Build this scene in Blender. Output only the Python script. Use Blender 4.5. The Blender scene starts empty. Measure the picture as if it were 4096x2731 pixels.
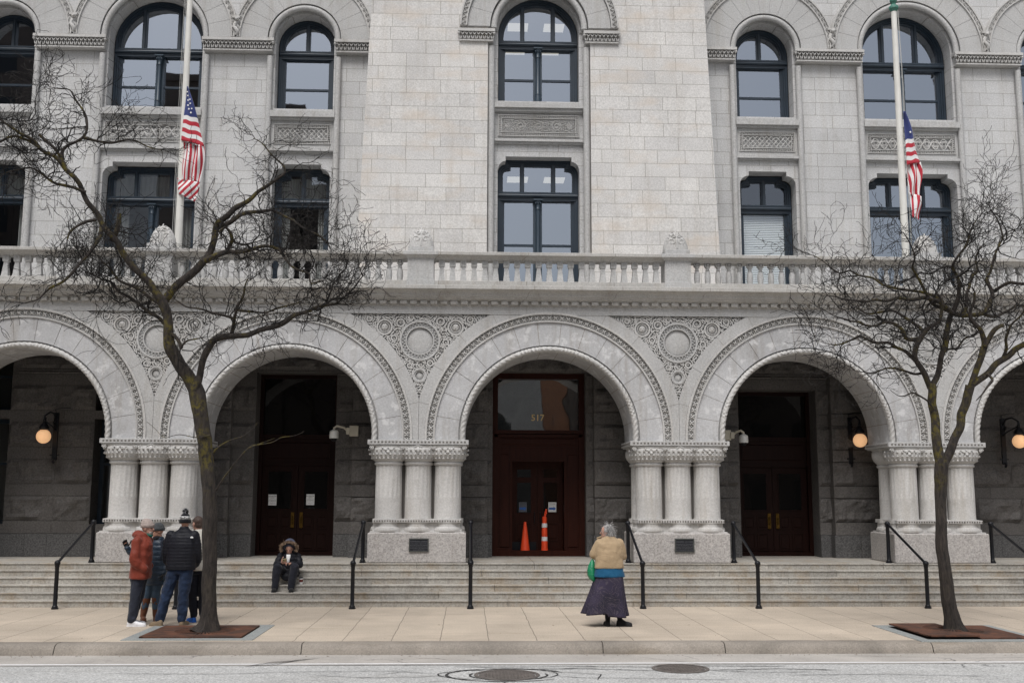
import bpy, bmesh, math, random
from mathutils import Vector, Matrix, noise
from mathutils.geometry import tessellate_polygon
R = math.radians; PI = math.pi
col = bpy.context.scene.collection
scn = bpy.context.scene
# ------------------------------------------------------------------ camera, light, exposure
cam_d = bpy.data.cameras.new("camera"); cam = bpy.data.objects.new("camera", cam_d); col.objects.link(cam)
scn.camera = cam
cam_d.sensor_width = 36.0; cam_d.lens = 36.0*4300/4096; cam_d.clip_end = 500
yaw, pitch, roll = .0399, .1427, .0032
fwd = Vector((math.sin(yaw)*math.cos(pitch), math.cos(yaw)*math.cos(pitch), math.sin(pitch)))
rgt = Vector((math.cos(yaw), -math.sin(yaw), 0)); up = rgt.cross(fwd)
r2 = rgt*math.cos(roll)+up*math.sin(roll); u2 = up*math.cos(roll)-rgt*math.sin(roll)
cam.matrix_world = Matrix(((r2.x,u2.x,-fwd.x,1.0605),(r2.y,u2.y,-fwd.y,0),(r2.z,u2.z,-fwd.z,2.1246),(0,0,0,1)))
w = bpy.data.worlds.new("World"); scn.world = w; w.use_nodes = True
nt = w.node_tree; bg = nt.nodes['Background']
sky = nt.nodes.new('ShaderNodeTexSky'); sky.sky_type = 'NISHITA'; sky.sun_disc = False
SUN_EL, SUN_AZ = 58, 196      # azimuth clockwise from +Y (the sun is behind the camera, to the left)
sky.sun_elevation = R(SUN_EL); sky.sun_rotation = R(SUN_AZ); sky.air_density = 1.0; sky.dust_density = 4.0; sky.ozone_density = 1.0
hs = nt.nodes.new('ShaderNodeHueSaturation'); hs.inputs['Saturation'].default_value = .42
nt.links.new(sky.outputs[0], hs.inputs['Color']); nt.links.new(hs.outputs[0], bg.inputs[0]); bg.inputs[1].default_value = .13
sd = bpy.data.lights.new("sun", 'SUN'); sd.energy = 2.3; sd.angle = R(30); sd.color = (1, .99, .98)
so = bpy.data.objects.new("sun", sd); col.objects.link(so)
sv = Vector((math.sin(R(SUN_AZ))*math.cos(R(SUN_EL)), math.cos(R(SUN_AZ))*math.cos(R(SUN_EL)), math.sin(R(SUN_EL))))
so.rotation_euler = sv.to_track_quat('Z', 'Y').to_euler(); so.location = sv*40
scn.view_settings.view_transform = 'Standard'; scn.view_settings.look = 'None'; scn.view_settings.gamma = 1
scn.view_settings.exposure = 0.0

# ------------------------------------------------------------------ helpers
class MB:
    def __init__(s): s.v = []; s.f = []; s.m = []
    def add(s, vs, fs, m=0):
        n = len(s.v); s.v += [tuple(p) for p in vs]; s.f += [tuple(i+n for i in f) for f in fs]; s.m += [m]*len(fs); return s
    def box(s, x0, x1, y0, y1, z0, z1, m=0):
        vs = [(x0,y0,z0),(x1,y0,z0),(x1,y1,z0),(x0,y1,z0),(x0,y0,z1),(x1,y0,z1),(x1,y1,z1),(x0,y1,z1)]
        return s.add(vs, [(0,3,2,1),(4,5,6,7),(0,1,5,4),(1,2,6,5),(2,3,7,6),(3,0,4,7)], m)
    def bbox(s, x0, x1, y0, y1, z0, z1, b=.01, m=0):   # box with chamfered front/top edges
        vs = []; 
        for z, i in ((z0, b), (z0+b, 0), (z1-b, 0), (z1, b)):
            vs += [(x0+i,y0+i,z),(x1-i,y0+i,z),(x1-i,y1-i,z),(x0+i,y1-i,z)]
        fs = [(0,3,2,1),(12,13,14,15)]
        for k in range(3):
            for j in range(4):
                a = k*4+j; c = k*4+(j+1) % 4; fs.append((a, c, c+4, a+4))
        return s.add(vs, fs, m)
    def ring(s, secs, cap=True, closed=False, m=0):   # secs: list of equal-length vertex rings
        n = len(secs[0]); vs = [p for q in secs for p in q]; fs = []
        L = len(secs)
        for i in range(L if closed else L-1):
            a = i*n; b = ((i+1) % L)*n
            for j in range(n):
                k = (j+1) % n; fs.append((a+j, a+k, b+k, b+j))
        if cap and not closed: fs += [tuple(range(n))[::-1], tuple(range((L-1)*n, L*n))]
        return s.add(vs, fs, m)
    def strip(s, secs, m=0):                            # open profile swept
        n = len(secs[0]); vs = [p for q in secs for p in q]; fs = []
        for i in range(len(secs)-1):
            for j in range(n-1): fs.append((i*n+j, i*n+j+1, (i+1)*n+j+1, (i+1)*n+j))
        return s.add(vs, fs, m)
    def tube(s, pts, rad, n=6, m=0, cap=True):
        pts = [Vector(p) for p in pts]; L = len(pts)
        if not isinstance(rad, (list, tuple)): rad = [rad]*L
        t0 = (pts[1]-pts[0]).normalized()
        a = t0.orthogonal().normalized(); secs = []
        for i in range(L):
            t = (pts[min(i+1, L-1)]-pts[max(i-1, 0)])
            t = t.normalized() if t.length > 1e-9 else t0
            a = (a-t*a.dot(t)); a = a.normalized() if a.length > 1e-6 else t.orthogonal().normalized()
            b = t.cross(a)
            secs.append([pts[i]+(a*math.cos(2*PI*k/n)+b*math.sin(2*PI*k/n))*rad[i] for k in range(n)])
        return s.ring(secs, cap, m=m)
    def lathe(s, cx, cy, prof, n=16, m=0, cap=True, mod=None):
        secs = []
        for (r, z) in prof:
            secs.append([(cx+(r*(mod(2*PI*k/n, z) if mod else 1))*math.cos(2*PI*k/n), cy+(r*(mod(2*PI*k/n, z) if mod else 1))*math.sin(2*PI*k/n), z) for k in range(n)])
        return s.ring(secs, cap, m=m)
    def ball(s, c, r, n=10, k=6, m=0):
        if not isinstance(r, (list, tuple)): r = (r, r, r)
        secs = []
        for i in range(k+1):
            a = -PI/2+PI*i/k; q = max(math.cos(a), .02)
            secs.append([(c[0]+r[0]*q*math.cos(2*PI*j/n), c[1]+r[1]*q*math.sin(2*PI*j/n), c[2]+r[2]*math.sin(a)) for j in range(n)])
        return s.ring(secs, True, m=m)
    def prism(s, poly, y0, y1, m=0):                    # polygon in XZ extruded along Y
        n = len(poly); vs = [(x, y0, z) for x, z in poly]+[(x, y1, z) for x, z in poly]
        tri = tessellate_polygon([[Vector((x, z, 0)) for x, z in poly]])
        fs = [tuple(t) for t in tri]+[tuple(i+n for i in t) for t in tri]
        fs += [(i, (i+1) % n, (i+1) % n+n, i+n) for i in range(n)]
        return s.add(vs, fs, m)
    def frame(s, o, i, y0, y1, m=0):                    # ring between two outlines of equal length (XZ)
        n = len(o); vs = [(x,y0,z) for x,z in o]+[(x,y0,z) for x,z in i]+[(x,y1,z) for x,z in i]+[(x,y1,z) for x,z in o]
        fs = []
        for k in range(n):
            j = (k+1) % n
            fs += [(k,j,j+n,k+n),(k+n,j+n,j+2*n,k+2*n),(k+2*n,j+2*n,j+3*n,k+3*n),(k+3*n,j+3*n,j,k)]
        return s.add(vs, fs, m)
    def build(s, name, mat, parent=None, smooth=False, loc=None, fix=True):
        me = bpy.data.meshes.new(name)
        o = bpy.data.objects.new(name, me)
        off = Vector((0, 0, 0))
        if parent is not None: o.parent = parent; off = WO.get(parent.name, Vector((0,0,0))).copy()
        if loc is not None: o.location = Vector(loc)-off; off = Vector(loc)
        me.from_pydata([(v[0]-off.x, v[1]-off.y, v[2]-off.z) for v in s.v], [], s.f)
        if fix:
            bm = bmesh.new(); bm.from_mesh(me); bmesh.ops.recalc_face_normals(bm, faces=bm.faces); bm.to_mesh(me); bm.free()
        for mm in (mat if isinstance(mat, (list, tuple)) else [mat]): me.materials.append(mm)
        if any(s.m) and len(s.m) == len(me.polygons): me.polygons.foreach_set('material_index', s.m)
        if smooth: shade(me, smooth)
        me.update(); col.objects.link(o); WO[o.name] = off
        return o
WO = {}
def shade(me, ang):
    me.polygons.foreach_set('use_smooth', [True]*len(me.polygons))
    if ang is not True: me.set_sharp_from_angle(angle=R(ang))
def empty(name, loc):
    o = bpy.data.objects.new(name, None); col.objects.link(o); o.location = loc; WO[o.name] = Vector(loc); o.empty_display_size = .2
    return o
def tag(o, label=None, cat=None, group=None, kind=None):
    if label: o['label'] = label
    if cat: o['category'] = cat
    if group: o['group'] = group
    if kind: o['kind'] = kind
    return o
def dup(o, delta, parent=None, top=True):                # copy of an object and all below it
    c = o.copy(); col.objects.link(c)
    if parent is not None: c.parent = parent
    if top: c.location = o.location+Vector(delta)
    for ch in list(o.children): dup(ch, delta, c, False)
    return c
# ------------------------------------------------------------------ materials
def nodes(name):
    m = bpy.data.materials.new(name); m.use_nodes = True; return m, m.node_tree, m.node_tree.nodes['Principled BSDF']
class NT:
    def __init__(s, nt): s.nt = nt
    def n(s, t, **k):
        x = s.nt.nodes.new('ShaderNode'+t)
        for a, b in k.items():
            if a.startswith('_'): setattr(x, a[1:], b)
            else: s.set(x, a.replace('__', ' '), b)
        return x
    def set(s, x, key, val):
        i = x.inputs[int(key[1:])] if key[0] == 'i' and key[1:].isdigit() else x.inputs[key]
        if isinstance(val, bpy.types.NodeSocket): s.nt.links.new(val, i)
        else: i.default_value = val
    def math(s, op, a, b=0., c=None):
        x = s.n('Math', _operation=op); s.set(x, 'i0', a); s.set(x, 'i1', b)
        if c is not None: s.set(x, 'i2', c)
        return x.outputs[0]
    def ramp(s, fac, a, b, lo=0., hi=1.):
        x = s.n('MapRange'); s.set(x, 'i0', fac); s.set(x, 'i1', a); s.set(x, 'i2', b); s.set(x, 'i3', lo); s.set(x, 'i4', hi); return x.outputs[0]
    def noise(s, vec, scale, detail=3., rough=.55, dist=0.):
        x = s.n('TexNoise', Scale=scale, Detail=detail, Roughness=rough, Distortion=dist)
        if vec is not None: s.set(x, 'Vector', vec)
        return x.outputs[0]
    def mul(s, colr, val, fac=1.):
        x = s.n('Mix', _data_type='RGBA', _blend_type='MULTIPLY'); s.set(x, 'i0', fac); s.set(x, 'i6', colr); s.set(x, 'i7', val); return x.outputs[2]
    def mix(s, fac, a, b):
        x = s.n('Mix', _data_type='RGBA'); s.set(x, 'i0', fac); s.set(x, 'i6', a); s.set(x, 'i7', b); return x.outputs[2]
    def pos(s): return s.n('NewGeometry').outputs['Position']
    def obj(s): return s.n('TexCoord').outputs['Object']
def c4(c): return (c[0], c[1], c[2], 1)
def granite(name, colr, bw=0, bh=0, ox=0, oz=0, var=.07, mortar=.62, speck=.22, sc=38, bump=.25, stain=.0, blotch=.1, rough=.75, warm=(.62,.5,.36), rusty=0., white=0., depth=.004, stones=0):
    m, t, p = nodes(name); a = NT(t); P = a.pos()
    sp = a.n('SeparateXYZ', Vector=P).outputs
    c = c4(colr)
    n1 = a.noise(P, sc, 3, .7); v1 = a.ramp(n1, .3, .7, 1-speck, 1+speck)
    n2 = a.noise(P, .7, 5, .6); v2 = a.ramp(n2, .3, .7, 1-blotch, 1+blotch)
    cc = a.mul(c, v1); cc = a.mul(cc, v2)
    h = a.math('MULTIPLY', n1, .35)
    if bw:
        uv = a.n('CombineXYZ', X=a.math('ADD', a.math('ADD', sp[0], sp[1]), ox), Y=a.math('ADD', sp[2], oz)).outputs[0]
        b = a.n('TexBrick', Vector=uv, Color1=(1-var,1-var,1-var*.9,1), Color2=(1+var*.7,1+var*.66,1+var*.6,1), Mortar=(mortar,mortar*.97,mortar*.9,1), Scale=1.)
        b.inputs['Mortar Size'].default_value = .0072; b.inputs['Mortar Smooth'].default_value = .3; b.inputs['Bias'].default_value = 0
        b.inputs['Brick Width'].default_value = bw; b.inputs['Row Height'].default_value = bh; b.offset = .43; b.offset_frequency = 2; b.squash = .82; b.squash_frequency = 3
        cc = a.mul(cc, b.outputs[0])
        # block-to-block warmth
        wn = a.noise(a.n('VectorMath', _operation='MULTIPLY', i0=P, i1=(1.1, 1.1, 2.4)).outputs[0], 1.0, 2, .5)
        cc = a.mix(a.ramp(wn, .52, .75, 0, .35*rusty if rusty else 0), cc, c4(warm))
        h = a.math('SUBTRACT', h, a.math('MULTIPLY', b.outputs[1], 1.2))
    if stones:
        sti = a.math('FLOOR', a.math('DIVIDE', a.math('SUBTRACT', sp[2], .004), .1246)); ui = a.math('FLOOR', a.math('DIVIDE', a.math('SUBTRACT', a.math('ADD', sp[0], 30.), a.math('MULTIPLY', a.math('MODULO', a.math('MULTIPLY', sti, 1.1), 2.45), 1.)), 2.45))
        wn = a.n('TexWhiteNoise', Vector=a.n('CombineXYZ', X=ui, Y=sti).outputs[0]).outputs; cc = a.mul(cc, a.ramp(wn[0], 0, 1, 1-stones, 1+stones)); cc = a.mix(a.math('MULTIPLY', a.ramp(a.noise(P, 1.7, 5, .7), .5, .68), .5), cc, (.30,.22,.13,1))
    if stain:
        sv_ = a.n('VectorMath', _operation='MULTIPLY', i0=P, i1=(3.2, 3.2, .28)).outputs[0]
        s1 = a.noise(sv_, 1.5, 6, .68)
        cc = a.mul(cc, (.66, .6, .52, 1), a.ramp(s1, .5, .72, 0, stain))
        s2 = a.noise(P, 2.3, 5, .7, .6)
        cc = a.mul(cc, (.72, .7, .68, 1), a.ramp(s2, .54, .68, 0, stain*.8))
    if white:
        s3 = a.noise(P, 3.2, 6, .7)
        cc = a.mix(a.ramp(s3, .54, .62, 0, white), cc, (.62,.62,.62,1))
    t.links.new(cc, p.inputs['Base Color']); p.inputs['Roughness'].default_value = rough
    bu = a.n('Bump', Strength=bump, Distance=depth*3, Height=h); t.links.new(bu.outputs[0], p.inputs['Normal'])
    return m
def plain(name, colr, rough=.6, metal=0., nz=0., sc=8., bump=0., coat=0., spec=.5, bsc=None, bdist=.003):
    m, t, p = nodes(name); a = NT(t); P = a.obj()
    if nz:
        n1 = a.noise(P, sc, 4, .6); cc = a.mul(c4(colr), a.ramp(n1, .3, .7, 1-nz, 1+nz)); t.links.new(cc, p.inputs['Base Color'])
    else: p.inputs['Base Color'].default_value = c4(colr)
    if bump:
        n3 = a.noise(P, bsc or sc*3, 4, .6); bu = a.n('Bump', Strength=bump, Distance=bdist, Height=n3); t.links.new(bu.outputs[0], p.inputs['Normal'])
    p.inputs['Roughness'].default_value = rough; p.inputs['Metallic'].default_value = metal; p.inputs['Specular IOR Level'].default_value = spec
    if coat: p.inputs['Coat Weight'].default_value = coat
    return m
G = .40
M = {}
M['tower'] = granite('tower_granite', (.585,.573,.556), .86, .352, .3, .12, var=.075, rusty=1.3, warm=(.56,.47,.38), speck=.2, sc=30, blotch=.09, mortar=.5, stain=.28)
M['side'] = granite('side_wall_granite', (.49,.49,.488), .78, .352, .0, .12, var=.075, speck=.22, sc=30, stain=.32, mortar=.52)
M['smooth'] = granite('dressed_granite', (.42,.418,.412), sc=30, speck=.22, stain=.4, blotch=.08)
M['carve'] = granite('carved_granite', (.47,.463,.45), sc=30, speck=.16, stain=.35, blotch=.12)
M['arch'] = granite('arch_granite', (.435,.436,.442), sc=30, speck=.15, stain=.6, white=.7, blotch=.14)
M['cornice'] = granite('cornice_granite', (.41,.40,.38), 2.3, 30, .7, 0, var=.04, speck=.2, stain=.5, blotch=.12, mortar=.55)
M['column'] = granite('column_granite', (.50,.49,.475), sc=30, speck=.14, stain=.55, blotch=.12)
M['pedestal'] = granite('speckled_granite', (.385,.365,.35), speck=.42, sc=34, stain=.2, blotch=.08)
M['step'] = granite('step_granite', (.345,.327,.295), stones=.14, speck=.32, sc=27, stain=.6, blotch=.16)
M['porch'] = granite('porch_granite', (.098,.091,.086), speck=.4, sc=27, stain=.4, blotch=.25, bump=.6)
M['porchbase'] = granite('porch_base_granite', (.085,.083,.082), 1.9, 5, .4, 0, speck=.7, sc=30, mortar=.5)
M['frame'] = plain('blue_black_painted_wood', (.016,.028,.043), .4, nz=.15, sc=3)
M['frame2'] = plain('blue_painted_iron', (.03,.048,.068), .4, nz=.15, sc=4)
M['wood'] = None
def glass(name, refl, tint=(.75,.82,.92), rough=.015, wob=.09):
    m, t, p = nodes(name); a = NT(t); t.nodes.remove(p)
    out = t.nodes['Material Output']
    P = a.pos(); n = a.noise(P, 1.3, 1, .5); bu = a.n('Bump', Strength=wob, Distance=.01, Height=n).outputs[0]
    g = a.n('BsdfGlossy', Color=c4(tint), Roughness=rough, Normal=bu).outputs[0]
    tr = a.n('BsdfTransparent', Color=(.86,.89,.90,1)).outputs[0]
    mx = a.n('MixShader', i0=refl, i1=tr, i2=g); t.links.new(mx.outputs[0], out.inputs[0]); return m
M['glass'] = glass('window_glass', .42)
M['glassclear'] = glass('clear_window_glass', .16)
M['glassdoor'] = glass('door_glass', .22, (.8,.8,.8), wob=.6)
def emis(name, c, s):
    m, t, p = nodes(name); p.inputs['Base Color'].default_value = c4(c); p.inputs['Emission Color'].default_value = c4(c); p.inputs['Emission Strength'].default_value = s; return m
def woodmat(name, c, vert=True):
    m, t, p = nodes(name); a = NT(t); P = a.pos()
    v = a.n('VectorMath', _operation='MULTIPLY', i0=P, i1=((14,14,1.2) if vert else (1.2,14,14))).outputs[0]
    n1 = a.noise(v, 1.5, 5, .65, .5)
    cc = a.mix(a.ramp(n1, .3, .72), (c[0]*.55,c[1]*.5,c[2]*.5,1), c4(c)); t.links.new(cc, p.inputs['Base Color'])
    p.inputs['Roughness'].default_value = .5; p.inputs['Specular IOR Level'].default_value = .15; return m
M['wood'] = woodmat('varnished_mahogany', (.015,.0035,.0018))
M['woodlit'] = woodmat('lobby_lit_mahogany', (.038,.0085,.004))  # same wood as the other doors, with lobby light painted into the colour
M['brass'] = plain('aged_brass', (.12,.07,.018), .5, metal=1, nz=.3, sc=20)
M['black'] = plain('black_painted_iron', (.007,.0075,.010), .42, nz=.1, spec=.3)
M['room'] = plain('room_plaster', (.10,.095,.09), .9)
M['white'] = plain('white_enamel', (.75,.75,.72), .35)
M['paper'] = plain('white_paper', (.78,.78,.77), .7)
M['ink'] = plain('black_ink', (.02,.02,.02), .6)
M['blind'] = plain('white_blind_slats', (.8,.8,.78), .5)
M['curtain'] = plain('pale_curtain_cloth', (.50,.49,.47), .8, nz=.1, sc=2)
# ------------------------------------------------------------------ ground
B = 5.55; C = 2.775; YA = 22.8; ZP = .7475
def concrete(name, colr, gx=0, gy=0, px=0, py=0, speck=.1, stain=.3, crack=0., warmv=(1,.97,.93)):
    m, t, p = nodes(name); a = NT(t); P = a.pos(); sp = a.n('SeparateXYZ', Vector=P).outputs
    cc = c4(colr)
    n1 = a.noise(P, 42, 3, .75); cc = a.mul(cc, a.ramp(n1, .3, .7, 1-speck, 1+speck))
    n2 = a.noise(P, .8, 6, .65, .4); cc = a.mul(cc, a.ramp(n2, .3, .7, 1-stain*.5, 1+stain*.3))
    st = a.noise(a.n('VectorMath', _operation='MULTIPLY', i0=P, i1=(.35, 3.0, 1)).outputs[0], 1.3, 6, .7)
    cc = a.mul(cc, (.72,.68,.62,1), a.ramp(st, .54, .72, 0, stain*1.4))
    sp2 = a.noise(P, 8, 3, .8); cc = a.mul(cc, (.5,.47,.43,1), a.ramp(sp2, .68, .72, 0, .5))
    vs = a.n('TexVoronoi', Vector=P, Scale=2.3).outputs[0]; cc = a.mul(cc, (.35,.33,.31,1), a.ramp(vs, .022, .034, .7, 0))
    vs2 = a.n('TexVoronoi', Vector=P, Scale=6.5).outputs[0]; cc = a.mul(cc, (.3,.27,.25,1), a.math('MULTIPLY', a.ramp(vs2, .03, .05, .8, 0), a.ramp(a.noise(P, .9, 2), .5, .6)))
    h = a.math('MULTIPLY', n1, .3)
    if gx:
        wob = a.math('MULTIPLY', a.math('SUBTRACT', a.noise(P, 1.7, 4, .6), .5), .05)
        fx = a.math('PINGPONG', a.math('ADD', a.math('ADD', sp[0], wob), px), gx/2)
        fy = a.math('PINGPONG', a.math('ADD', a.math('ADD', sp[1], wob), py), gy/2)
        lx = a.ramp(fx, .002, .0085, 1, 0); ly = a.ramp(fy, .002, .007, .45, 0)
        l = a.math('MAXIMUM', lx, ly); cc = a.mix(a.math('MULTIPLY', l, .78), cc, (.06,.05,.042,1)); h = a.math('SUBTRACT', h, a.math('MULTIPLY', l, 1.))
        # slab-to-slab tone
        cell = a.n('CombineXYZ', X=a.math('FLOOR', a.math('DIVIDE', a.math('ADD', sp[0], px), gx)), Y=a.math('FLOOR', a.math('DIVIDE', a.math('ADD', sp[1], py), gy))).outputs[0]
        wn = a.n('TexWhiteNoise', Vector=cell).outputs[0]; cc = a.mul(cc, a.ramp(wn, 0, 1, .93, 1.06))
    if crack:
        v = a.n('TexVoronoi', _feature='DISTANCE_TO_EDGE', Vector=a.n('VectorMath', _operation='ADD', i0=P, i1=a.n('TexNoise', Vector=P, Scale=2., Detail=4.).outputs[1]).outputs[0], Scale=.42).outputs[0]
        msk = a.ramp(a.noise(P, .5, 2), .56, .64, 0, 1)
        cr = a.math('MULTIPLY', a.ramp(v, .002, .012, 1, 0), msk); cc = a.mix(a.math('MULTIPLY', cr, crack), cc, (.05,.05,.05,1))
    t.links.new(cc, p.inputs['Base Color']); p.inputs['Roughness'].default_value = .85
    bu = a.n('Bump', Strength=.3, Distance=.008, Height=h); t.links.new(bu.outputs[0], p.inputs['Normal']); return m
M['walk'] = concrete('sidewalk_concrete', (.475,.405,.325), .7225, 1.42, .06, -17.1, speck=.26, stain=.34)
M['curb'] = concrete('curb_concrete', (.27,.24,.205), speck=.24, stain=.7)
M['gutter'] = concrete('gutter_concrete', (.40,.375,.345), speck=.2, stain=.4, crack=.8)
M['road'] = concrete('worn_road_concrete', (.43,.43,.42), speck=.6, stain=.3, crack=.9)
M['paint'] = plain('worn_white_paint', (.72,.72,.72), .7, nz=.12, sc=20)
M['tar'] = plain('black_crack_tar', (.035,.034,.033), .6, nz=.4, sc=15)
def sheet(name, x0, x1, y0, y1, z, mat):
    o = MB().add([(x0,y0,z),(x1,y0,z),(x1,y1,z),(x0,y1,z)], [(0,1,2,3)]).build(name, mat); return tag(o, kind='structure')
sheet('ground', -150, 150, -150, 60, -.165, M['road'])
sheet('road', -80, 80, -9, 15.13, -.154, M['road'])
sheet('gutter', -80, 80, 15.13, 16.2, -.150, M['gutter'])
sheet('lane_line', -80, 80, 15.19, 15.275, -.146, M['paint'])
# kerb of separate cast lengths
kb = MB()
xs = [-40, -20, -12.2, -4.85, -1.33+.0, 4.85, 3.05, 7.95, 14, 24, 40]; xs = sorted(xs)
for a_, b_ in zip(xs[:-1], xs[1:]):
    prof = [(16.42, -.3), (16.42, 0), (16.24, 0), (16.19, -.008), (16.15, -.03), (16.125, -.07), (16.09, -.15), (16.09, -.3)]
    n_ = max(2, int((b_-a_)/.15)); secs = []
    for i in range(n_+1):
        x = a_+.006+(b_-a_-.012)*i/n_
        secs.append([(x, y+.006*noise.noise(Vector((x*2, z*6, 1))), z+.005*noise.noise(Vector((x*1.3, y, 5)))) for y, z in prof])
    kb.strip(secs)
tag(kb.build('kerb', M['curb'], smooth=40), kind='structure')
sheet('sidewalk', -80, 80, 16.41, 21.5, 0, M['walk'])
sheet('far_sidewalk', -80, 80, -14, -9, .0, M['walk'])
# tar-filled cracks and patches round the manholes
rng = random.Random(5)
tc = MB()
def crackline(pts, wd, z=-.1455):
    P_ = []
    for (a_, b_) in zip(pts[:-1], pts[1:]):
        n_ = max(2, int(math.dist(a_, b_)/.05))
        for i in range(n_): P_.append((a_[0]+(b_[0]-a_[0])*i/n_, a_[1]+(b_[1]-a_[1])*i/n_))
    P_.append(pts[-1]); L_ = []; R_ = []
    for i, (x, y) in enumerate(P_):
        j = .022*noise.noise(Vector((x*9, y*9, 3))); w_ = wd*(.5+.9*abs(noise.noise(Vector((x*7, y*7, 9)))))*min(1, (i+1)/4, (len(P_)-i)/4)
        dx, dy = (P_[min(i+1, len(P_)-1)][0]-P_[max(i-1, 0)][0], P_[min(i+1, len(P_)-1)][1]-P_[max(i-1, 0)][1]); q = math.hypot(dx, dy)+1e-9
        L_.append((x-dy/q*w_, y+dx/q*w_+j, z)); R_.append((x+dy/q*w_, y-dx/q*w_+j, z))
    n_ = len(L_); tc.add(L_+R_, [(i, i+1, n_+i+1, n_+i) for i in range(n_-1)])
def ringpts(cx, cy, rx, ry, a0, a1): return [(cx+rx*math.cos(R(a)), cy+ry*math.sin(R(a))) for a in range(a0, a1, 12)]
crackline(ringpts(1.58, 14.29, .78, .50, 20, 330), .024)
crackline(ringpts(1.55, 14.33, .86, .40, 100, 300), .016)
crackline(ringpts(1.6, 14.27, .50, .36, 150, 380), .022)
crackline([(-.9,14.3),(-.2,14.1),(.5,14.16),(.85,14.3)], .012); crackline([(2.2,14.2),(2.5,14.05),(3.2,14.0),(4.4,13.85)], .012); crackline([(-3.6,14.5),(-2.2,14.42),(-1.0,14.6),(.4,14.62)], .009); crackline([(5.2,14.2),(6.5,14.25),(7.8,14.05)], .012)
crackline([(.9,14.98),(1.6,14.93),(2.4,14.97),(3.5,14.9),(4.3,14.98),(5.4,14.93)], .018)
crackline(ringpts(1.62, 14.35, .62, .42, -60, 150), .014)
crackline([(1.9,14.75),(2.6,14.78),(3.4,14.62),(4.4,14.63),(5.2,14.72),(6.0,14.6)], .02)
crackline([(4.3,14.55),(5.0,14.42),(5.6,14.45)], .012); crackline([(2.3,14.5),(2.8,14.3),(2.7,13.9)], .012)
crackline([(.7,14.4),(.2,14.55),(-.1,14.3)], .01); crackline([(1.5,13.8),(1.6,13.5)], .014); crackline([(.9,13.9),(.2,13.6),(-1.2,13.7)], .006)
for i in range(5):
    crackline([(-1.95+i*.09, 14.95+i*.03),(-1.75+i*.1, 15.25+i*.05),(-1.5+i*.12, 15.55+.06*i)], .012)
crackline([(-1.4,15.12),(1.2,15.128)], .006); crackline([(3.4,15.9),(4.1,15.3),(4.3,15.14)], .006); crackline([(6.3,15.9),(8.2,15.6),(9.6,15.7)], .006)
lt = MB(); rl_ = random.Random(12); M['leaf'] = plain('dry_leaf_scraps', (.12,.075,.04), .9, nz=.5, sc=30)
for _ in range(330):
    x = rl_.uniform(-9, 13); y, z = (16.06-abs(rl_.gauss(0, .09)), -.148) if rl_.random() < .7 else (rl_.uniform(16.5, 21.2), .002)
    if y > 16.4 and rl_.random() < .6: continue
    a_ = rl_.uniform(0, 6.28); L_ = rl_.uniform(.008, .026); c_, s_ = math.cos(a_)*L_, math.sin(a_)*L_
    lt.add([(x-c_, y-s_, z), (x+s_*.4, y-c_*.4, z+.006), (x+c_, y+s_, z+.003), (x-s_*.4, y+c_*.4, z+.004)], [(0,1,2,3)])
tag(lt.build('leaf_litter', M['leaf'], fix=False), kind='stuff')
tc.build('road_cracks', M['tar']).name = 'road_cracks'; tag(bpy.data.objects['road_cracks'], kind='structure')
def manhole(x, y, r, label):
    root = empty('manhole_cover', (x, y, -.146))
    tag(root, label, 'manhole cover', 'manhole covers in the street')
    fr = MB(); n = 40
    for (ra, rb, za, zb) in ((r, r+.05, -.1445, -.1435),):
        secs = []
        for k in range(n): 
            c, s = math.cos(2*PI*k/n), math.sin(2*PI*k/n)
            secs.append([(x+ra*c, y+ra*s, -.149), (x+ra*c, y+ra*s, za), (x+rb*c, y+rb*s, za), (x+rb*c, y+rb*s, -.149)])
        fr.ring(secs, closed=True)
    fr.build('cover_frame', M['castiron'], root)
    cv = MB(); cv.lathe(x, y, [(.01,-.1475),(r-.012,-.1475),(r-.012,-.149)], 40, cap=False)
    st = .045; i = -int(r/st)
    while i*st < r:
        j = -int(r/st)
        while j*st < r:
            if math.hypot(i*st, j*st) < r-.06: cv.box(x+i*st-.014, x+i*st+.014, y+j*st-.014, y+j*st+.014, -.148, -.1425)
            j += 1
        i += 1
    cv.build('cover_plate', M['castiron'], root)
M['grate'] = plain('rusted_cast_iron', (.10,.042,.026), .75, nz=.35, sc=4, bump=.4)
M['castiron'] = plain('worn_cast_iron', (.12,.105,.095), .6, nz=.3, sc=6)
manhole(1.58, 14.29, .375, 'dark round manhole cover ringed by cracked tar, nearest the camera')
manhole(3.92, 14.76, .335, 'dark round manhole cover beside the white line, right of the ringed one')
# ------------------------------------------------------------------ steps and porch floor
st = MB(); rs = random.Random(21)
X0, X1 = -30, 34
for k in range(6):
    y0 = 21.32+.276*k; z1 = .1246*(k+1)
    yb = y0+.31 if k < 5 else 25.9
    if k == 5: y0 = 22.70
    x = X0+(k*1.1) % 2.45-2.45
    while x < X1:
        w_ = 2.45; jz = rs.uniform(-.0015, .0015)
        prof = [(y0+.012, z1-.135), (y0+.012, z1-.032), (y0-.004, z1-.026), (y0-.006, z1-.016), (y0-.004, z1-.005), (y0+.006, z1+jz), (yb, z1+jz), (yb, z1-.14)]
        st.ring([[(x+.004, y, z) for y, z in prof], [(x+w_-.004, y, z) for y, z in prof]]); x += w_
tag(st.build('steps', M['step']), kind='structure')
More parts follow.
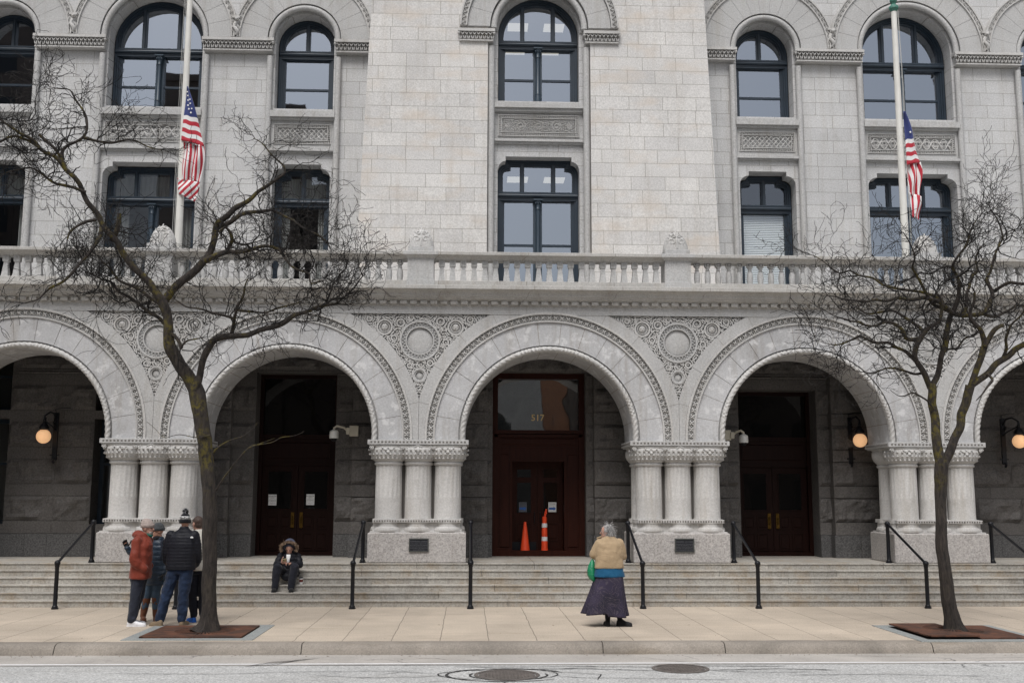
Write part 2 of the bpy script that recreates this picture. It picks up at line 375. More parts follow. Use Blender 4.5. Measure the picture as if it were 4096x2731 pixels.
# ------------------------------------------------------------------ the building
bld = empty('courthouse_building', (C, 24, 0))
tag(bld, 'pale grey granite federal building with carved round arches, balustrade and blue-framed windows', 'building')
ZC = 3.40; RB = 2.1
def pt(xc, r, th):
    if th < 0: return (xc+r, ZC+th*RB)
    if th > PI: return (xc-r, ZC-(th-PI)*RB)
    return (xc+r*math.cos(th), ZC+r*math.sin(th))
S0 = -.108/RB; S1 = PI-S0
def annulus(mb, xc, ra, rb, y0, y1, t0, t1, n, rbf=None, m=0):
    secs = []
    for i in range(n+1):
        th = t0+(t1-t0)*i/n; q = rb if rbf is None else min(rb, rbf(th))
        x1, z1 = pt(xc, ra, th); x2, z2 = pt(xc, q, th)
        secs.append([(x1,y0,z1),(x2,y0,z2),(x2,y1,z2),(x1,y1,z1)])
    mb.ring(secs, True, m=m)
def clipr(th):
    c, s = abs(math.cos(th)), math.sin(th)
    if th < 0 or th > PI: return 2.772
    return min(2.772/max(c, 1e-6), 2.755/max(s, 1e-6))
ob = {}
M['mortar'] = plain('tan_mortar', (.22,.185,.14), .9, nz=.2)
def bay(k):
    xc = k*B+C
    # wall behind the mouldings
    mb = MB(); n = 48
    prev = None; secs = []
    for i in range(n+1):
        th = PI-PI*i/n; x, z = pt(xc, 1.86, th); secs.append((x, z))
    poly = [(k*B, 3.292), (xc-1.86, 3.292)]+secs+[(xc+1.86, 3.292), (k*B+B, 3.292), (k*B+B, 6.30), (k*B, 6.30)]
    mb.prism(poly, 22.895, 24.08)
    mb.box(k*B, k*B+B, 22.80, 22.93, 6.0, 6.17)
    mb.box(k*B, k*B+B, 22.785, 22.80, 5.985, 6.003)
    wall = mb.build('arch_wall', M['smooth'], bld)
    # voussoirs and soffit stones
    vb = MB(); nb = 15
    for i in range(nb):
        t0 = S0+(S1-S0)*i/nb+.0020; t1 = S0+(S1-S0)*(i+1)/nb-.0020
        j = .004*math.sin(i*7.3+k)
        annulus(vb, xc, 1.935, 2.43, 22.838+j, 23.02, t0, t1, 5)
        annulus(vb, xc, 1.787, 1.90, 22.87, 24.1, t0+.001, t1-.001, 5)
    vb.build('arch', M['arch'], wall)
    mt = MB(); annulus(mt, xc, 1.937, 2.43, 22.847, 22.95, S0, S1, 60); annulus(mt, xc, 1.79, 1.90, 22.878, 24.09, S0, S1, 60); annulus(mt, xc, 2.65, 2.87, 22.803, 22.95, S0, S1, 60, clipr); mt.build('mortar', M['mortar'], wall)
    if 'rope' not in ob:
        rp = MB(); NN = 700; secs = []
        Ltot = (S1-S0)
        for i in range(NN+1):
            th = S0+Ltot*i/NN; row = []
            seg = int((i/NN)*13) % 2
            for j in range(16):
                ph = 2*PI*j/16
                if seg == 0: mod = 1+.10*math.cos(3*ph+th*100)
                else: mod = 1+.05*math.cos(3*ph+th*100)+.12*math.cos(th*150)*math.cos(3*ph)
                r = 1.846+.057*mod*math.cos(ph); yy = 22.85-.075*mod*math.sin(ph)
                x, z = pt(xc, r, th); row.append((x, yy, z))
            secs.append(row)
        rp.ring(secs)
        rope = rp.build('rope_moulding', M['carve'], wall, smooth=50)
        cb = MB()
        annulus(cb, xc, 2.432, 2.455, 22.80, 23.02, S0, S1, 96)
        annulus(cb, xc, 2.458, 2.475, 22.825, 23.02, S0, S1, 96)
        annulus(cb, xc, 2.60, 2.645, 22.775, 23.02, S0, S1, 96)
        nu = 60
        for i in range(nu):
            th = S0+(S1-S0)*(i+.5)/nu; d = (S1-S0)/nu
            def q(r, a, y): x, z = pt(xc, r, th+a); return (x, y, z)
            def fl_(P_, yt=22.80):
                n_ = len(P_); tp = [q(r, a, yt) for r, a in P_]; bt = [(x, 22.93, z) for x, y, z in tp]
                cb.add(tp+bt, [tuple(range(n_))]+[(a, (a+1) % n_, (a+1) % n_+n_, a+n_) for a in range(n_)])
            for sgn in (-1, 1):
                cb.tube([q(2.480, sgn*.06*d, 22.86), q(2.492, sgn*.30*d, 22.815), q(2.525, sgn*.42*d, 22.808), q(2.555, sgn*.30*d, 22.812), q(2.545, sgn*.12*d, 22.83)], [.010,.0135,.015,.0135,.010], 5)
                fl_([(2.575, sgn*.14*d), (2.598, sgn*.05*d), (2.60, sgn*.26*d), (2.585, sgn*.40*d)], 22.81)
            cb.ball(q(2.517, 0, 22.83), (.014,.022,.014), 6, 4)
            fl_([(2.49, .46*d), (2.53, .5*d), (2.585, .47*d), (2.585, .53*d), (2.53, .53*d), (2.49, .54*d)], 22.82)
        annulus(cb, xc, 2.475, 2.60, 22.856, 23.02, S0, S1, 96)
        band = cb.build('carved_band', M['carve'], wall)
        ob2 = MB(); nb2 = 11
        for i in range(nb2):
            annulus(ob2, xc, 2.647, 2.875, 22.797, 23.02, S0+(S1-S0)*i/nb2+.0012, S0+(S1-S0)*(i+1)/nb2-.0012, 14, clipr)
        outer = ob2.build('outer_band', M['smooth'], wall)
        ob['rope'] = (rope, band, outer, k)
    else:
        rope, band, outer, k0 = ob['rope']
        for o in (rope, band, outer):
            c = o.copy(); col.objects.link(c); c.parent = wall; c.location = ((k-k0)*B, 0, 0)
    return wall
for k in (-2, -1, 0, 1, 2): bay(k)
# end piers of masonry beyond the modelled bays
e_ = MB(); e_.box(-30, -2*B, 22.85, 24.1, .74, 6.3); e_.box(3*B, 34, 22.85, 24.1, .74, 6.3); e_.build('end_wall', M['smooth'], bld)
# ---- spandrel carving, one mesh shared by all piers
rng = random.Random(11)
def inside(x, z, r):
    if z+r > 5.985 or abs(x)+r > 2.3: return False
    return all(math.hypot(x-s*2.775, z-3.40) > 2.879+r for s in (-1, 1))
circ = [(0, 5.41, .435, 'M'), (0, 4.66, .15, 'm'), (-.76, 5.70, .2, 'f'), (.76, 5.70, .2, 'f')]
for rad in (.12, .09, .072, .056):
    for _ in range(1300):
        x = rng.uniform(-1.9, 1.9); z = rng.uniform(4.2, 5.97)
        if inside(x, z, rad) and all(math.hypot(x-a, z-b) > rad+c+.008 for a, b, c, _t in circ): circ.append((x, z, rad, 's'))
sc_ = MB(); md = MB()
Y0 = 23.0; YT = 22.83
def scroll(mb, x, z, r, hand, a0, y=22.86):
    pts = []; rr = []
    n = int(16+r*90)
    for i in range(n):
        t = i/(n-1); q = r*(1-.86*t)-.012; a = a0+hand*t*PI*3.0
        pts.append((x+q*math.cos(a), y-.02*t, z+q*math.sin(a))); rr.append(.014*(1-.45*t)*(1 if r > .09 else .75))
    mb.tube(pts, rr, 5)
    mb.ball((x, y-.01, z), (.014+.03*r, .02, .014+.03*r), 6, 4)
def leaf(mb, x, z, a, L, W, y=22.875):
    """flat-topped carved leaf with steep sides; y is the plane of its foot, the top stands .045 proud"""
    c, s = math.cos(a), math.sin(a)
    def q(u, v, d): return (x+u*c-v*s, y+d, z+u*s+v*c)
    P_ = [(-L/2, 0), (-L*.28, W*.42), (L*.05, W*.5), (L*.5, W*.12), (L*.3, -W*.25), (-L*.15, -W*.5)]
    mb.add([q(u*.86, v*.8, -.045) for u, v in P_]+[q(u, v, .10) for u, v in P_], [(0,1,2,3,4,5)]+[(i, (i+1) % 6, (i+1) % 6+6, i+6) for i in range(6)])
for i, (x, z, r, t) in enumerate(circ):
    if t in 's': scroll(sc_, x, z, r, 1 if i % 2 else -1, rng.uniform(0, 6.28))
    if t in 'sf' and r > .06:
        nl = int(2*PI*r/.05)
        for j in range(nl):
            a = 2*PI*j/nl; q = r*.66 if t == 's' else r*.8
            leaf(sc_, x+q*math.cos(a), z+q*math.sin(a), a+1.0, .10 if t == 'f' else .07, .036)
    if t == 'f':
        sc_.tube([(x+.105*math.cos(2*PI*j/16), YT+.01, z+.105*math.sin(2*PI*j/16)) for j in range(17)], .009, 5)
        sc_.ball((x, YT+.05, z), (.075, .055, .088), 12, 8)
        sc_.ball((x, YT-.008, z-.008), (.011, .018, .024), 6, 5)
        for s in (-1, 1): sc_.ball((x+s*.03, YT+.003, z+.02), (.017, .012, .007), 6, 4)
        sc_.ball((x, YT+.002, z-.042), (.026, .012, .006), 6, 4)
# filler leaves between scrolls
fl = []
for _ in range(26000):
    x = rng.uniform(-2.0, 2.0); z = rng.uniform(4.12, 5.985)
    if not inside(x, z, .006): continue
    if any(math.hypot(x-a, z-b) < c*.97 for a, b, c, _t in circ): continue
    if any((x-a)**2+(z-b)**2 < .0011 for a, b in fl[-900:]): continue
    fl.append((x, z))
for (x, z) in fl:
    a, b, c, _t = min(circ, key=lambda q: math.hypot(x-q[0], z-q[1])-q[2])
    leaf(sc_, x, z, math.atan2(z-b, x-a)+PI/2+rng.uniform(-.5, .5), rng.uniform(.07, .10), .036)
def ringrel(mb, x, z, ra, rb, y, y1=Y0+.02, n=40):
    secs = []
    for k in range(n):
        c, s = math.cos(2*PI*k/n), math.sin(2*PI*k/n); rm = (ra+rb)/2
        secs.append([(x+ra*c,y1,z+ra*s),(x+ra*c,y+.012,z+ra*s),(x+rm*c,y,z+rm*s),(x+rb*c,y+.012,z+rb*s),(x+rb*c,y1,z+rb*s)])
    mb.ring(secs, closed=True)
def flatring(mb, x, z, ra, rb, y, y1=22.94, n=48):
    secs = []
    for k in range(n):
        c, s = math.cos(2*PI*k/n), math.sin(2*PI*k/n); secs.append([(x+a*c, yy, z+a*s) for a, yy in ((ra, y1), (ra, y), (rb, y), (rb, y1))])
    mb.ring(secs, closed=True)
flatring(md, 0, 5.41, .395, .435, 22.815); flatring(md, 0, 5.41, .284, .31, 22.83); flatring(md, 0, 5.41, .30, .40, 22.862)
for k in range(30):
    for (q, s) in ((.332, 1), (.372, -1)):
        a = 2*PI*(k+(0 if s > 0 else .5))/30; leaf(md, q*math.cos(a), 5.41+q*math.sin(a), a, .05, .04, 22.878)
md.ball((0, 22.90, 5.41), (.286, .045, .286), 36, 16)
flatring(md, 0, 4.66, .12, .15, 22.82); flatring(md, 0, 4.66, .088, .122, 22.84)
md.ball((0, 22.90, 4.66), (.088, .04, .088), 20, 10)
sc_.tube([(0, 22.90, 4.15), (0, 22.90, 3.9), (0, 22.93, 3.45)], [.02, .014, .004], 6)
sc_.ball((0, 22.86, 4.08), (.035, .04, .03), 8, 6)
pos0 = (0, 22.8, 3.3)
spand = []
for k in (-2, -1, 0, 1, 2, 3):
    if k == -2:
        s1 = sc_.build('spandrel_carving', M['carve'], bld, loc=(k*B, 0, 0)) if False else None
for k in (-1, 0, 1, 2, -2, 3):
    if not spand:
        s1 = sc_.build('spandrel_carving', M['carve'], bld); m1 = md.build('medallion', M['smooth'], s1, smooth=35); base = s1.location.copy()
        s1.location = base+Vector((k*B, 0, 0)); spand.append((s1, m1))
    else:
        c = dup(spand[0][0], (0,0,0), bld); c.location = base+Vector((k*B, 0, 0))
# ---- piers
def pier_meshes():
    p = MB(); hw = 1.02
    p.bbox(-hw, hw, 22.75, 24.12, ZP+.001, 1.365, .018)
    q = MB()                                           # base mouldings
    cxs = (-.625, 0, .625); cys = (23.12, 23.75)
    for (z0, z1, ov) in ((1.365, 1.385, .30),):
        q.box(-.98, .98, 22.80, 24.08, 1.366, 1.39)
    for cx in cxs:
        for cy in cys:
            q.lathe(cx, cy, [(.33,1.366),(.355,1.372),(.37,1.395),(.372,1.43),(.355,1.475),(.325,1.482),(.325,1.495),(.318,1.53),(.325,1.56),(.335,1.567),(.335,1.645),(.29,1.648),(.28,1.66)], 28)
    q.box(-.93, .93, 22.87, 24.0, 1.38, 1.44); q.box(-.9, .9, 22.87, 24.0, 1.44, 1.56); q.box(-.92, .92, 22.80, 24.06, 1.57, 1.643)
    for i in range(34):
        x = -.9+i*.0545; q.box(x, x+.026, 22.785, 22.81, 1.588, 1.622, 1)
    cap = MB()
    for cx in cxs:
        for cy in cys:
            N = 28
            secs = []
            for (r, z, sq) in ((.285,2.765,0),(.305,2.775,0),(.315,2.80,0),(.305,2.825,0),(.29,2.835,0),(.32,2.86,.0),(.375,2.92,.1),(.405,2.98,.2),(.415,3.04,.35),(.415,3.10,.5),(.40,3.135,.6),(.41,3.15,.7),(.42,3.17,.7)):
                row = []
                for k in range(N):
                    a = 2*PI*k/N; c, s = math.cos(a), math.sin(a)
                    sqr = 1/max(abs(c), abs(s)); rr = r*((1-sq)+sq*min(sqr, 1.22)*.86)
                    row.append((cx+rr*c, cy+rr*s, z))
                secs.append(row)
            cap.ring(secs)
            if cy < 23.3:
                for k in range(13):
                    a = PI+PI*(k+.5)/13
                    for (z, r, L_) in ((2.90, .355, .09), (2.985, .402, .10), (3.075, .412, .09)):
                        aa = a+(0 if z < 2.95 else PI/26)
                        c, s = math.cos(aa), math.sin(aa); tx, ty = -s, c; W = .03
                        b0 = Vector((cx+(r-.05)*c, cy+(r-.05)*s, z-L_/2)); b1 = Vector((cx+(r+.025)*c, cy+(r+.025)*s, z+L_/2)); mid = Vector((cx+(r+.018)*c, cy+(r+.018)*s, z))
                        cap.add([b0, mid+Vector((tx*W,ty*W,0)), b1, mid-Vector((tx*W,ty*W,0)), mid+Vector((c*.02,s*.02,0))], [(0,1,4),(1,2,4),(2,3,4),(3,0,4)])
                if cx == 0:
                    cap.ball((0, cy-.36, 3.06), (.06,.06,.085), 12, 8); cap.ball((0, cy-.425, 3.05), (.012,.02,.025), 6, 4)
                    for s in (-1, 1): cap.ball((s*.025, cy-.415, 3.08), (.015,.012,.006), 6, 4)
                    cap.ball((0, cy-.41, 3.01), (.022,.015,.006), 6, 4)
                    for j in range(9): a = PI*j/8; cap.ball((.09*math.cos(a), cy-.37, 3.08+.09*math.sin(a)), .018, 5, 4)
                else:
                    for j in range(7): cap.ball((cx-.12+.04*j, cy-.385, 3.10+.02*math.cos(j*2)), (.022,.025,.022), 6, 4)
                    cap.ball((cx, cy-.385, 3.03), (.05,.04,.035), 8, 5)
    for x in (-.97, -.33, -.25, .25, .33, .97):
        sgn = 1 if x > 0 else -1
        for yv in (22.79,):
            pts = [(x+.045*(1-t/14)*math.cos(t*.75)*sgn, yv, 3.12+.045*(1-t/14)*math.sin(t*.75)) for t in range(13)]
            cap.tube(pts, .018, 5); cap.ball((x, yv-.005, 3.12), (.02,.03,.02), 6, 4)
    ab = MB(); ab.box(-1.03, 1.03, 22.78, 24.1, 3.165, 3.19); ab.bbox(-1.06, 1.06, 22.75, 24.13, 3.19, 3.292, .006)
    nd = 27
    for i in range(nd):
        x = -1.02+2.04*(i+.5)/nd; ab.box(x-.019, x+.019, 22.747, 22.76, 3.225, 3.26, 1)
    for i in range(17):
        y = 22.8+1.28*(i+.5)/17
        for s in (-1, 1): ab.box(s*1.063-.004, s*1.063+.004, y-.019, y+.019, 3.225, 3.26, 1)
    cl = MB(); NF = 18
    def flute(a, z):
        if 2.10 < z < 2.755: return 1-.022*(max(0, math.cos(a*NF)+.45))
        return 1
    N = NF*6
    cl.lathe(0, 0, [(.288,1.655),(.283,1.68),(.282,2.085),(.282,2.098),(.282,2.115),(.277,2.74),(.276,2.758),(.276,2.78)], N, mod=flute)
    return p, q, cap, ab, cl, cxs, cys
p_, q_, cap_, ab_, cl_, cxs, cys = pier_meshes()
M['slotshade'] = plain('painted_slot_shade', (.13,.12,.11), .9)  # dark tone painted for the shade in carved slots and column gaps
pier0 = p_.build('pier', M['pedestal'], bld)
q_.build('pier_base', [M['column'], M['slotshade']], pier0, smooth=32); cap_.build('capital', M['carve'], pier0, smooth=40); ab_.build('abacus', [M['smooth'], M['slotshade']], pier0)
first = None
for cx in cxs:
    for cy in cys:
        if first is None: first = cl_.build('column', M['column'], pier0, smooth=30); base_c = first.location.copy(); first.location = base_c+Vector((cx, cy, 0))
        else: c = first.copy(); col.objects.link(c); c.location = base_c+Vector((cx, cy, 0))
base = pier0.location.copy()
# dark core, its colour painted as the shade deep between the columns
core = MB(); core.box(-.66, .66, 23.2, 23.65, 1.36, 3.1); core.build('pier_shade_core', M['slotshade'], pier0)
for k in (-2, -1, 1, 2, 3): dup(pier0, (k*B, 0, 0), bld)
# ---- cornice
cn = MB()
prof = [(22.93,6.15),(22.79,6.158),(22.775,6.165),(22.775,6.262),(22.69,6.264),(22.69,6.278),(22.665,6.282),(22.66,6.296),(22.63,6.305),(22.625,6.33),(22.60,6.34),(22.592,6.36),(22.585,6.40),(22.56,6.435),(22.50,6.462),(22.465,6.47),(22.455,6.476),(22.455,6.548),(22.462,6.556),(22.62,6.566),(22.62,6.675),(22.63,6.682),(22.98,6.682),(22.98,6.5),(27.3,6.5)]
cn.strip([[(X0, y, z) for y, z in prof], [(X1, y, z) for y, z in prof]])
i = X0
n_ = int((X1-X0)/.2165)
for j in range(n_):
    x = -60*.2165+j*.2165
    if x < X1: cn.bbox(x, x+.147, 22.695, 22.78, 6.182, 6.262, .01)
cn.build('cornice', M['cornice'], bld)
# ---- balustrade
def vase():
    m = MB(); m.bbox(-.062,.062,22.738,22.862,7.075,7.152,.006); m.box(-.045,.045,22.732,22.74,7.09,7.14,1); m.box(-.028,.028,22.728,22.738,7.1,7.13,0)
    m.lathe(0,22.8,[(.052,6.683),(.058,6.72),(.066,6.80),(.068,6.86),(.060,6.93),(.048,6.965),(.036,6.98),(.052,6.995),(.036,7.01),(.036,7.03),(.055,7.06),(.058,7.076)],14); return m
def taper():
    m = MB(); secs = []
    for h, z, r in ((.072,6.683,0),(.040,7.0,0),(.058,7.015,0),(.064,7.05,0),(.064,7.152,0)):
        secs.append([(-h,22.8-h,z),(h,22.8-h,z),(h,22.8+h,z),(-h,22.8+h,z)])
    m.ring(secs)
    for i in range(3):
        a = 2*PI*i/3+PI/2; cx, cz = .022*math.cos(a), 7.088+.022*math.sin(a)
        m.tube([(cx+.017*math.cos(2*PI*j/8), 22.733, cz+.017*math.sin(2*PI*j/8)) for j in range(9)], .006, 4)
    return m
bal = {}
for k in (-2, -1, 0, 1, 2):
    rl = MB()
    a, b = k*B+.27, k*B+B-.27
    pr = [(22.70,7.15),(22.70,7.165),(22.685,7.178),(22.66,7.195),(22.64,7.215),(22.60,7.232),(22.585,7.242),(22.585,7.302),(22.6,7.312),(23.0,7.318),(23.0,7.15)]
    rl.ring([[(a,y,z) for y, z in pr], [(b,y,z) for y, z in pr]])
    hr = rl.build('balustrade_rail', M['cornice'], bld)
    kind = 't' if k % 2 == 0 else 'v'
    for j in range(21):
        x = k*B+.45+j*.2325
        if kind not in bal:
            o = (taper() if kind == 't' else vase()).build('baluster', [M['smooth'], M['slotshade']], hr, smooth=35); bal[kind] = o; o.location = Vector((x, 0, 0))-WO[hr.name]; bal[kind+'b'] = Vector((0,0,0))-WO[hr.name]
            o.data.transform(Matrix.Translation(WO[hr.name]))
        else:
            c = bal[kind].copy(); col.objects.link(c); c.parent = hr; c.location = Vector((x, 0, 0))-WO[hr.name]
pd = MB()
pd.bbox(-.295,.295,22.60,23.15,6.56,6.70,.004); pd.bbox(-.282,.282,22.625,23.12,6.70,7.17,.004)
secs = []
for h, y, z in ((.29,22.615,7.165),(.30,22.605,7.18),(.33,22.57,7.21),(.365,22.535,7.225),(.368,22.53,7.232),(.368,22.53,7.295),(.355,22.545,7.305),(.28,22.64,7.31)):
    secs.append([(-h,y,z),(h,y,z),(h,23.2,z),(-h,23.2,z)])
pd.ring(secs); pd.bbox(-.275,.275,22.65,23.12,7.312,7.43,.006)
pdo = pd.build('balustrade_pedestal', M['smooth'], bld)
fn = MB(); secs = []
for i in range(11):
    t = i/10; z = 7.43+.44*t; q = .265*math.sqrt(max(0, 1-t**2.3))*(.93+.07*math.cos(t*3))+.012
    secs.append([(q*math.copysign(abs(math.cos(a))**.8, math.cos(a)), 22.89+.21/.265*q*math.copysign(abs(math.sin(a))**.8, math.sin(a)), z) for a in [2*PI*j/20 for j in range(20)]])
fn.ring(secs)
for s in (-1, 1):
    for (r_, zz, xx) in ((.085, 7.60, .10), (.06, 7.54, .17), (.05, 7.74, .06)):
        pts = []
        for t in range(11):
            a = t*.62; q = r_*(1-t/13)
            x = s*(xx+q*math.cos(a)); z = zz+q*math.sin(a); d = max(0, 1-((z-7.43)/.44)**2.3)
            qd = .21*math.sqrt(d)*math.sqrt(max(0, 1-min(1, abs(x)/(.265*math.sqrt(d)+.01))**2))
            pts.append((x, 22.89-max(qd, .02)-.006, z))
        fn.tube(pts, .015, 5)
fn.tube([(0,22.675,7.45),(0,22.68,7.6),(0,22.74,7.75),(0,22.86,7.9)], [.02,.022,.02,.012], 6)

for zz_, nl_ in ((7.48, 7), (7.55, 6), (7.62, 6), (7.69, 5), (7.76, 4), (7.82, 2)):
    dq = max(0, 1-((zz_-7.43)/.44)**2.3)**.5
    for j in range(nl_):
        u = -1+2*(j+.5)/nl_; x = .235*dq*u; yq = 22.89-.205*dq*math.sqrt(max(.05, 1-u*u*.8))
        leaf(fn, x, zz_, PI/2-u*.9, .085, .034, yq+.03)
fn.build('finial', M['carve'], pdo, smooth=50)
for k in (1, -1, 2, -2, 3): dup(pdo, (k*B, 0, 0), bld)
FLX=-5.425; FRX=10.985; FRT=13.45
# ------------------------------------------------------------------ upper walls
def opoly(pts, d):                       # inset a closed XZ outline (counter-clockwise)
    n = len(pts); out = []
    for i in range(n):
        p0, p1, p2 = Vector(pts[i-1]), Vector(pts[i]), Vector(pts[(i+1) % n])
        e1 = (p1-p0); e2 = (p2-p1)
        e1 = e1.normalized() if e1.length > 1e-9 else e2.normalized(); e2 = e2.normalized() if e2.length > 1e-9 else e1
        n1 = Vector((-e1.y, e1.x)); n2 = Vector((-e2.y, e2.x)); b = n1+n2; q = b.length_squared
        b = b*(2/q) if q > .3 else n1
        out.append((p1.x+b.x*d, p1.y+b.y*d))
    return out
def arched(xc, h, z0, zs, n=20, r=None):
    r = r or h
    return [(xc-h, z0), (xc+h, z0)]+[(xc+r*math.cos(PI*i/n), zs+r*math.sin(PI*i/n)) for i in range(n+1)]
def shoulder(xc, h, z0, zt, f, zsh):     # flat top with concave-step shoulders; f = half width of the flat
    pts = [(xc-h, z0), (xc+h, z0), (xc+h, zsh)]
    rr = (h-f); zz = zt-.12
    for i in range(1, 7): a = PI/2*i/6; pts.append((xc+f+.0+(rr)*math.cos(a), zsh+(zz-zsh)*math.sin(a)))
    pts.append((xc+f, zt)); pts.append((xc-f, zt))
    for i in range(6, 0, -1): a = PI/2*i/6; pts.append((xc-f-(rr)*math.cos(a), zsh+(zz-zsh)*math.sin(a)))
    pts.append((xc-h, zsh)); return pts
def wallface(mb, outer, holes, y, yb, m=0):
    polys = [[Vector((x, z, 0)) for x, z in outer]]+[[Vector((x, z, 0)) for x, z in h] for h in holes]
    tri = tessellate_polygon(polys); flat = [q for p in [outer]+holes for q in p]
    mb.add([(x, y, z) for x, z in flat], tri, m)
    for h in holes:
        n = len(h); mb.add([(x, y, z) for x, z in h]+[(x, yb, z) for x, z in h], [(i, (i+1) % n, (i+1) % n+n, i+n) for i in range(n)], m)
def window(parent, xc, h, z0, outline, tr, nl, Y, col_mid, rail, extra=None):
    """outline: closed frame outline; tr: transom z; nl: lights above; col_mid: turned column below; rail: meeting-rail z"""
    f = MB()
    o1 = outline; i1 = opoly(o1, .055); i2 = opoly(o1, .10); i3 = opoly(o1, .135)
    f.frame(o1, i1, Y, Y+.2); f.frame(opoly(o1, .053), i2, Y+.035, Y+.2); f.frame(opoly(o1, .098), i3, Y+.07, Y+.2)
    topz = max(z for _, z in o1)
    def top_at(x):                        # height of the outline above x
        best = None
        for k in range(len(i2)):
            (x0, z0_), (x1, z1_) = i2[k], i2[(k+1) % len(i2)]
            if min(x0, x1)-1e-9 <= x <= max(x0, x1)+1e-9 and abs(x1-x0) > 1e-6:
                z = z0_+(z1_-z0_)*(x-x0)/(x1-x0); best = z if best is None else max(best, z)
        return best or topz
    mull = [xc] if nl == 2 else [xc-.42*h*.93, xc+.42*h*.93]
    for x in mull:
        zt = top_at(x)
        f.box(x-.055, x+.055, Y+.06, Y+.2, tr, zt+.02); f.box(x-.028, x+.028, Y+.03, Y+.062, tr, zt)
    for s in (-1, 1): f.box(xc+s*(h-.155)-.02, xc+s*(h-.155)+.02, Y+.085, Y+.2, z0, tr)
    # sash rails
    f.box(xc-h+.1, xc+h-.1, Y+.10, Y+.2, rail-.028, rail+.028); f.box(xc-h+.1, xc+h-.1, Y+.085, Y+.2, z0, z0+.06)
    w = f.build('window', M['frame'], parent)
    t = MB()
    t.box(xc-h+.02, xc+h-.02, Y+.01, Y+.2, tr-.20, tr+.02); t.box(xc-h+.0, xc+h-.0, Y-.03, Y+.2, tr-.025, tr+.015)
    t.tube([(xc-h+.01, Y-.005, tr-.075), (xc+h-.01, Y-.005, tr-.075)], .05, 10); t.box(xc-h+.06, xc+h-.06, Y+.0, Y+.1, tr-.16, tr-.13)
    t.build('transom', M['frame'], w, smooth=40)
    if col_mid:
        c = MB(); c.box(xc-.11, xc+.11, Y+.05, Y+.2, z0, tr-.19); c.box(xc-.075, xc+.075, Y+.0, Y+.06, z0, z0+.20)
        zt = tr-.19
        c.lathe(xc, Y-.02, [(.075, z0+.02),(.085, z0+.05),(.085, z0+.1),(.065, z0+.27),(.072, z0+.28),(.072, z0+.30),(.055, z0+.33),(.052, zt-.26),(.065, zt-.25),(.065, zt-.235),(.055, zt-.22),(.07, zt-.10),(.10, zt-.02)], 14)
        c.box(xc-.115, xc+.115, Y-.13, Y+.1, zt-.03, zt+.005)
        for k in range(5): c.ball((xc-.06+.03*k, Y-.09, zt-.10+.03*(k % 2)), (.02,.02,.035), 6, 4)
        c.build('mullion_column', M['frame2'], w, smooth=40)
    g = MB(); gp = opoly(o1, .08)
    g.add([(x, Y+.135, z) for x, z in gp], [tuple(t_) for t_ in tessellate_polygon([[Vector((x, z, 0)) for x, z in gp]])])
    g.build('glass', M['glassclear' if extra is ex_blind or (extra is ex_curt and not col_mid) else 'glass'], w)
    if extra: extra(w, xc, h, z0, tr, topz, Y)
    return w
M['beam'] = emis('ceiling_light_panel', (1, .93, .8), .55)
def ex_blind(w, xc, h, z0, tr, zt, Y):
    b = MB(); n = int((tr-.2-z0)/.048)
    for i in range(n): z = z0+.05+i*.048; b.add([(xc-h+.12, Y+.15, z), (xc+h-.12, Y+.15, z), (xc+h-.12, Y+.178, z+.044), (xc-h+.12, Y+.178, z+.044)], [(0,1,2,3)])
    b.build('blind', M['blindlit'], w)
def ex_curt(w, xc, h, z0, tr, zt, Y):
    b = MB()
    for s in (-1, 1):
        xs_ = [xc+s*(h-.14-.30*h*t/14) for t in range(15)]
        b.strip([[(x, Y+.30+.03*math.sin(i*2.4), z) for i, x in enumerate(xs_)] for z in (z0, tr-.1)])
    xs_ = [xc-h+.12+(2*h-.24)*t/60 for t in range(61)]
    b.strip([[(x, Y+.32+.02*math.sin(i*1.9), z) for i, x in enumerate(xs_)] for z in (tr+.05, min(zt-.15, tr+.75))])
    b.build('curtain', M['curtain'], w)
def ex_shade(f):
    def g(w, xc, h, z0, tr, zt, Y):
        b = MB(); b.box(xc-h+.1, xc+h-.1, Y+.24, Y+.25, tr-.2-(tr-z0)*f, tr+.1); b.build('roller_shade', M['curtain'], w)
    return g
def ex_light(w, xc, h, z0, tr, zt, Y):
    b = MB()
    for yy in (1.4, 3.0):
        for xx in (-.45, .55): b.box(xc+xx-.28, xc+xx+.28, Y+yy, Y+yy+.5, zt-.03, zt-.01)
    b.build('ceiling_light', M['beam'], w)
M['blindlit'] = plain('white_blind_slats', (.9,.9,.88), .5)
lower = dict(z0=6.62, zt=10.66, zsh=10.28)
def colonnette(mb, x, y, z0, z1, r=.085):
    z = z0; k = 0
    prof = [(r*1.0, z0), (r*1.5, z0+.02), (r*1.5, z0+.12), (r*1.15, z0+.2), (r*1.5, z0+.26), (r*1.25, z0+.34), (r, z0+.38)]
    zz = z0+.42
    while zz < z1-.1:
        e = min(zz+.46, z1); prof += [(r*.96, zz+.001), (r, zz+.004), (r, e-.004), (r*.96, e-.001)]; zz = e
    mb.lathe(x, y, prof, 14)
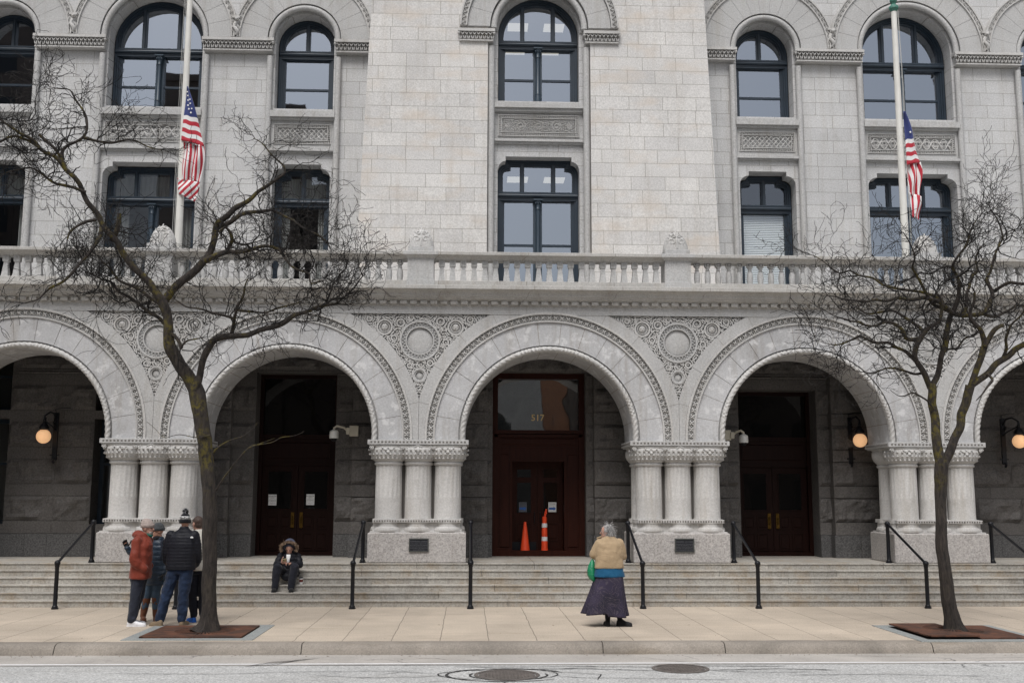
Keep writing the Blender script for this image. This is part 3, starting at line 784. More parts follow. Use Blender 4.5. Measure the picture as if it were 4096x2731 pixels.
def ringband(mb, xc, zs, ra, rb, y0, y1, n=40, blocks=0):
    if not blocks:
        secs = []
        for i in range(n+1):
            a = PI*i/n; c, s = math.cos(a), math.sin(a)
            secs.append([(xc+ra*c,y0,zs+ra*s),(xc+rb*c,y0,zs+rb*s),(xc+rb*c,y1,zs+rb*s),(xc+ra*c,y1,zs+ra*s)])
        mb.ring(secs)
    else:
        for k in range(blocks):
            a0, a1 = PI*k/blocks+.0022, PI*(k+1)/blocks-.0022; secs = []
            for i in range(5):
                a = a0+(a1-a0)*i/4; c, s = math.cos(a), math.sin(a)
                secs.append([(xc+ra*c,y0,zs+ra*s),(xc+rb*c,y0,zs+rb*s),(xc+rb*c,y1,zs+rb*s),(xc+ra*c,y1,zs+ra*s)])
            mb.ring(secs)
def rollring(mb, xc, zs, r, y, t, n=48):
    mb.tube([(xc+r*math.cos(PI*i/n), y, zs+r*math.sin(PI*i/n)) for i in range(n+1)], t, 10)
def panel(parent, xa, xb, za, zb, y, style):
    m = MB(); m.box(xa, xb, y+.10, y+.13, za, zb)
    for (i0, i1, yy) in ((0, .018, y-.0), (.085, .10, y-.005)):
        o_ = [(xa+i0, za+i0), (xb-i0, za+i0), (xb-i0, zb-i0), (xa+i0, zb-i0)]; i_ = [(xa+i1, za+i1), (xb-i1, za+i1), (xb-i1, zb-i1), (xa+i1, zb-i1)]
        m.frame(o_, i_, yy, y+.12)
    # border running leaf
    def border(x, z, a): leaf(m, x, z, a, .055, .034, y+.05)
    n = int((xb-xa-.1)/.048)
    for i in range(n+1):
        x = xa+.05+(xb-xa-.1)*i/n
        for z in (za+.05, zb-.05): border(x, z, .8 if i % 2 else -.8)
    n = int((zb-za-.2)/.05)
    for i in range(n+1):
        z = za+.1+(zb-za-.2)*i/n
        for x in (xa+.05, xb-.05): border(x, z, .8 if i % 2 else -.8)
    xa2, xb2, za2, zb2 = xa+.11, xb-.11, za+.11, zb-.11; A = (zb2-za2)/2-.015; zc = (za2+zb2)/2; Lx = xb2-xa2
    if style == 'knot':
        nn = 4
        for ph in range(nn):
            pts = [(xa2+Lx*i/60, y+.02-.012*math.cos(i*.9+ph*2), zc+A*(2/PI)*math.asin(math.sin(2*PI*(i/60*Lx/.50)+2*PI*ph/nn))) for i in range(61)]; m.tube(pts, .013, 5)
    elif style == 'loop':
        for ph in range(2):
            for amp in (1, .55):
                pts = [(xa2+Lx*i/80, y+.02-.012*math.cos(i*.6+ph*3), zc+amp*A*math.sin(2*PI*(i/80*Lx/.46)+PI*ph)) for i in range(81)]; m.tube(pts, .017, 5)
        nr = int(Lx/.23)
        for j in range(nr):
            x0 = xa2+.115+.23*j; m.tube([(x0+.05*math.cos(2*PI*q/12), y+.005, zc+.05*math.sin(2*PI*q/12)) for q in range(13)], .011, 5)
    else:
        cs = [((xa2+xb2)/2+sg*.46, A*.92) for sg in (-1, 1)]+[((xa2+xb2)/2, A*.8)]+[((xa2+xb2)/2+sg*.80, A*.45) for sg in (-1, 1)]
        for xc_, rr in cs:
            sg = 1 if xc_ > (xa2+xb2)/2 else -1; pts = []
            for t in range(40):
                a = sg*t*.28+PI/2; q = rr*(1-t/44); pts.append((xc_+q*math.cos(a), y+.02, zc+q*math.sin(a)))
            m.tube(pts, .010, 5)
            for rq in (.78, .42):
                nq = max(5, int(2*PI*rr*rq/.045))
                for q in range(nq): a = 2*PI*q/nq; leaf(m, xc_+rr*rq*math.cos(a), zc+rr*rq*math.sin(a), a+.9, .052, .022, y+.055)
        rg = random.Random(4); got = []
        for _ in range(3000):
            x = rg.uniform(xa2+.02, xb2-.02); z = rg.uniform(za2+.02, zb2-.02)
            if any(math.hypot(x-a, z-zc) < b for a, b in cs) or any((x-a)**2+(z-b)**2 < .0013 for a, b in got): continue
            got.append((x, z)); leaf(m, x, z, math.atan2(z-zc, x-(xa2+xb2)/2)+.6, .06, .024, y+.055)
    return m.build('carved_panel', M['carve'], parent)
def capband(parent, xa, xb, z0, z1, y, yb):
    m = MB(); m.box(xa-.02, xb+.02, y-.035, yb, z1-.075, z1); m.box(xa+.03, xb-.03, y+.085, yb, z0+.02, z1-.07)
    m.tube([(xa+.03, y+.03, z0+.015), (xb-.03, y+.03, z0+.015)], .022, 8); m.box(xa+.02, xb-.02, y+.01, yb, z0, z0+.03)
    n = max(2, int((xb-xa)/.10))
    for i in range(n):
        x = xa+(xb-xa)*(i+.5)/n; zm = (z0+z1)/2-.02
        for sg in (-1, 1):
            leaf(m, x+sg*.022, zm-.045, PI/2-sg*.25, .12, .028, y+.045); leaf(m, x+sg*.032, zm+.05, PI/2+sg*.5, .09, .026, y+.03)
        m.ball((x, y+.0, z1-.10), (.016,.02,.016), 6, 4)
    for x in (xa+.0, xb-.0):
        m.ball((x, y+.0, z1-.12), (.035,.045,.035), 8, 6)
    return m.build('capital_band', M['carve'], parent)
TZ0, TZ1 = 6.4, 19.0
hl = lambda z: 4.575+(z-6.4)*(4.28-4.575)/(15.0-6.4)       # half width of the battered tower
ty = lambda z: 26.02+(z-6.4)*.012
ZS = 13.99                                                   # springing of the upper arches
# --- tower
tw = MB(); XR = 1.31
hole = [(C-XR, TZ0+.01), (C+XR, TZ0+.01)]+[(C+XR*math.cos(PI*i/24), ZS+XR*math.sin(PI*i/24)) for i in range(25)]
outer = [(C-hl(TZ0), TZ0), (C+hl(TZ0), TZ0), (C+hl(TZ1), TZ1), (C-hl(TZ1), TZ1)]
polys = [[Vector((x, z, 0)) for x, z in outer], [Vector((x, z, 0)) for x, z in hole]]
tri = tessellate_polygon(polys); flat = outer+hole
tw.add([(x, ty(z), z) for x, z in flat], tri)
n = len(hole); tw.add([(x, ty(z), z) for x, z in hole]+[(x, 26.5, z) for x, z in hole], [(i, (i+1) % n, (i+1) % n+n, i+n) for i in range(n)])
for s in (-1, 1): tw.add([(C+s*hl(TZ0), ty(TZ0), TZ0), (C+s*hl(TZ0), 27.6, TZ0), (C+s*hl(TZ1), 27.6, TZ1), (C+s*hl(TZ1), ty(TZ1), TZ1)], [(0,1,2,3)])
tower = tw.build('tower_wall', M['tower'], bld)
# recessed centre bay
cb = MB()
up_o = arched(C, 1.045, 12.13, ZS+.01); lo_o = shoulder(C, 1.04, lower['z0'], lower['zt'], .84, lower['zsh'])
wallface(cb, [(C-1.35, TZ0), (C+1.35, TZ0), (C+1.35, 15.5), (C-1.35, 15.5)], [up_o, lo_o], 26.36, 26.68)
cen = cb.build('centre_bay', M['side'], bld)
pb = MB()
pb.box(C-1.13, C+1.13, 26.2, 26.5, 11.91, 12.045); pb.box(C-1.13, C+1.13, 26.26, 26.5, 11.83, 11.91)
pb.box(C-1.13, C+1.13, 26.30, 26.5, 11.80, 11.83); pb.box(C-1.13, C+1.13, 26.24, 26.5, 11.03, 11.10); pb.box(C-1.13, C+1.13, 26.29, 26.5, 10.98, 11.03)
pb.build('sill', M['smooth'], cen)
panel(cen, C-1.04, C+1.04, 11.19, 11.75, 26.31, 'acanthus')
cc_ = MB()
for s in (-1, 1): colonnette(cc_, C+s*1.215, 26.20, 6.66, 13.56)
rollring(cc_, C, ZS, 1.165, 26.15, .085); cc_.build('colonnette', M['smooth'], cen, smooth=40)
vr = MB(); ringband(vr, C, ZS, 1.05, 1.14, 26.33, 26.5, blocks=17); ringband(vr, C, ZS, 1.26, 1.83, 26.03, 26.2, blocks=11)
vr.build('arch_ring', M['smooth'], cen)
zz_ = MB(); ringband(zz_, C, ZS, 1.84, 1.875, 25.97, 26.2); ringband(zz_, C, ZS, 1.99, 2.03, 25.97, 26.2); ringband(zz_, C, ZS, 1.87, 2.0, 26.02, 26.2)
for i in range(46):
    a = PI*(i+.5)/46; d = PI/92; p = lambda r, q: (C+r*math.cos(a+q), 26.0, ZS+r*math.sin(a+q))
    zz_.tube([p(1.885, -d), p(1.985, 0), p(1.885, d)], .014, 4)
zz_.build('zigzag_band', M['carve'], cen)
capband(cen, .72, 1.62, 13.60, 13.915, 26.03, 26.4); capband(cen, C*2-1.62+.0, C*2-.72, 13.60, 13.915, 26.03, 26.4)
window(cen, C, 1.03, 12.13, arched(C, 1.03, 12.13, ZS+.01), 13.86, 3, 26.67, True, 12.85, ex_light)
window(cen, C, 1.03, lower['z0'], shoulder(C, 1.03, lower['z0'], lower['zt'], .83, lower['zsh']), 9.80, 3, 26.67, True, 8.45, ex_light)
# --- side walls
def side(sgn):
    cx = [C+sgn*6.117, C+sgn*10.005, C+sgn*13.893]; hw = [.745, 1.195, .745]; RO = [1.83, 2.15, 1.83]
    holes = []; fr = []
    for x, h in zip(cx, hw):
        holes.append(arched(x, h+.02, 12.13, ZS)); holes.append(shoulder(x, h+.0, lower['z0'], 10.63, h-.24, 10.28))
    xa, xb = (C+sgn*4.2, C+sgn*26)
    xa, xb = min(xa, xb), max(xa, xb)
    s = MB(); wallface(s, [(xa, TZ0), (xb, TZ0), (xb, TZ1-1), (xa, TZ1-1)], holes, 27.2, 27.62)
    wl = s.build('side_wall', M['side'], bld)
    cl = MB(); ar = MB(); cbd = MB()
    for x, h, ro in zip(cx, hw, RO):
        a, b = x-h-.07, x+h+.07; sm = MB()
        sm.box(a-.02, b+.02, 27.02, 27.3, 11.86, 12.02); sm.box(a, b, 27.09, 27.3, 11.80, 11.86); sm.box(a-.02, b+.02, 27.08, 27.3, 10.96, 11.03); sm.box(a, b, 27.13, 27.3, 10.92, 10.96)
        sm.box(a, b, 27.27, 27.32, 11.03, 11.80); sm.box(a, x-h, 27.165, 27.3, 11.03, 11.80); sm.box(x+h, b, 27.165, 27.3, 11.03, 11.80); sm.box(x-h, x+h, 27.165, 27.3, 11.03, 11.155); sm.box(x-h, x+h, 27.165, 27.3, 11.705, 11.80); sm.build('sill', M['smooth'], wl)
        for q in (-1, 1): colonnette(cl, x+q*(h+.145), 27.12, 6.66, 13.62, .078)
        rollring(cl, x, ZS, h+.125, 27.08, .078)
        ringband(ar, x, ZS, h+.025, h+.10, 27.21, 27.35, blocks=19); ringband(ar, x, ZS, h+.215, ro-.16, 27.0, 27.21, blocks=13)
        for (ra, rb, yy) in ((ro-.16, ro-.13, 26.96), (ro-.02, ro+.02, 26.96), (ro-.13, ro-.02, 27.0)): ringband(cbd, x, ZS, ra, rb, yy, 27.21)
        nn = int(PI*ro/.16)
        for i in range(nn):
            a_ = PI*(i+.5)/nn; cxx, czz = x+(ro-.075)*math.cos(a_), ZS+(ro-.075)*math.sin(a_)
            cbd.tube([(cxx+.036*math.cos(2*PI*j/9), 26.985, czz+.036*math.sin(2*PI*j/9)) for j in range(10)], .012, 4); cbd.ball((cxx, 26.99, czz), .018, 6, 4)
            a2 = a_+PI/2/nn; cbd.ball((x+(ro-.075)*math.cos(a2), 26.985, ZS+(ro-.075)*math.sin(a2)), (.014, .02, .04), 5, 4)
    cl.build('colonnette', M['smooth'], wl, smooth=40); ar.build('arch_ring', M['smooth'], wl); cbd.build('carved_band', M['carve'], wl)
    for x, h, st in zip(cx, hw, ('knot', 'loop', 'knot')): panel(wl, x-h-.0, x+h+.0, 11.16, 11.70, 27.14, st)
    edges = [C+sgn*4.35, cx[0]-sgn*(hw[0]+.06), cx[0]+sgn*(hw[0]+.06), cx[1]-sgn*(hw[1]+.06), cx[1]+sgn*(hw[1]+.06), cx[2]-sgn*(hw[2]+.06), cx[2]+sgn*(hw[2]+.06), C+sgn*17]
    for i in range(0, 8, 2): capband(wl, min(edges[i], edges[i+1]), max(edges[i], edges[i+1]), 13.63, 13.97, 26.99, 27.3)
    # carved beasts where the carved bands meet
    for i in (0, 1):
        bm_ = MB()
        xm = (cx[i]+sgn*RO[i]+cx[i+1]-sgn*RO[i+1])/2
        bm_.box(xm-.11, xm+.11, 27.03, 27.3, 14.0, 14.5)
        pts = [(xm+.05*math.sin(t*1.1), 26.98-.03*math.sin(t*.7), 14.03+.058*t) for t in range(9)]; bm_.tube(pts, [.03,.05,.06,.055,.05,.06,.07,.05,.03], 8)
        bm_.ball((xm+.03, 26.93, 14.46), (.055,.07,.05), 8, 6); bm_.tube([(xm+.03,26.9,14.45),(xm+.0,26.84,14.42)], [.03,.015], 6)
        for q in (-1, 1):
            bm_.tube([(xm+q*.03,26.97,14.30),(xm+q*.10,26.94,14.22),(xm+q*.08,26.95,14.12)], [.03,.022,.012], 6); bm_.tube([(xm,26.98,14.35),(xm+q*.09,26.99,14.44),(xm+q*.11,27.0,14.34)], [.02,.03,.008], 6)
        bm_.box(xm-.1, xm+.1, 26.95, 27.3, 14.5, 14.56)
        bm_.build('carved_corbel', M['carve'], wl, smooth=60)
    for i, (x, h) in enumerate(zip(cx, hw)):
        big = i == 1
        window(wl, x, h, 12.13, arched(x, h, 12.13, ZS), 13.86, 3 if big else 2, 27.6, big, 12.84)
        ex = {(-1,0): ex_curt, (-1,1): ex_curt, (-1,2): ex_curt, (1,0): ex_blind, (1,1): None, (1,2): ex_shade(.3)}[(sgn, i)]
        window(wl, x, h-.02, lower['z0'], shoulder(x, h-.02, lower['z0'], 10.6, h-.26, 10.26), 9.80, 3 if big else 2, 27.6, big, 8.45, ex)
    return wl
side(-1); side(1)
# rooms behind the windows (floors, ceilings, back wall) so that the panes look into depth
rm = MB()
rm.box(-24, 29, 32.5, 32.6, 5, 19); 
for z in (5.6, 11.15, 15.9): rm.box(-24, 29, 27.9, 32.5, z, z+.3)
for x in (-24, -13, -9.2, -5.2, -1.6, 7.15, 10.8, 14.9, 29): rm.box(x, x+.12, 27.85, 32.5, 5, 16)
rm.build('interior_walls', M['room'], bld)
rf = MB(); rf.box(-24, 29, 27.15, 33, 18.0, 18.5); rf.box(C-4.2, C+4.2, 26.1, 33, 18.9, 19.3); rf.build('roof', M['smooth'], bld)
# ------------------------------------------------------------------ porch wall, courses of rough and smooth granite
def rough_block(mb, xa, xb, za, zb, y, amp, seed):
    amp *= 1.7
    nx = max(4, int((xb-xa)/.07)); nz = max(4, int((zb-za)/.07)); rows = []
    for j in range(nz+1):
        row = []
        for i in range(nx+1):
            u, v = i/nx, j/nz; e = min(u*(xb-xa), (1-u)*(xb-xa), v*(zb-za), (1-v)*(zb-za)); k = min(1, e/.07)
            x = xa+(xb-xa)*u; z = za+(zb-za)*v
            d = amp*k*(.5+.9*noise.noise(Vector((x*2.2, z*2.6, seed)))+.5*noise.noise(Vector((x*7, z*7, seed+3))))
            row.append((x, y-max(0, d), z))
        rows.append(row)
    mb.strip(rows)
courses = [(ZP, 1.255, 'b'), (1.255, 1.544, 's'), (1.544, 2.101, 'r'), (2.101, 2.368, 's'), (2.368, 2.93, 'r'), (2.93, 3.2, 's'), (3.2, 3.767, 'r'), (3.767, 4.04, 's'), (4.04, 4.6, 'r'), (4.6, 4.87, 's'), (4.87, 5.43, 'r'), (5.43, 5.8, 's')]
DO = [(-2.93, .925, 4.95), (2.70, 1.085, 5.0), (8.31, .925, 4.62)]
WO_ = [(-7.5, -5.98, 1.46, 3.85), (-7.5, -5.98, 4.05, 5.3), (-11.3, -9.42, 1.46, 3.85), (-11.3, -9.42, 4.05, 5.3)]
pw = MB(); pbs = MB(); rr = random.Random(3)
def openings(za, zb):
    o = [(c-h, c+h) for c, h, zt in DO if za < zt-.01]+[(a, b) for a, b, q0, q1 in WO_ if zb > q0+.01 and za < q1-.01 and not (za < q0-.01 or zb > q1+.01)]
    return sorted(o)
zl = sorted(set([c[0] for c in courses]+[5.8]))
def fillc(za, zb, kind, seed):
    ops = openings(za, zb); x = -16.
    for (a, b) in ops+[(22., 22.)]:
        L = a-x
        if kind == 'b' and L > .02:
            pbs = MB(); n = max(1, round(L/1.5))
            for q in range(n): pbs.bbox(x+L*q/n+.003, x+L*(q+1)/n-.003, 24.97, 25.3, za+.003, zb-.003, .004)
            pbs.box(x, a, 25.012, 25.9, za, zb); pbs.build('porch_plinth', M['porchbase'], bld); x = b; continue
        if L > .02:
            mb = pbs if kind == 'b' else pw; y = 24.97 if kind == 'b' else 25.0
            n = max(1, round(L/(1.15 if kind == 'r' else 1.5))); cuts = [x]+[x+L*(q+rr.uniform(-.18, .18))/n for q in range(1, n)]+[a]
            for c0, c1 in zip(cuts[:-1], cuts[1:]):
                if kind == 'r': rough_block(mb, c0+.008, c1-.008, za+.008, zb-.008, y, .05, seed+c0)
                else: mb.bbox(c0+.003, c1-.003, y, y+.3, za+.003, zb-.003, .004)
            mb.box(x, a, 25.012, 25.9 if kind != 'b' else 25.9, za, zb)
        x = b
split = []
for za, zb, kd in courses:
    cuts = [za, zb]
    for q in [c[2] for c in DO]+[q for w_ in WO_ for q in w_[2:]]:
        if za+.02 < q < zb-.02: cuts.append(q)
    cuts.sort()
    for a, b in zip(cuts[:-1], cuts[1:]): fillc(a, b, kd, zb)
# pilasters behind each free-standing pier
for k in (-2, -1, 0, 1, 2, 3):
    for za, zb, kd in courses:
        xa, xb = k*B-1.6, k*B+1.5
        if k == -1: xa = -5.95+.0; xb = k*B+1.2
        if k == -2: xb = xa+1.9; xa = xa-.3; xb = -11.35
        if kd == 'b':
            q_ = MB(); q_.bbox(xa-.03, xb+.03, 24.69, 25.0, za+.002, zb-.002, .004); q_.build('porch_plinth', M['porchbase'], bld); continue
        mb = pw
        if kd == 'r': mb.box(xa+.01, xb-.01, 24.76, 25.0, za+.002, zb-.002); rough_block(mb, xa+.005, xb-.005, za+.005, zb-.005, 24.755, .05, zb+k)
        else: mb.bbox(xa, xb, 24.72, 25.0, za+.002, zb-.002, .004)
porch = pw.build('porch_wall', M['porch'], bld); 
pc = MB(); pc.box(-30, 34, 22.9, 26.2, 5.75, 6.3); pc.build('porch_ceiling', M['smooth'], bld)
# porch windows beyond the left arch
for (a, b, z0, z1) in WO_:
    m = MB(); o_ = [(a, z0), (b, z0), (b, z1), (a, z1)]; m.frame(o_, opoly(o_, .09), 25.5, 25.6); m.box(a+.05, b-.05, 25.53, 25.6, (z0+z1)/2+.15, (z0+z1)/2+.2)
    wdo = m.build('porch_window', M['frame'], bld)
    g = MB(); g.add([(a+.05,25.57,z0+.05),(b-.05,25.57,z0+.05),(b-.05,25.57,z1-.05),(a+.05,25.57,z1-.05)], [(0,1,2,3)]); g.build('glass', M['glassdoor'], wdo)
# ------------------------------------------------------------------ doors
def text(name, s, size, x, y, z, mat, parent=None, ext=.002, align='CENTER', font_scale=(1, 1), bold=0):
    cu = bpy.data.curves.new(name, 'FONT'); cu.body = s; cu.size = size; cu.extrude = ext; cu.align_x = align; cu.align_y = 'CENTER'; cu.offset = bold; cu.resolution_u = 2
    t_ = bpy.data.objects.new(name+'_tmp', cu); col.objects.link(t_); bpy.context.view_layer.update()
    me = bpy.data.meshes.new_from_object(t_); bpy.data.objects.remove(t_)
    mb = MB(); mb.add([(x+v.co.x*font_scale[0], y-v.co.z, z+v.co.y*font_scale[1]) for v in me.vertices], [tuple(p.vertices) for p in me.polygons])
    return mb, mb.build(name, mat, parent)
def doorleaf(root, xa, xb, z0, z1, Y, panes, panels, kick=False, wood='wood'):
    m = MB(); m.box(xa, xb, Y, Y+.05, z0, z1)
    # stiles and rails proud, panes and panels set in
    def border(q, d=.02, wd=.03):
        x0, x1, a, b = q; o_ = [(x0, a), (x1, a), (x1, b), (x0, b)]; m2.frame(o_, opoly(o_, wd), Y-d, Y+.01)
    m2 = MB()
    for q in panes: border(q, .02, .018)
    for q in panels: border(q, .018, .02); x0, x1, a, b = q; m2.bbox(x0+.05, x1-.05, Y-.014, Y+.01, a+.05, b-.05, .012)
    for q in range(0): pass
    m.v += []; m.add(m2.v, m2.f); d = m.build('door_leaf', M[wood], root)
    g = MB()
    for (x0, x1, a, b) in panes: g.box(x0+.015, x1-.015, Y-.006, Y-.002, a+.015, b-.015)
    if panes: g.build('pane', M['darkglass'], d)
    if kick: k = MB(); k.box(xa+.02, xb-.02, Y-.012, Y-.001, z0+.01, z0+.3); k.build('kick_plate', M['black'], d)
    return d
def dglass():
    m, t, p = nodes('dark_door_glass'); p.inputs['Base Color'].default_value = (.006,.006,.006,1); p.inputs['Roughness'].default_value = .03; p.inputs['Specular IOR Level'].default_value = .5
    a = NT(t); n = a.noise(a.pos(), 2, 2, .5); bu = a.n('Bump', Strength=.12, Distance=.008, Height=n); t.links.new(bu.outputs[0], p.inputs['Normal']); return m
M['darkglass'] = dglass()
M['gold'] = plain('gilt_lettering', (.75,.52,.2), .4, nz=.1)
def side_door(cx):
    h = .925; m = MB(); Y = 25.62; top = 4.95 if cx < 0 else 4.62
    o_ = [(cx-h, ZP), (cx+h, ZP), (cx+h, top), (cx-h, top)]
    m.frame(o_, opoly(o_, .09), Y-.1, Y+.1); m.box(cx-h+.08, cx+h-.08, Y-.04, Y+.08, 2.85, 3.52); m.box(cx-h+.08, cx+h-.08, Y-.09, Y, 3.46, 3.54); m.box(cx-h+.08, cx+h-.08, Y-.07, Y, 2.83, 2.88)
    m.bbox(cx-h+.2, cx+h-.2, Y-.06, Y, 2.98, 3.36, .02)
    d = m.build('entrance_doorway', M['wood'], bld)
    g = MB(); g.box(cx-h+.1, cx+h-.1, Y-.02, Y, 3.54, top-.09); g.build('transom_pane', M['darkglass'], d)
    for s in (-1, 1):
        xa, xb = (cx-h+.09, cx-.005) if s < 0 else (cx+.005, cx+h-.09)
        w_ = xb-xa; i_ = .13
        panes = [(xa+i_, xb-i_, 1.80, 2.69)]
        xm = (xa+xb)/2; pn = [(xa+i_, xm-.03, 1.36, 1.68), (xm+.03, xb-i_, 1.36, 1.68), (xa+i_, xm-.03, .86, 1.28), (xm+.03, xb-i_, .86, 1.28)]
        L = doorleaf(bld, xa, xb, ZP+.01, 2.83, Y, panes, pn)
        hb = MB(); x = cx+s*-.0+(.10 if s > 0 else -.10); 
        secs = [[(x+.04*c_*q, Y-.026, 1.36+.2+zz), (x+.04*c_*q, Y-.018, 1.36+.2+zz)] for c_, q, zz in ()]
        hb.bbox(x-.038, x+.038, Y-.03, Y-.015, 1.38, 1.74, .006); hb.lathe(x, Y-.02, [(.01,1.36),(.03,1.375),(.03,1.38)], 8); hb.tube([(x, Y-.03, 1.48), (x, Y-.075, 1.50), (x, Y-.075, 1.62), (x, Y-.03, 1.64)], .011, 6)
        hb.build('door_handle', M['brass'], L, smooth=40)
    return d
side_door(DO[0][0]); side_door(DO[2][0])
def centre_door():
    cx = DO[1][0]; h = 1.085; Y = 25.35
    m = MB(); o_ = [(cx-h, ZP), (cx+h, ZP), (cx+h, 5.0), (cx-h, 5.0)]; m.frame(o_, opoly(o_, .13), Y-.05, Y+.2)
    m.box(cx-h+.1, cx+h-.1, Y, Y+.2, 3.27, 3.62); m.box(cx-h+.05, cx+h-.05, Y-.09, Y, 3.58, 3.66); m.box(cx-h+.05, cx+h-.05, Y-.05, Y, 3.50, 3.56); m.bbox(cx-h+.2, cx+h-.2, Y-.02, Y+.01, 3.32, 3.47, .015)
    for s in (-1, 1):
        a, b = (cx-h+.12, cx-.63) if s < 0 else (cx+.63, cx+h-.12)
        m.box(a, b, Y+.02, Y+.25, ZP, 3.27); m.bbox(a+.07, b-.06, Y, Y+.03, .95, 3.1, .015); m.box(a, b, Y-.02, Y+.05, ZP, .93)
        x = cx+s*.66; m.box(min(x, x-s*.05), max(x, x-s*.05), Y+.0, Y+.45, ZP, 3.0)
    m.box(cx-.63, cx+.63, Y+.02, Y+.3, 2.95, 3.27); m.box(cx-.68, cx+.68, Y-.01, Y+.05, 2.93, 2.99)
    d = m.build('entrance_doorway', M['woodlit'], bld)
    g = MB(); g.box(cx-h+.12, cx+h-.12, Y+.08, Y+.1, 3.66, 4.87); g.build('transom_pane', M['glassT'], d)
    text('house_number', '517', .21, 2.69, Y+.07, 3.955, M['gold'], d, bold=.002)
    Yd = 25.78
    for s in (-1, 1):
        xa, xb = (cx-.625, cx-.004) if s < 0 else (cx+.004, cx+.625)
        L = doorleaf(bld, xa, xb, ZP+.01, 2.95, Yd, [(xa+.13, xb-.13, 2.55, 2.77), (xa+.13, xb-.13, 1.72, 2.46)], [(xa+.13, xb-.13, 1.08, 1.5)], kick=s < 0, wood='woodlit')
        k = MB(); x = cx+s*.07; k.tube([(x, Yd-.01, 1.5), (x, Yd-.06, 1.5), (x, Yd-.06, 1.75), (x, Yd-.01, 1.75)], .01, 6); k.build('door_handle', M['black'], L)
M['glassT'] = glass('transom_glass', .20, (.9,.9,.9), rough=.02, wob=.8)
centre_door()
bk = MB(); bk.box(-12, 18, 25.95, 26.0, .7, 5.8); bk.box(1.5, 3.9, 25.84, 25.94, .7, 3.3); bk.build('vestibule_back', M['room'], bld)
def sign(name, x, z, w_, h_, Y, label, lines, arrow=False, dim=False):
    m = MB(); m.box(x-w_/2, x+w_/2, Y-.004, Y, z-h_/2, z+h_/2)
    o = m.build(name, M['paper'] if not dim else M['papershade'], None, loc=(x, Y, z)); tag(o, label, 'notice', 'paper notices taped to the doors')
    for (s, sz, dz) in lines: text('lettering', s, sz, x, Y-.005, z+dz, M['ink'], o, ext=.0005)
    if arrow:
        a = MB(); a.prism([(x-.08, z-.06), (x+.03, z-.06), (x+.03, z-.085), (x+.085, z-.035), (x+.03, z+.015), (x+.03, z-.01), (x-.08, z-.01)], Y-.007, Y-.0045); a.build('arrow', M['blueink'], o)
    return o
M['papershade'] = plain('paper_with_painted_shade', (.10,.11,.13), .7); M['blueink'] = plain('blue_ink', (.02,.12,.45), .6)  # darker copy of the white paper, shade put into its colour
ne = [('NO ENTRY', .045, .08), ('USE MAIN', .02, .045), ('ENTRANCE ON', .022, -.0), ('WISCONSIN AVENUE', .018, -.025), ('THANK YOU', .02, -.085)]
sign('notice', -3.51, 2.02, .19, .25, 25.61, 'white NO ENTRY notice on the left door leaf behind the seated person', ne)
sign('notice', -2.63, 2.03, .19, .25, 25.61, 'white NO ENTRY notice on the right door leaf behind the seated person', ne)
sign('notice', 3.06, 1.87, .19, .23, 25.772, 'white notice with a blue arrow pointing right, above the striped orange post', [('PLEASE USE THE', .02, .085), ('OTHER DOOR', .02, .06)], True)
sign('notice', 2.36, 1.87, .19, .23, 25.772, 'dim notice with a faint blue arrow, above the orange cone', [('PLEASE USE THE', .02, .085), ('OTHER DOOR', .02, .06)], True, True)
# ------------------------------------------------------------------ wall lanterns, cameras, plaques
M['globe'] = emis('lit_opal_globe', (1, .58, .30), .50)
def lantern(x, Y, z, wx, label):
    root = empty('wall_lantern', (x, Y, z)); tag(root, label, 'lamp', 'globe lanterns on the porch wall')
    b = MB(); yw = 24.75
    b.bbox(wx-.05, wx+.05, yw-.05, yw, z-.52, z+.55, .01)
    b.tube([(wx,yw-.06,z-.50),(wx,yw-.10,z-.54),(wx,yw-.06,z-.58)], .03, 6); b.box(wx-.1, wx+.1, yw-.045, yw, z-.42, z-.39)
    b.tube([(wx,yw-.05,z+.40),(wx,yw-.2,z+.52),(wx+(x-wx)*.5,Y+.1,z+.55),(x,Y,z+.46),(x,Y,z+.30)], .022, 8)
    b.tube([(wx,yw-.05,z+.15),(wx,yw-.22,z+.22),(x,Y+.05,z+.34),(x+.03,Y,z+.42)], .016, 6)
    b.tube([(wx+.0,yw-.02,z+.5),(wx-.03,yw-.05,z+.62),(wx+.12,yw-.03,z+.66),(wx+.3,yw-.02,z+.66)], .01, 6)
    pts = [(wx+.0, yw-.08-.07*(1-t/16)*math.cos(t*.6)-.05, z+.3+.07*(1-t/16)*math.sin(t*.6)) for t in range(15)]; b.tube(pts, .014, 5)
    b.lathe(x, Y, [(.06,z+.14),(.10,z+.16),(.115,z+.20),(.09,z+.24),(.05,z+.29),(.03,z+.33),(.045,z+.36),(.02,z+.40)], 14)
    b.build('bracket', M['black'], root, smooth=40)
    g = MB(); g.ball((x, Y, z), .157, 28, 16); g.build('globe', M['globe'], root, smooth=True)
lantern(-8.42, 24.45, 3.41, -8.26, 'lit globe lantern on black bracket, leftmost, between dark porch windows')
lantern(10.0, 24.3, 3.41, 9.92, 'lit globe lantern on black bracket to the right of the dark open doorway')
lantern(13.74, 24.35, 3.41, 13.55, 'lit globe lantern on black bracket at the right edge of the picture')
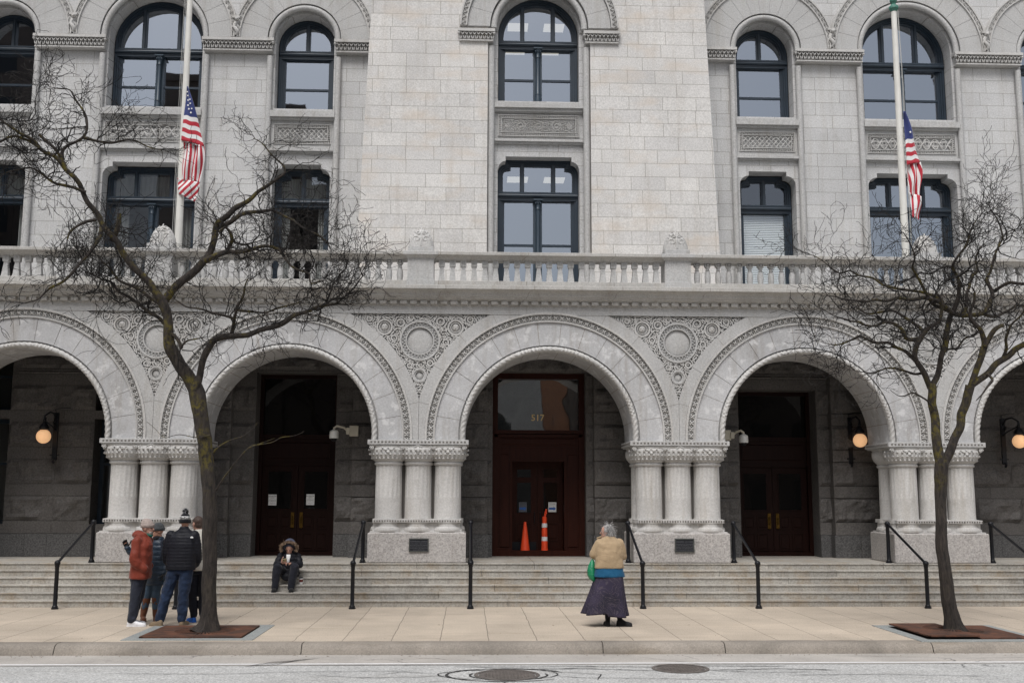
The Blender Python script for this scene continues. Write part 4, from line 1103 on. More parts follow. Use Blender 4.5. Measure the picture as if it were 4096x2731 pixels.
def dome(x, z, wx, s, label):
    root = empty('security_camera', (wx, 24.7, z)); tag(root, label, 'security camera', 'dome cameras in the porch')
    b = MB(); yw = 24.7
    b.bbox(wx-.10, wx+.10, yw-.10, yw+.02, z-.09, z+.15, .01); b.bbox(wx+s*.13-.04, wx+s*.13+.04, yw-.14, yw-.04, z-.05, z+.10, .008)
    b.tube([(wx+s*.15, yw-.1, z+.04), (wx+s*.22, yw-.15, z+.10), (x-s*.06, yw-.22, z+.13), (x, yw-.22, z+.08), (x, yw-.22, z+.02)], .026, 8); b.build('camera_bracket', M['cream'], root, smooth=40)
    d = MB(); d.lathe(x, yw-.22, [(.03,z+.05),(.085,z+.02),(.10,z-.0),(.105,z-.12),(.10,z-.15)], 18); hd = d.build('camera_housing', M['white'], root, smooth=40)
    l = MB(); l.ball((x, yw-.22, z-.15), (.075,.075,.07), 14, 8); l.build('dome_lens', M['black'], hd, smooth=True)
M['cream'] = plain('cream_painted_metal', (.58,.54,.44), .5)
dome(-1.98, 3.55, -1.55, -1, 'white dome camera hanging left of its bracket, above and right of the seated person')
dome(7.36, 3.50, 7.0, 1, 'white dome camera hanging right of its bracket beside the dark doorway')
def plaque(x, z, w_, h_, label, title, body):
    Y = 22.75; root = empty('plaque', (x, Y, z)); tag(root, label, 'plaque', 'bronze plaques on the pier pedestals')
    f = MB(); o_ = [(x-w_/2, z-h_/2), (x+w_/2, z-h_/2), (x+w_/2, z+h_/2), (x-w_/2, z+h_/2)]; f.frame(o_, opoly(o_, .022), Y-.03, Y-.0005); f.build('plaque_frame', M['bronze'], root)
    p = MB(); p.box(x-w_/2+.015, x+w_/2-.015, Y-.018, Y-.001, z-h_/2+.015, z+h_/2-.015); pl = p.build('plate', M['darkbronze'], root)
    text('lettering', title, .034, x, Y-.019, z+h_*.26, M['lett'], pl, ext=.001)
    for i, s in enumerate(body): text('lettering', s, .0205, x, Y-.019, z+h_*.10-i*.031, M['lett'], pl, ext=.001)
M['bronze'] = plain('weathered_bronze', (.10,.105,.10), .45, metal=.6, nz=.2); M['darkbronze'] = plain('dark_bronze', (.012,.014,.02), .4, metal=.2); M['lett'] = plain('raised_bronze_letters', (.16,.16,.17), .5, metal=.3)
plaque(.045, 1.115, .41, .275, 'dark bronze plaque headed CENTENNIAL CAPSULE on the pedestal left of the centre steps', 'CENTENNIAL CAPSULE', ['A TIME CAPSULE OF THIS COUNTRY', 'COMMEMORATES THE 100TH ANNIVERSARY', 'OF THIS BUILDING DEDICATED MAY 1999', 'PLACED BENEATH THIS PLAQUE BY THE', 'BUILDING ASSOCIATION'])
plaque(5.60, 1.115, .41, .285, 'dark bronze plaque headed FEDERAL BUILDING on the pedestal right of the standing woman', 'FEDERAL BUILDING - U.S. COURT HOUSE', ['DESIGNATED AS A NATIONAL REGISTER', 'PROPERTY AND LANDMARK IN 1973 AS A', 'LANDMARK OF THE CITY OF MILWAUKEE IN', 'RECOGNITION OF ITS ARCHITECTURAL AND', 'HISTORICAL SIGNIFICANCE TO THE COMMUNITY'])
# ------------------------------------------------------------------ handrails
def handrail():
    root = empty('handrail', (0, 21.0, 0)); YU, YL = 22.86, 21.0
    for (y, z, hh) in ((YL, 0, .85), (YU, ZP, .82)):
        p = MB(); p.lathe(0, y, [(.066,z),(.066,z+.025),(.052,z+.035),(.056,z+.05),(.045,z+.062),(.039,z+.075),(.038,z+hh-.07),(.045,z+hh-.06),(.045,z+hh-.045),(.036,z+hh-.04)], 16); po = p.build('post', M['black'], root, smooth=40)
        b = MB(); b.ball((0, y, z+hh), .056, 16, 10); b.build('ball', M['black'], po, smooth=True)
    r_ = MB(); r_.tube([(0, YL, .85), (0, YU, ZP+.82)], .026, 10); r_.build('rail', M['black'], root, smooth=40)
    return root
hr0 = handrail(); hl_ = [(-1,-1,'black iron handrail at far left, running up behind the person in the red jacket'), (-1,1,'black iron handrail mostly hidden behind the left tree and the standing group'), (0,-1,'black iron handrail just right of the seated person'), (0,1,'black iron handrail left of the orange cone, beside the CENTENNIAL plaque pedestal'),
    (1,-1,'black iron handrail just right of the standing woman'), (1,1,'black iron handrail right of the FEDERAL BUILDING plaque pedestal'), (2,-1,'black iron handrail just left of the right-hand tree trunk'), (2,1,'black iron handrail cut by the right edge of the picture')]
for i, (k, s, lb) in enumerate(hl_):
    o = hr0 if i == 0 else dup(hr0, (0,0,0)); o.location = (k*B+s*1.12, 21.0, 0); tag(o, lb, 'handrail', 'black handrails on the steps')
# ------------------------------------------------------------------ traffic cone and post
M['orange'] = plain('orange_plastic', (.82,.075,.02), .45, nz=.08, sc=6); M['reflect'] = plain('white_reflective_band', (.75,.75,.75), .4)
x, y = 2.40, 25.5
root = empty('traffic_cone', (x, y, ZP)); tag(root, 'plain orange traffic cone without stripes, in front of the left door leaf', 'traffic cone')
m = MB(); m.bbox(x-.19, x+.19, y-.19, y+.19, ZP, ZP+.025, .008); m.lathe(x, y, [(.13,ZP+.025),(.115,ZP+.05),(.085,ZP+.07)], 20); m.build('cone_base', M['orange'], root)
m = MB(); m.lathe(x, y, [(.125,ZP+.06),(.12,ZP+.12),(.11,ZP+.13)], 24); m.build('rubber_collar', M['black'], root, smooth=40)
m = MB(); m.lathe(x, y, [(.112,ZP+.125),(.028,ZP+.78),(.02,ZP+.785)], 24); m.build('cone_body', M['orange'], root, smooth=40)
x = 2.855
root = empty('channelizer_post', (x, y, ZP)); tag(root, 'tall narrow orange post with two white bands and a loop handle, right of the cone', 'traffic post')
m = MB(); m.lathe(x, y, [(.088,ZP+.0),(.085,ZP+.14),(.078,ZP+.15),(.074,ZP+.30),(.074,ZP+.31),(.070,ZP+.36),(.064,ZP+.44),(.068,ZP+.45),(.066,ZP+.55),(.062,ZP+.63),(.058,ZP+.64),(.055,ZP+.72),(.058,ZP+.73),(.055,ZP+.82),(.058,ZP+.83),(.052,ZP+.90),(.02,ZP+.91)], 22); m.build('post_body', M['orange'], root, smooth=30)
m = MB()
for z0 in (.345, .655): m.lathe(x, y, [(.0745-.02*(z0-.3),ZP+z0),(.0715-.02*(z0-.3),ZP+z0+.095)], 22, cap=False)
m.build('reflective_band', M['reflect'], root, smooth=True)
m = MB(); m.tube([(x,y,ZP+.9),(x+.01,y,ZP+.98),(x+.035,y,ZP+1.08),(x+.05,y,ZP+1.08),(x+.045,y,ZP+.99),(x+.02,y,ZP+.91)], .012, 6); m.build('loop_handle', M['orange'], root)
# ------------------------------------------------------------------ flagpoles and flags
M['pole'] = plain('white_painted_steel', (.66,.65,.61), .45, nz=.1, sc=2); M['green'] = plain('verdigris_copper', (.05,.17,.13), .6, nz=.4, sc=30); M['rope'] = plain('grey_halyard', (.45,.45,.43), .8)
def flagmat():
    m, t, p = nodes('flag_cloth'); a = NT(t); uv = a.n('UVMap').outputs[0]; s = a.n('SeparateXYZ', Vector=uv).outputs
    st = a.math('GREATER_THAN', a.math('MODULO', a.math('MULTIPLY', s[1], 6.5), 1.), .4999*1+.0)
    # stripe 0 (bottom) red ... 13 stripes: index = floor(v*13), even = red
    idx = a.math('FLOOR', a.math('MULTIPLY', s[1], 13.)); even = a.math('LESS_THAN', a.math('MODULO', idx, 2.), .5)
    cc = a.mix(even, (.70,.69,.69,1), (.42,.010,.028,1))
    can = a.math('MULTIPLY', a.math('LESS_THAN', s[0], .4), a.math('GREATER_THAN', s[1], 6/13)); cc = a.mix(can, cc, (.012,.025,.14,1))
    t.links.new(cc, p.inputs['Base Color']); p.inputs['Roughness'].default_value = .7; p.inputs['Sheen Weight'].default_value = .2
    return m
M['flag'] = flagmat(); M['star'] = plain('white_star_cloth', (.8,.8,.8), .7)
def flagpole(x, Y, top, full, label):
    root = empty('flagpole', (x, Y, 6.5)); tag(root, label, 'flagpole', 'white flagpoles on the balcony')
    m = MB(); zs_ = [6.5+(top-6.5)*i/24 for i in range(25)]; m.lathe(x, Y, [(.088-.038*((z-6.5)/10.5), z) for z in zs_], 20); m.lathe(x, Y, [(.16,6.5),(.16,6.62),(.12,6.66),(.10,6.75)], 20); m.build('pole', M['pole'], root, smooth=40)
    if full:
        t = MB(); t.lathe(x, Y, [(.05,top-.02),(.075,top),(.085,top+.04),(.11,top+.06),(.11,top+.11),(.07,top+.15),(.05,top+.17),(.06,top+.2)], 16); t.ball((x, Y, top+.27), .085, 14, 8); t.build('finial', M['green'], root, smooth=50)
        t = MB(); t.tube([(x,Y,top+.3),(x,Y,top+.55)], .012, 6); t.build('spike', M['pole'], root)
    r_ = MB()
    for dx in (-.10, -.07) if not full else (.085, .10): r_.tube([(x+dx*.8, Y-.05, top), (x+dx*1.15, Y-.06, 11.5), (x+dx*1.2, Y-.07, 7.6)], .005, 4)
    r_.build('halyard', M['rope'], root)
def flag(ox, oy, oz, cm, A, Bq, Cq, stars, label):
    """limp flag: three cloth panels; each is (corner points tl,tr,br,bl in (dx,dz)), uv corners, folds, depth"""
    me_v = []; me_f = []; uvs = []; sm = MB()
    for (tl, tr, br, bl, uvq, nf, amp, y0, nx, nz, curve) in (A, Bq, Cq):
        n0 = len(me_v)
        for j in range(nz+1):
            v = j/nz
            for i in range(nx+1):
                u = i/nx
                x = (1-v)*((1-u)*tl[0]+u*tr[0])+v*((1-u)*bl[0]+u*br[0]); z = (1-v)*((1-u)*tl[1]+u*tr[1])+v*((1-u)*bl[1]+u*br[1])
                x += curve*math.sin(v*PI*1.6)*u; z += -.03*math.sin(u*PI)
                y = y0+amp*math.sin(u*PI*2*nf+v*2.2)+amp*.5*math.sin(v*7+u*3)
                x += .35*amp*math.cos(u*PI*2*nf+v*3)
                me_v.append((ox+x*cm, oy+y, oz+z*cm)); 
                U = (1-v)*((1-u)*uvq[0][0]+u*uvq[1][0])+v*((1-u)*uvq[3][0]+u*uvq[2][0]); V = (1-v)*((1-u)*uvq[0][1]+u*uvq[1][1])+v*((1-u)*uvq[3][1]+u*uvq[2][1])
                V += .012*math.sin(u*9+v*5); uvs.append((U, V))
        for j in range(nz):
            for i in range(nx): a = n0+j*(nx+1)+i; me_f.append((a, a+1, a+nx+2, a+nx+1))
    me = bpy.data.meshes.new('flag'); o = bpy.data.objects.new('flag', me); me.from_pydata([(x-ox, y-oy, z-oz) for x, y, z in me_v], [], me_f); o.location = (ox, oy, oz); WO[o.name] = Vector((ox,oy,oz))
    ul = me.uv_layers.new(name='UVMap')
    for p in me.polygons:
        for li, vi in zip(p.loop_indices, p.vertices): ul.data[li].uv = uvs[vi]
    me.materials.append(M['flag']); shade(me, True); col.objects.link(o)
    so_ = o.modifiers.new('thickness', 'SOLIDIFY'); so_.thickness = .006
    tag(o, label, 'flag', 'flags at half mast')
    for (dx, dz, r_) in stars:
        pts = []
        for k in range(10):
            q = r_ if k % 2 == 0 else r_*.42; a = PI/2+2*PI*k/10; pts.append((ox+dx*cm+q*math.cos(a), oz+dz*cm+q*math.sin(a)))
        sm.prism(pts, oy-.075, oy-.07)
    sm.build('star', M['star'], o)
flagpole(FLX, 23.6, 17.5, False, 'white flagpole at the left, rising out of the picture above the bare tree')
flagpole(FRX, 23.6, FRT, True, 'white flagpole at the right with a green finial at its top')
M['flagdummy'] = None
flag(-5.361, 23.47, 11.246, .00372,
  ((0,0),(6,-3),(124,-375),(-22,-338),((0,1),(.12,1),(.38,0),(0,0)),.9,.035,0,14,30,6),
  ((-6,-345),(118,-372),(112,-600),(-8,-585),((.41,.02),(.41,.95),(.8,.9),(.8,.06)),2.2,.05,.03,26,20,8),
  ((-30,-575),(104,-600),(85,-722),(-22,-668),((.78,.95),(.92,.30),(1,0),(.92,.55)),1.2,.03,.0,20,12,4),
  [(9,-43,.022),(13,-66,.024),(16,-95,.026),(27,-90,.024),(17,-127,.026),(30,-115,.026),(23,-150,.026),(36,-173,.028),(40,-148,.024)],
  'limp flag at half mast on the left pole, hanging over the tree branches')
flag(11.042, 23.47, 10.959, .00372,
  ((0,0),(6,-3),(98,-328),(8,-345),((0,1),(.12,1),(.38,0),(0,0)),.9,.035,0,14,30,8),
  ((8,-338),(92,-326),(80,-560),(14,-530),((.41,.15),(.41,.72),(.8,.62),(.8,.1)),1.6,.05,.03,26,20,8),
  ((12,-520),(84,-545),(68,-692),(24,-676),((.75,.45),(.85,.10),(1,.0),(.95,.4)),1.0,.03,.0,20,12,4),
  [(28,-142,.03)],
  'limp flag at half mast on the right pole, narrower than the left flag')
# ------------------------------------------------------------------ trees
def bark():
    m, t, p = nodes('dark_bark'); a = NT(t); P = a.pos()
    v = a.n('VectorMath', _operation='MULTIPLY', i0=P, i1=(1, 1, .22)).outputs[0]
    n1 = a.noise(v, 26, 5, .7, .6); n2 = a.noise(P, 2.2, 4, .6); n3 = a.noise(P, 14, 3, .6)
    cc = a.mix(a.ramp(n1, .35, .65), (.010,.008,.007,1), (.052,.041,.034,1))
    nz = a.n('SeparateXYZ', Vector=a.n('NewGeometry').outputs['Normal']).outputs
    msk = a.math('MULTIPLY', a.ramp(n2, .46, .6), a.ramp(n3, .42, .6)); sz = a.n('SeparateXYZ', Vector=P).outputs[2]
    msk = a.math('MULTIPLY', msk, a.ramp(sz, 1.9, 2.9, .05, 1))
    cc = a.mix(a.math('MULTIPLY', msk, .95), cc, (.11,.088,.012,1))
    t.links.new(cc, p.inputs['Base Color']); p.inputs['Roughness'].default_value = .95
    bu = a.n('Bump', Strength=1.0, Distance=.03, Height=n1); t.links.new(bu.outputs[0], p.inputs['Normal']); return m
M['bark'] = bark(); M['twig'] = plain('dark_twig_bark', (.012,.010,.009), .95, nz=.4, sc=3); M['lightcut'] = M['bark']
def densify(pts, step):
    out = []
    for a, b in zip(pts[:-1], pts[1:]):
        n = max(1, int(math.dist(a[:3], b[:3])/step))
        for i in range(n):
            t = i/n; out.append(tuple(a[j]+(b[j]-a[j])*t for j in range(4)))
    out.append(pts[-1]); return out
def smoothpts(P_, it=2):
    for _ in range(it):
        Q = [P_[0]]
        for i in range(1, len(P_)-1): Q.append(tuple((P_[i-1][j]+2*P_[i][j]+P_[i+1][j])/4 for j in range(4)))
        Q.append(P_[-1]); P_ = Q
    return P_
def limbmesh(pts, n, rough, seed, flare=0):
    P_ = [tuple(p[q]+(.015 if n > 15 else .05)*(min(1, i_/14))*noise.noise(Vector((p[2]*3.1+q*7, p[0]*3.1, seed+p[1]))) if q < 3 else p[3] for q in range(4)) for i_, p in enumerate(smoothpts(densify(pts, .045), 2))]; m = MB(); secs = []
    a = Vector((1, 0, 0)); L = len(P_)
    for i in range(L):
        p = Vector(P_[i][:3]); t = (Vector(P_[min(i+1, L-1)][:3])-Vector(P_[max(i-1, 0)][:3])).normalized()
        a = (a-t*a.dot(t)); a = a.normalized() if a.length > .05 else t.orthogonal().normalized(); b = t.cross(a); row = []
        for k in range(n):
            an = 2*PI*k/n; d = a*math.cos(an)+b*math.sin(an); r = P_[i][3]*(.84 if n > 15 else .92 if n > 9 else 1.2 if P_[i][3] > .008 else .8)
            q = p+d*r; r *= 1+rough*(noise.noise(Vector((math.cos(an)*2.2, math.sin(an)*2.2, i*.07+seed)))*.9+.35*noise.noise(Vector((an*5, i*.35, seed))))
            if flare and i*.045 < .5: r *= 1+flare*(1-i*.045/.5)**3*(.5+.9*max(0, math.sin(an*5+seed)))
            row.append(p+d*r)
        secs.append(row)
    m.ring(secs); return m
def grow(mb, p, d, L, r, lev, rg, cnt):
    if cnt[0] <= 0: return
    cnt[0] -= 1
    seg = .055+.03*rg.random(); n = max(2, int(L/seg)); pts = [p.copy()]; rad = [r]; q = p.copy(); dd = d.copy()
    for i in range(n):
        j = Vector((rg.gauss(0, 1), rg.gauss(0, 1)*.8, rg.gauss(0, 1)))*.33
        dd = (dd+j+Vector((0, 0, .045))).normalized(); q = q+dd*seg; t = (i+1)/n
        pts.append(q.copy()); rad.append(max(r*(1-.6*t), .0038))
        if lev > 0 and i > 0 and rg.random() < (.46 if lev > 1 else .42):
            ax = Vector((rg.gauss(0, 1), rg.gauss(0, 1), rg.gauss(0, 1))).normalized(); c = (dd+ax*.95).normalized()
            grow(mb, q, c, L*rg.uniform(.35, .7), rad[-1]*.75, lev-1, rg, cnt)
    mb.tube(pts, rad, 4 if r > .006 else 3, cap=False)
def tree(data, label, base, seed, dens, rangez, dens_n=22000, bough=1.0):
    root = empty('bare_tree', base); tag(root, label, 'tree', 'bare street trees'); rg = random.Random(seed)
    trunk = None; tw = MB(); cnt = [dens_n]
    for i, (nm, pts) in enumerate(data):
        big = nm in ('trunk', 'limb')
        m = limbmesh(pts, 22 if nm == 'trunk' else (12 if big else 7), .16 if big else .22, seed+i*3, .55 if nm == 'trunk' else 0)
        if nm == 'trunk': trunk = m.build('trunk', M['bark'], root, smooth=60)
        else: m.build(nm, M['bark'], trunk, smooth=60)
        if nm in ('trunk', 'stub'): continue
        P_ = densify(pts, .05); tot = len(P_)
        for j in range(2, tot):
            x, y, z, r = P_[j]
            if z < rangez: continue
            f = dens*(1.25 if r < .035 else .6 if r < .05 else .2)
            if rg.random() < f:
                t = Vector(P_[j][:3])-Vector(P_[j-1][:3]); t = t.normalized() if t.length > 1e-6 else Vector((0,0,1))
                ax = Vector((rg.gauss(0, 1), rg.gauss(0, .9), rg.gauss(0, 1)+.1)).normalized(); d = (t*.45+ax).normalized()
                grow(tw, Vector((x, y, z)), d, rg.uniform(.3, 1.0), min(r*.6, rg.uniform(.007, .015)), 3 if rg.random() < .45 else 2, rg, cnt)
        if nm in ('limb', 'branch'):
            for j in range(4, tot, 1):
                x, y, z, r = P_[j]
                if z < rangez+.2 or r > .07: continue
                if rg.random() < .055*bough:
                    t = (Vector(P_[j][:3])-Vector(P_[j-1][:3])).normalized(); d = (t*.6+Vector((rg.gauss(0, 1), rg.gauss(0, .8), rg.gauss(0, .8)+.15)).normalized()).normalized()
                    grow(tw, Vector((x, y, z)), d, rg.uniform(.8, 1.6), min(r*.75, rg.uniform(.014, .024)), 3, rg, cnt)
        if nm in ('limb', 'branch') and P_[-1][2] > rangez:
            for _ in range(4):
                t = (Vector(P_[-1][:3])-Vector(P_[-4][:3])).normalized(); grow(tw, Vector(P_[-1][:3]), (t+Vector((rg.gauss(0,.4), rg.gauss(0,.4), rg.gauss(0,.4)))).normalized(), .6, .006, 2, rg, cnt)
    tw.build('twigs', M['twig'], root, fix=False)
    print('twigs', len(tw.f), 'left', cnt)
TREE_L = [('trunk',[(-3.014,17.55,-0.017,0.2008),(-2.987,17.55,0.079,0.1688),(-2.996,17.55,0.29,0.1409),(-3.028,17.55,0.868,0.1335),(-3.054,17.55,1.649,0.1302),(-3.077,17.55,2.201,0.1267),(-3.144,17.55,2.639,0.1313),(-3.222,17.55,3.159,0.1401),(-3.284,17.55,3.482,0.1487),(-3.343,17.55,3.725,0.1531),(-3.397,17.55,3.867,0.1408)]),('limb',[(-3.37,17.55,3.806,0.1242),(-3.497,17.531,4.047,0.1119),(-3.62,17.512,4.228,0.1119),(-3.711,17.494,4.392,0.1119),(-3.773,17.475,4.528,0.1078),(-3.823,17.456,4.668,0.0912),(-3.848,17.438,4.891,0.083),(-3.886,17.419,5.114,0.0872),(-3.928,17.4,5.254,0.0914)]),('limb',[(-3.941,17.45,5.247,0.0833),(-4.038,17.414,5.371,0.0707),(-4.177,17.377,5.557,0.0624),(-4.291,17.341,5.722,0.0582),(-4.453,17.305,5.89,0.0581),(-4.59,17.268,6.046,0.0539),(-4.635,17.232,6.136,0.0538),(-4.761,17.195,6.316,0.0497),(-4.885,17.159,6.459,0.0496),(-5.017,17.123,6.688,0.0455),(-5.14,17.086,6.912,0.0413),(-5.209,17.05,7.017,0.0413),(-5.301,17.014,7.1,0.0412),(-5.395,16.977,7.242,0.0371),(-5.51,16.941,7.394,0.037),(-5.621,16.905,7.497,0.0329),(-5.83,16.868,7.602,0.0287),(-5.94,16.832,7.704,0.0287),(-6.04,16.795,7.76,0.0246),(-6.178,16.759,7.882,0.0204),(-6.27,16.723,7.913,0.0204),(-6.409,16.686,7.993,0.0163),(-6.634,16.65,8.103,0.0122)]),('stub',[(-5.461,17.0,7.339,0.0248),(-5.573,16.983,7.532,0.0206),(-5.695,16.967,7.67,0.0207),(-5.878,16.95,7.85,0.0207)]),('branch',[(-5.535,17.05,7.47,0.029),(-5.567,17.075,7.595,0.0249),(-5.546,17.1,7.684,0.025),(-5.461,17.125,7.773,0.0209),(-5.352,17.15,7.817,0.0209),(-5.253,17.175,7.904,0.0209),(-5.214,17.2,8.053,0.0168),(-5.261,17.225,8.211,0.0168),(-5.376,17.25,8.432,0.0127),(-5.483,17.275,8.59,0.0127),(-5.608,17.3,8.761,0.0085),(-5.799,17.325,8.798,0.0085),(-5.942,17.35,8.84,0.0064)]),('branch',[(-5.255,17.15,7.878,0.0209),(-5.067,17.25,7.856,0.0168),(-4.873,17.35,7.859,0.0169),(-4.689,17.45,7.956,0.0128),(-4.549,17.55,7.988,0.0128),(-4.375,17.65,7.898,0.0086),(-4.195,17.75,7.891,0.0065)]),('branch',[(-5.129,17.05,6.935,0.0248),(-5.277,16.967,6.983,0.0205),(-5.552,16.883,7.025,0.0164),(-5.696,16.8,7.141,0.0163),(-5.872,16.717,7.228,0.0122),(-6.083,16.633,7.182,0.0121),(-6.212,16.55,7.098,0.008)]),('branch',[(-5.823,16.85,7.596,0.0205),(-6.028,16.85,7.73,0.0164),(-6.228,16.85,7.788,0.0164),(-6.458,16.85,7.702,0.0164),(-6.61,16.85,7.637,0.0123)]),('branch',[(-4.861,17.1,6.394,0.033),(-4.85,17.006,6.186,0.0286),(-4.972,16.913,5.935,0.0244),(-5.072,16.819,5.735,0.0202),(-5.107,16.725,5.582,0.02),(-5.216,16.631,5.415,0.0159),(-5.363,16.538,5.289,0.0158),(-5.503,16.444,5.074,0.0118),(-5.7,16.35,4.997,0.0078)]),('stub',[(-4.748,17.25,6.185,0.0373),(-4.665,17.217,6.323,0.0332),(-4.623,17.183,6.419,0.0331),(-4.613,17.15,6.638,0.0248)]),('branch',[(-4.949,17.05,6.483,0.0247),(-5.051,16.975,6.446,0.0205),(-5.142,16.9,6.364,0.0163),(-5.283,16.825,6.238,0.0162),(-5.27,16.75,6.09,0.0081)]),('branch',[(-4.037,17.65,5.236,0.0295),(-4.197,17.707,5.349,0.0254),(-4.409,17.764,5.484,0.0212),(-4.636,17.821,5.577,0.0213),(-4.826,17.879,5.714,0.0171),(-5.02,17.936,5.895,0.0129),(-5.173,17.993,6.077,0.0086),(-5.364,18.05,6.174,0.0087)]),('branch',[(-3.892,17.65,4.842,0.0294),(-4.046,17.725,4.998,0.0253),(-4.212,17.8,5.114,0.0254),(-4.431,17.875,5.272,0.0213),(-4.667,17.95,5.411,0.0214),(-4.861,18.025,5.508,0.0172),(-5.019,18.1,5.671,0.0173),(-5.181,18.175,5.736,0.013),(-5.457,18.25,5.87,0.0087)]),('limb',[(-3.93,17.55,5.282,0.0754),(-3.824,17.577,5.455,0.0714),(-3.712,17.605,5.595,0.0716),(-3.567,17.632,5.741,0.0718),(-3.405,17.659,5.909,0.072),(-3.305,17.686,6.01,0.0637),(-3.267,17.714,6.123,0.0596),(-3.231,17.741,6.386,0.0598),(-3.169,17.768,6.639,0.0557),(-3.053,17.795,6.811,0.0515),(-2.901,17.823,6.934,0.0517),(-2.74,17.85,7.07,0.0432),(-2.601,17.877,7.149,0.0389),(-2.476,17.905,7.273,0.0347),(-2.35,17.932,7.393,0.0304),(-2.206,17.959,7.526,0.0261),(-2.095,17.986,7.607,0.0218),(-2.137,18.014,7.722,0.0175),(-2.318,18.041,7.883,0.0175),(-2.393,18.068,7.94,0.0132),(-2.506,18.095,8.077,0.0132),(-2.576,18.123,8.216,0.011),(-2.695,18.15,8.263,0.0066)]),('limb',[(-3.266,17.45,5.928,0.0544),(-3.109,17.377,5.985,0.0501),(-2.913,17.305,6.042,0.0457),(-2.715,17.232,6.019,0.0372),(-2.521,17.159,6.038,0.033),(-2.249,17.086,6.095,0.0287),(-1.985,17.014,6.02,0.0245),(-1.856,16.941,5.841,0.0203),(-1.721,16.868,5.705,0.0202),(-1.483,16.795,5.615,0.0161),(-1.454,16.723,5.396,0.012),(-1.252,16.65,5.484,0.008)]),('branch',[(-3.203,17.85,6.629,0.0387),(-3.095,17.8,6.596,0.0343),(-2.954,17.75,6.671,0.0342),(-2.813,17.7,6.738,0.0299),(-2.627,17.65,6.8,0.0298),(-2.428,17.6,6.824,0.0255),(-2.278,17.55,6.829,0.0212),(-2.144,17.5,6.775,0.0211),(-1.967,17.45,6.671,0.0168),(-1.834,17.4,6.591,0.0168),(-1.691,17.35,6.471,0.0125),(-1.444,17.3,6.365,0.0125),(-1.27,17.25,6.187,0.0083)]),('branch',[(-2.924,17.35,6.052,0.0292),(-2.814,17.275,6.236,0.0249),(-2.822,17.2,6.343,0.0207),(-2.909,17.125,6.427,0.0165),(-2.967,17.05,6.304,0.0123)]),('limb',[(-3.374,17.5,3.801,0.0908),(-3.3,17.472,4.001,0.0619),(-3.27,17.444,4.202,0.0578),(-3.23,17.416,4.361,0.0578),(-3.124,17.387,4.562,0.0578),(-3.009,17.359,4.653,0.0536),(-2.912,17.331,4.678,0.0535),(-2.65,17.303,4.685,0.0493),(-2.473,17.275,4.694,0.0493),(-2.262,17.247,4.745,0.0451),(-2.068,17.219,4.812,0.0451),(-1.898,17.191,4.882,0.0491),(-1.745,17.163,4.981,0.0368),(-1.615,17.134,5.03,0.0327),(-1.421,17.106,5.096,0.0286),(-1.255,17.078,5.142,0.0244),(-1.073,17.05,5.163,0.0163)]),('branch',[(-2.788,17.35,4.691,0.0289),(-2.74,17.293,4.797,0.0247),(-2.722,17.236,4.934,0.0246),(-2.665,17.179,5.023,0.0205),(-2.657,17.121,5.115,0.0204),(-2.563,17.064,5.248,0.0163),(-2.543,17.007,5.339,0.0122),(-2.439,16.95,5.511,0.0081)]),('branch',[(-2.725,17.25,4.933,0.0205),(-2.86,17.17,4.971,0.0164),(-3.04,17.09,4.984,0.0163),(-3.221,17.01,5.049,0.0122),(-3.398,16.93,5.073,0.0121),(-3.577,16.85,5.177,0.008)]),('branch',[(-2.702,17.25,5.076,0.0206),(-2.507,17.37,5.078,0.0166),(-2.287,17.49,5.059,0.0125),(-2.067,17.61,5.166,0.0126),(-1.844,17.73,5.273,0.0085),(-1.577,17.85,5.446,0.0064)]),('branch',[(-3.828,17.45,4.729,0.029),(-3.695,17.383,4.679,0.0248),(-3.584,17.317,4.548,0.0247),(-3.537,17.25,4.418,0.0205),(-3.534,17.183,4.469,0.0163),(-3.383,17.117,4.562,0.0122),(-3.211,17.05,4.594,0.0081)]),('branch',[(-3.02,17.45,2.795,0.0163),(-2.937,17.37,2.872,0.0122),(-2.65,17.29,3.028,0.0081),(-2.459,17.21,3.084,0.0081),(-2.309,17.13,3.171,0.006),(-2.24,17.05,3.292,0.004)]),('branch',[(-2.947,17.45,2.201,0.0163),(-2.873,17.363,2.319,0.0121),(-2.743,17.275,2.475,0.0121),(-2.538,17.188,2.709,0.0101),(-2.339,17.1,2.882,0.01),(-2.122,17.012,2.93,0.008),(-1.953,16.925,2.954,0.0079),(-1.747,16.837,3.028,0.0059),(-1.46,16.75,3.113,0.0039)]),('branch',[(-2.36,17.05,2.86,0.008),(-2.198,17.0,2.929,0.006),(-1.958,16.95,2.994,0.0048)]),('branch',[(-3.083,17.45,3.074,0.0123),(-3.261,17.375,3.029,0.0081),(-3.52,17.3,3.083,0.0061),(-3.771,17.225,3.038,0.0048),(-3.994,17.15,3.249,0.004)])]
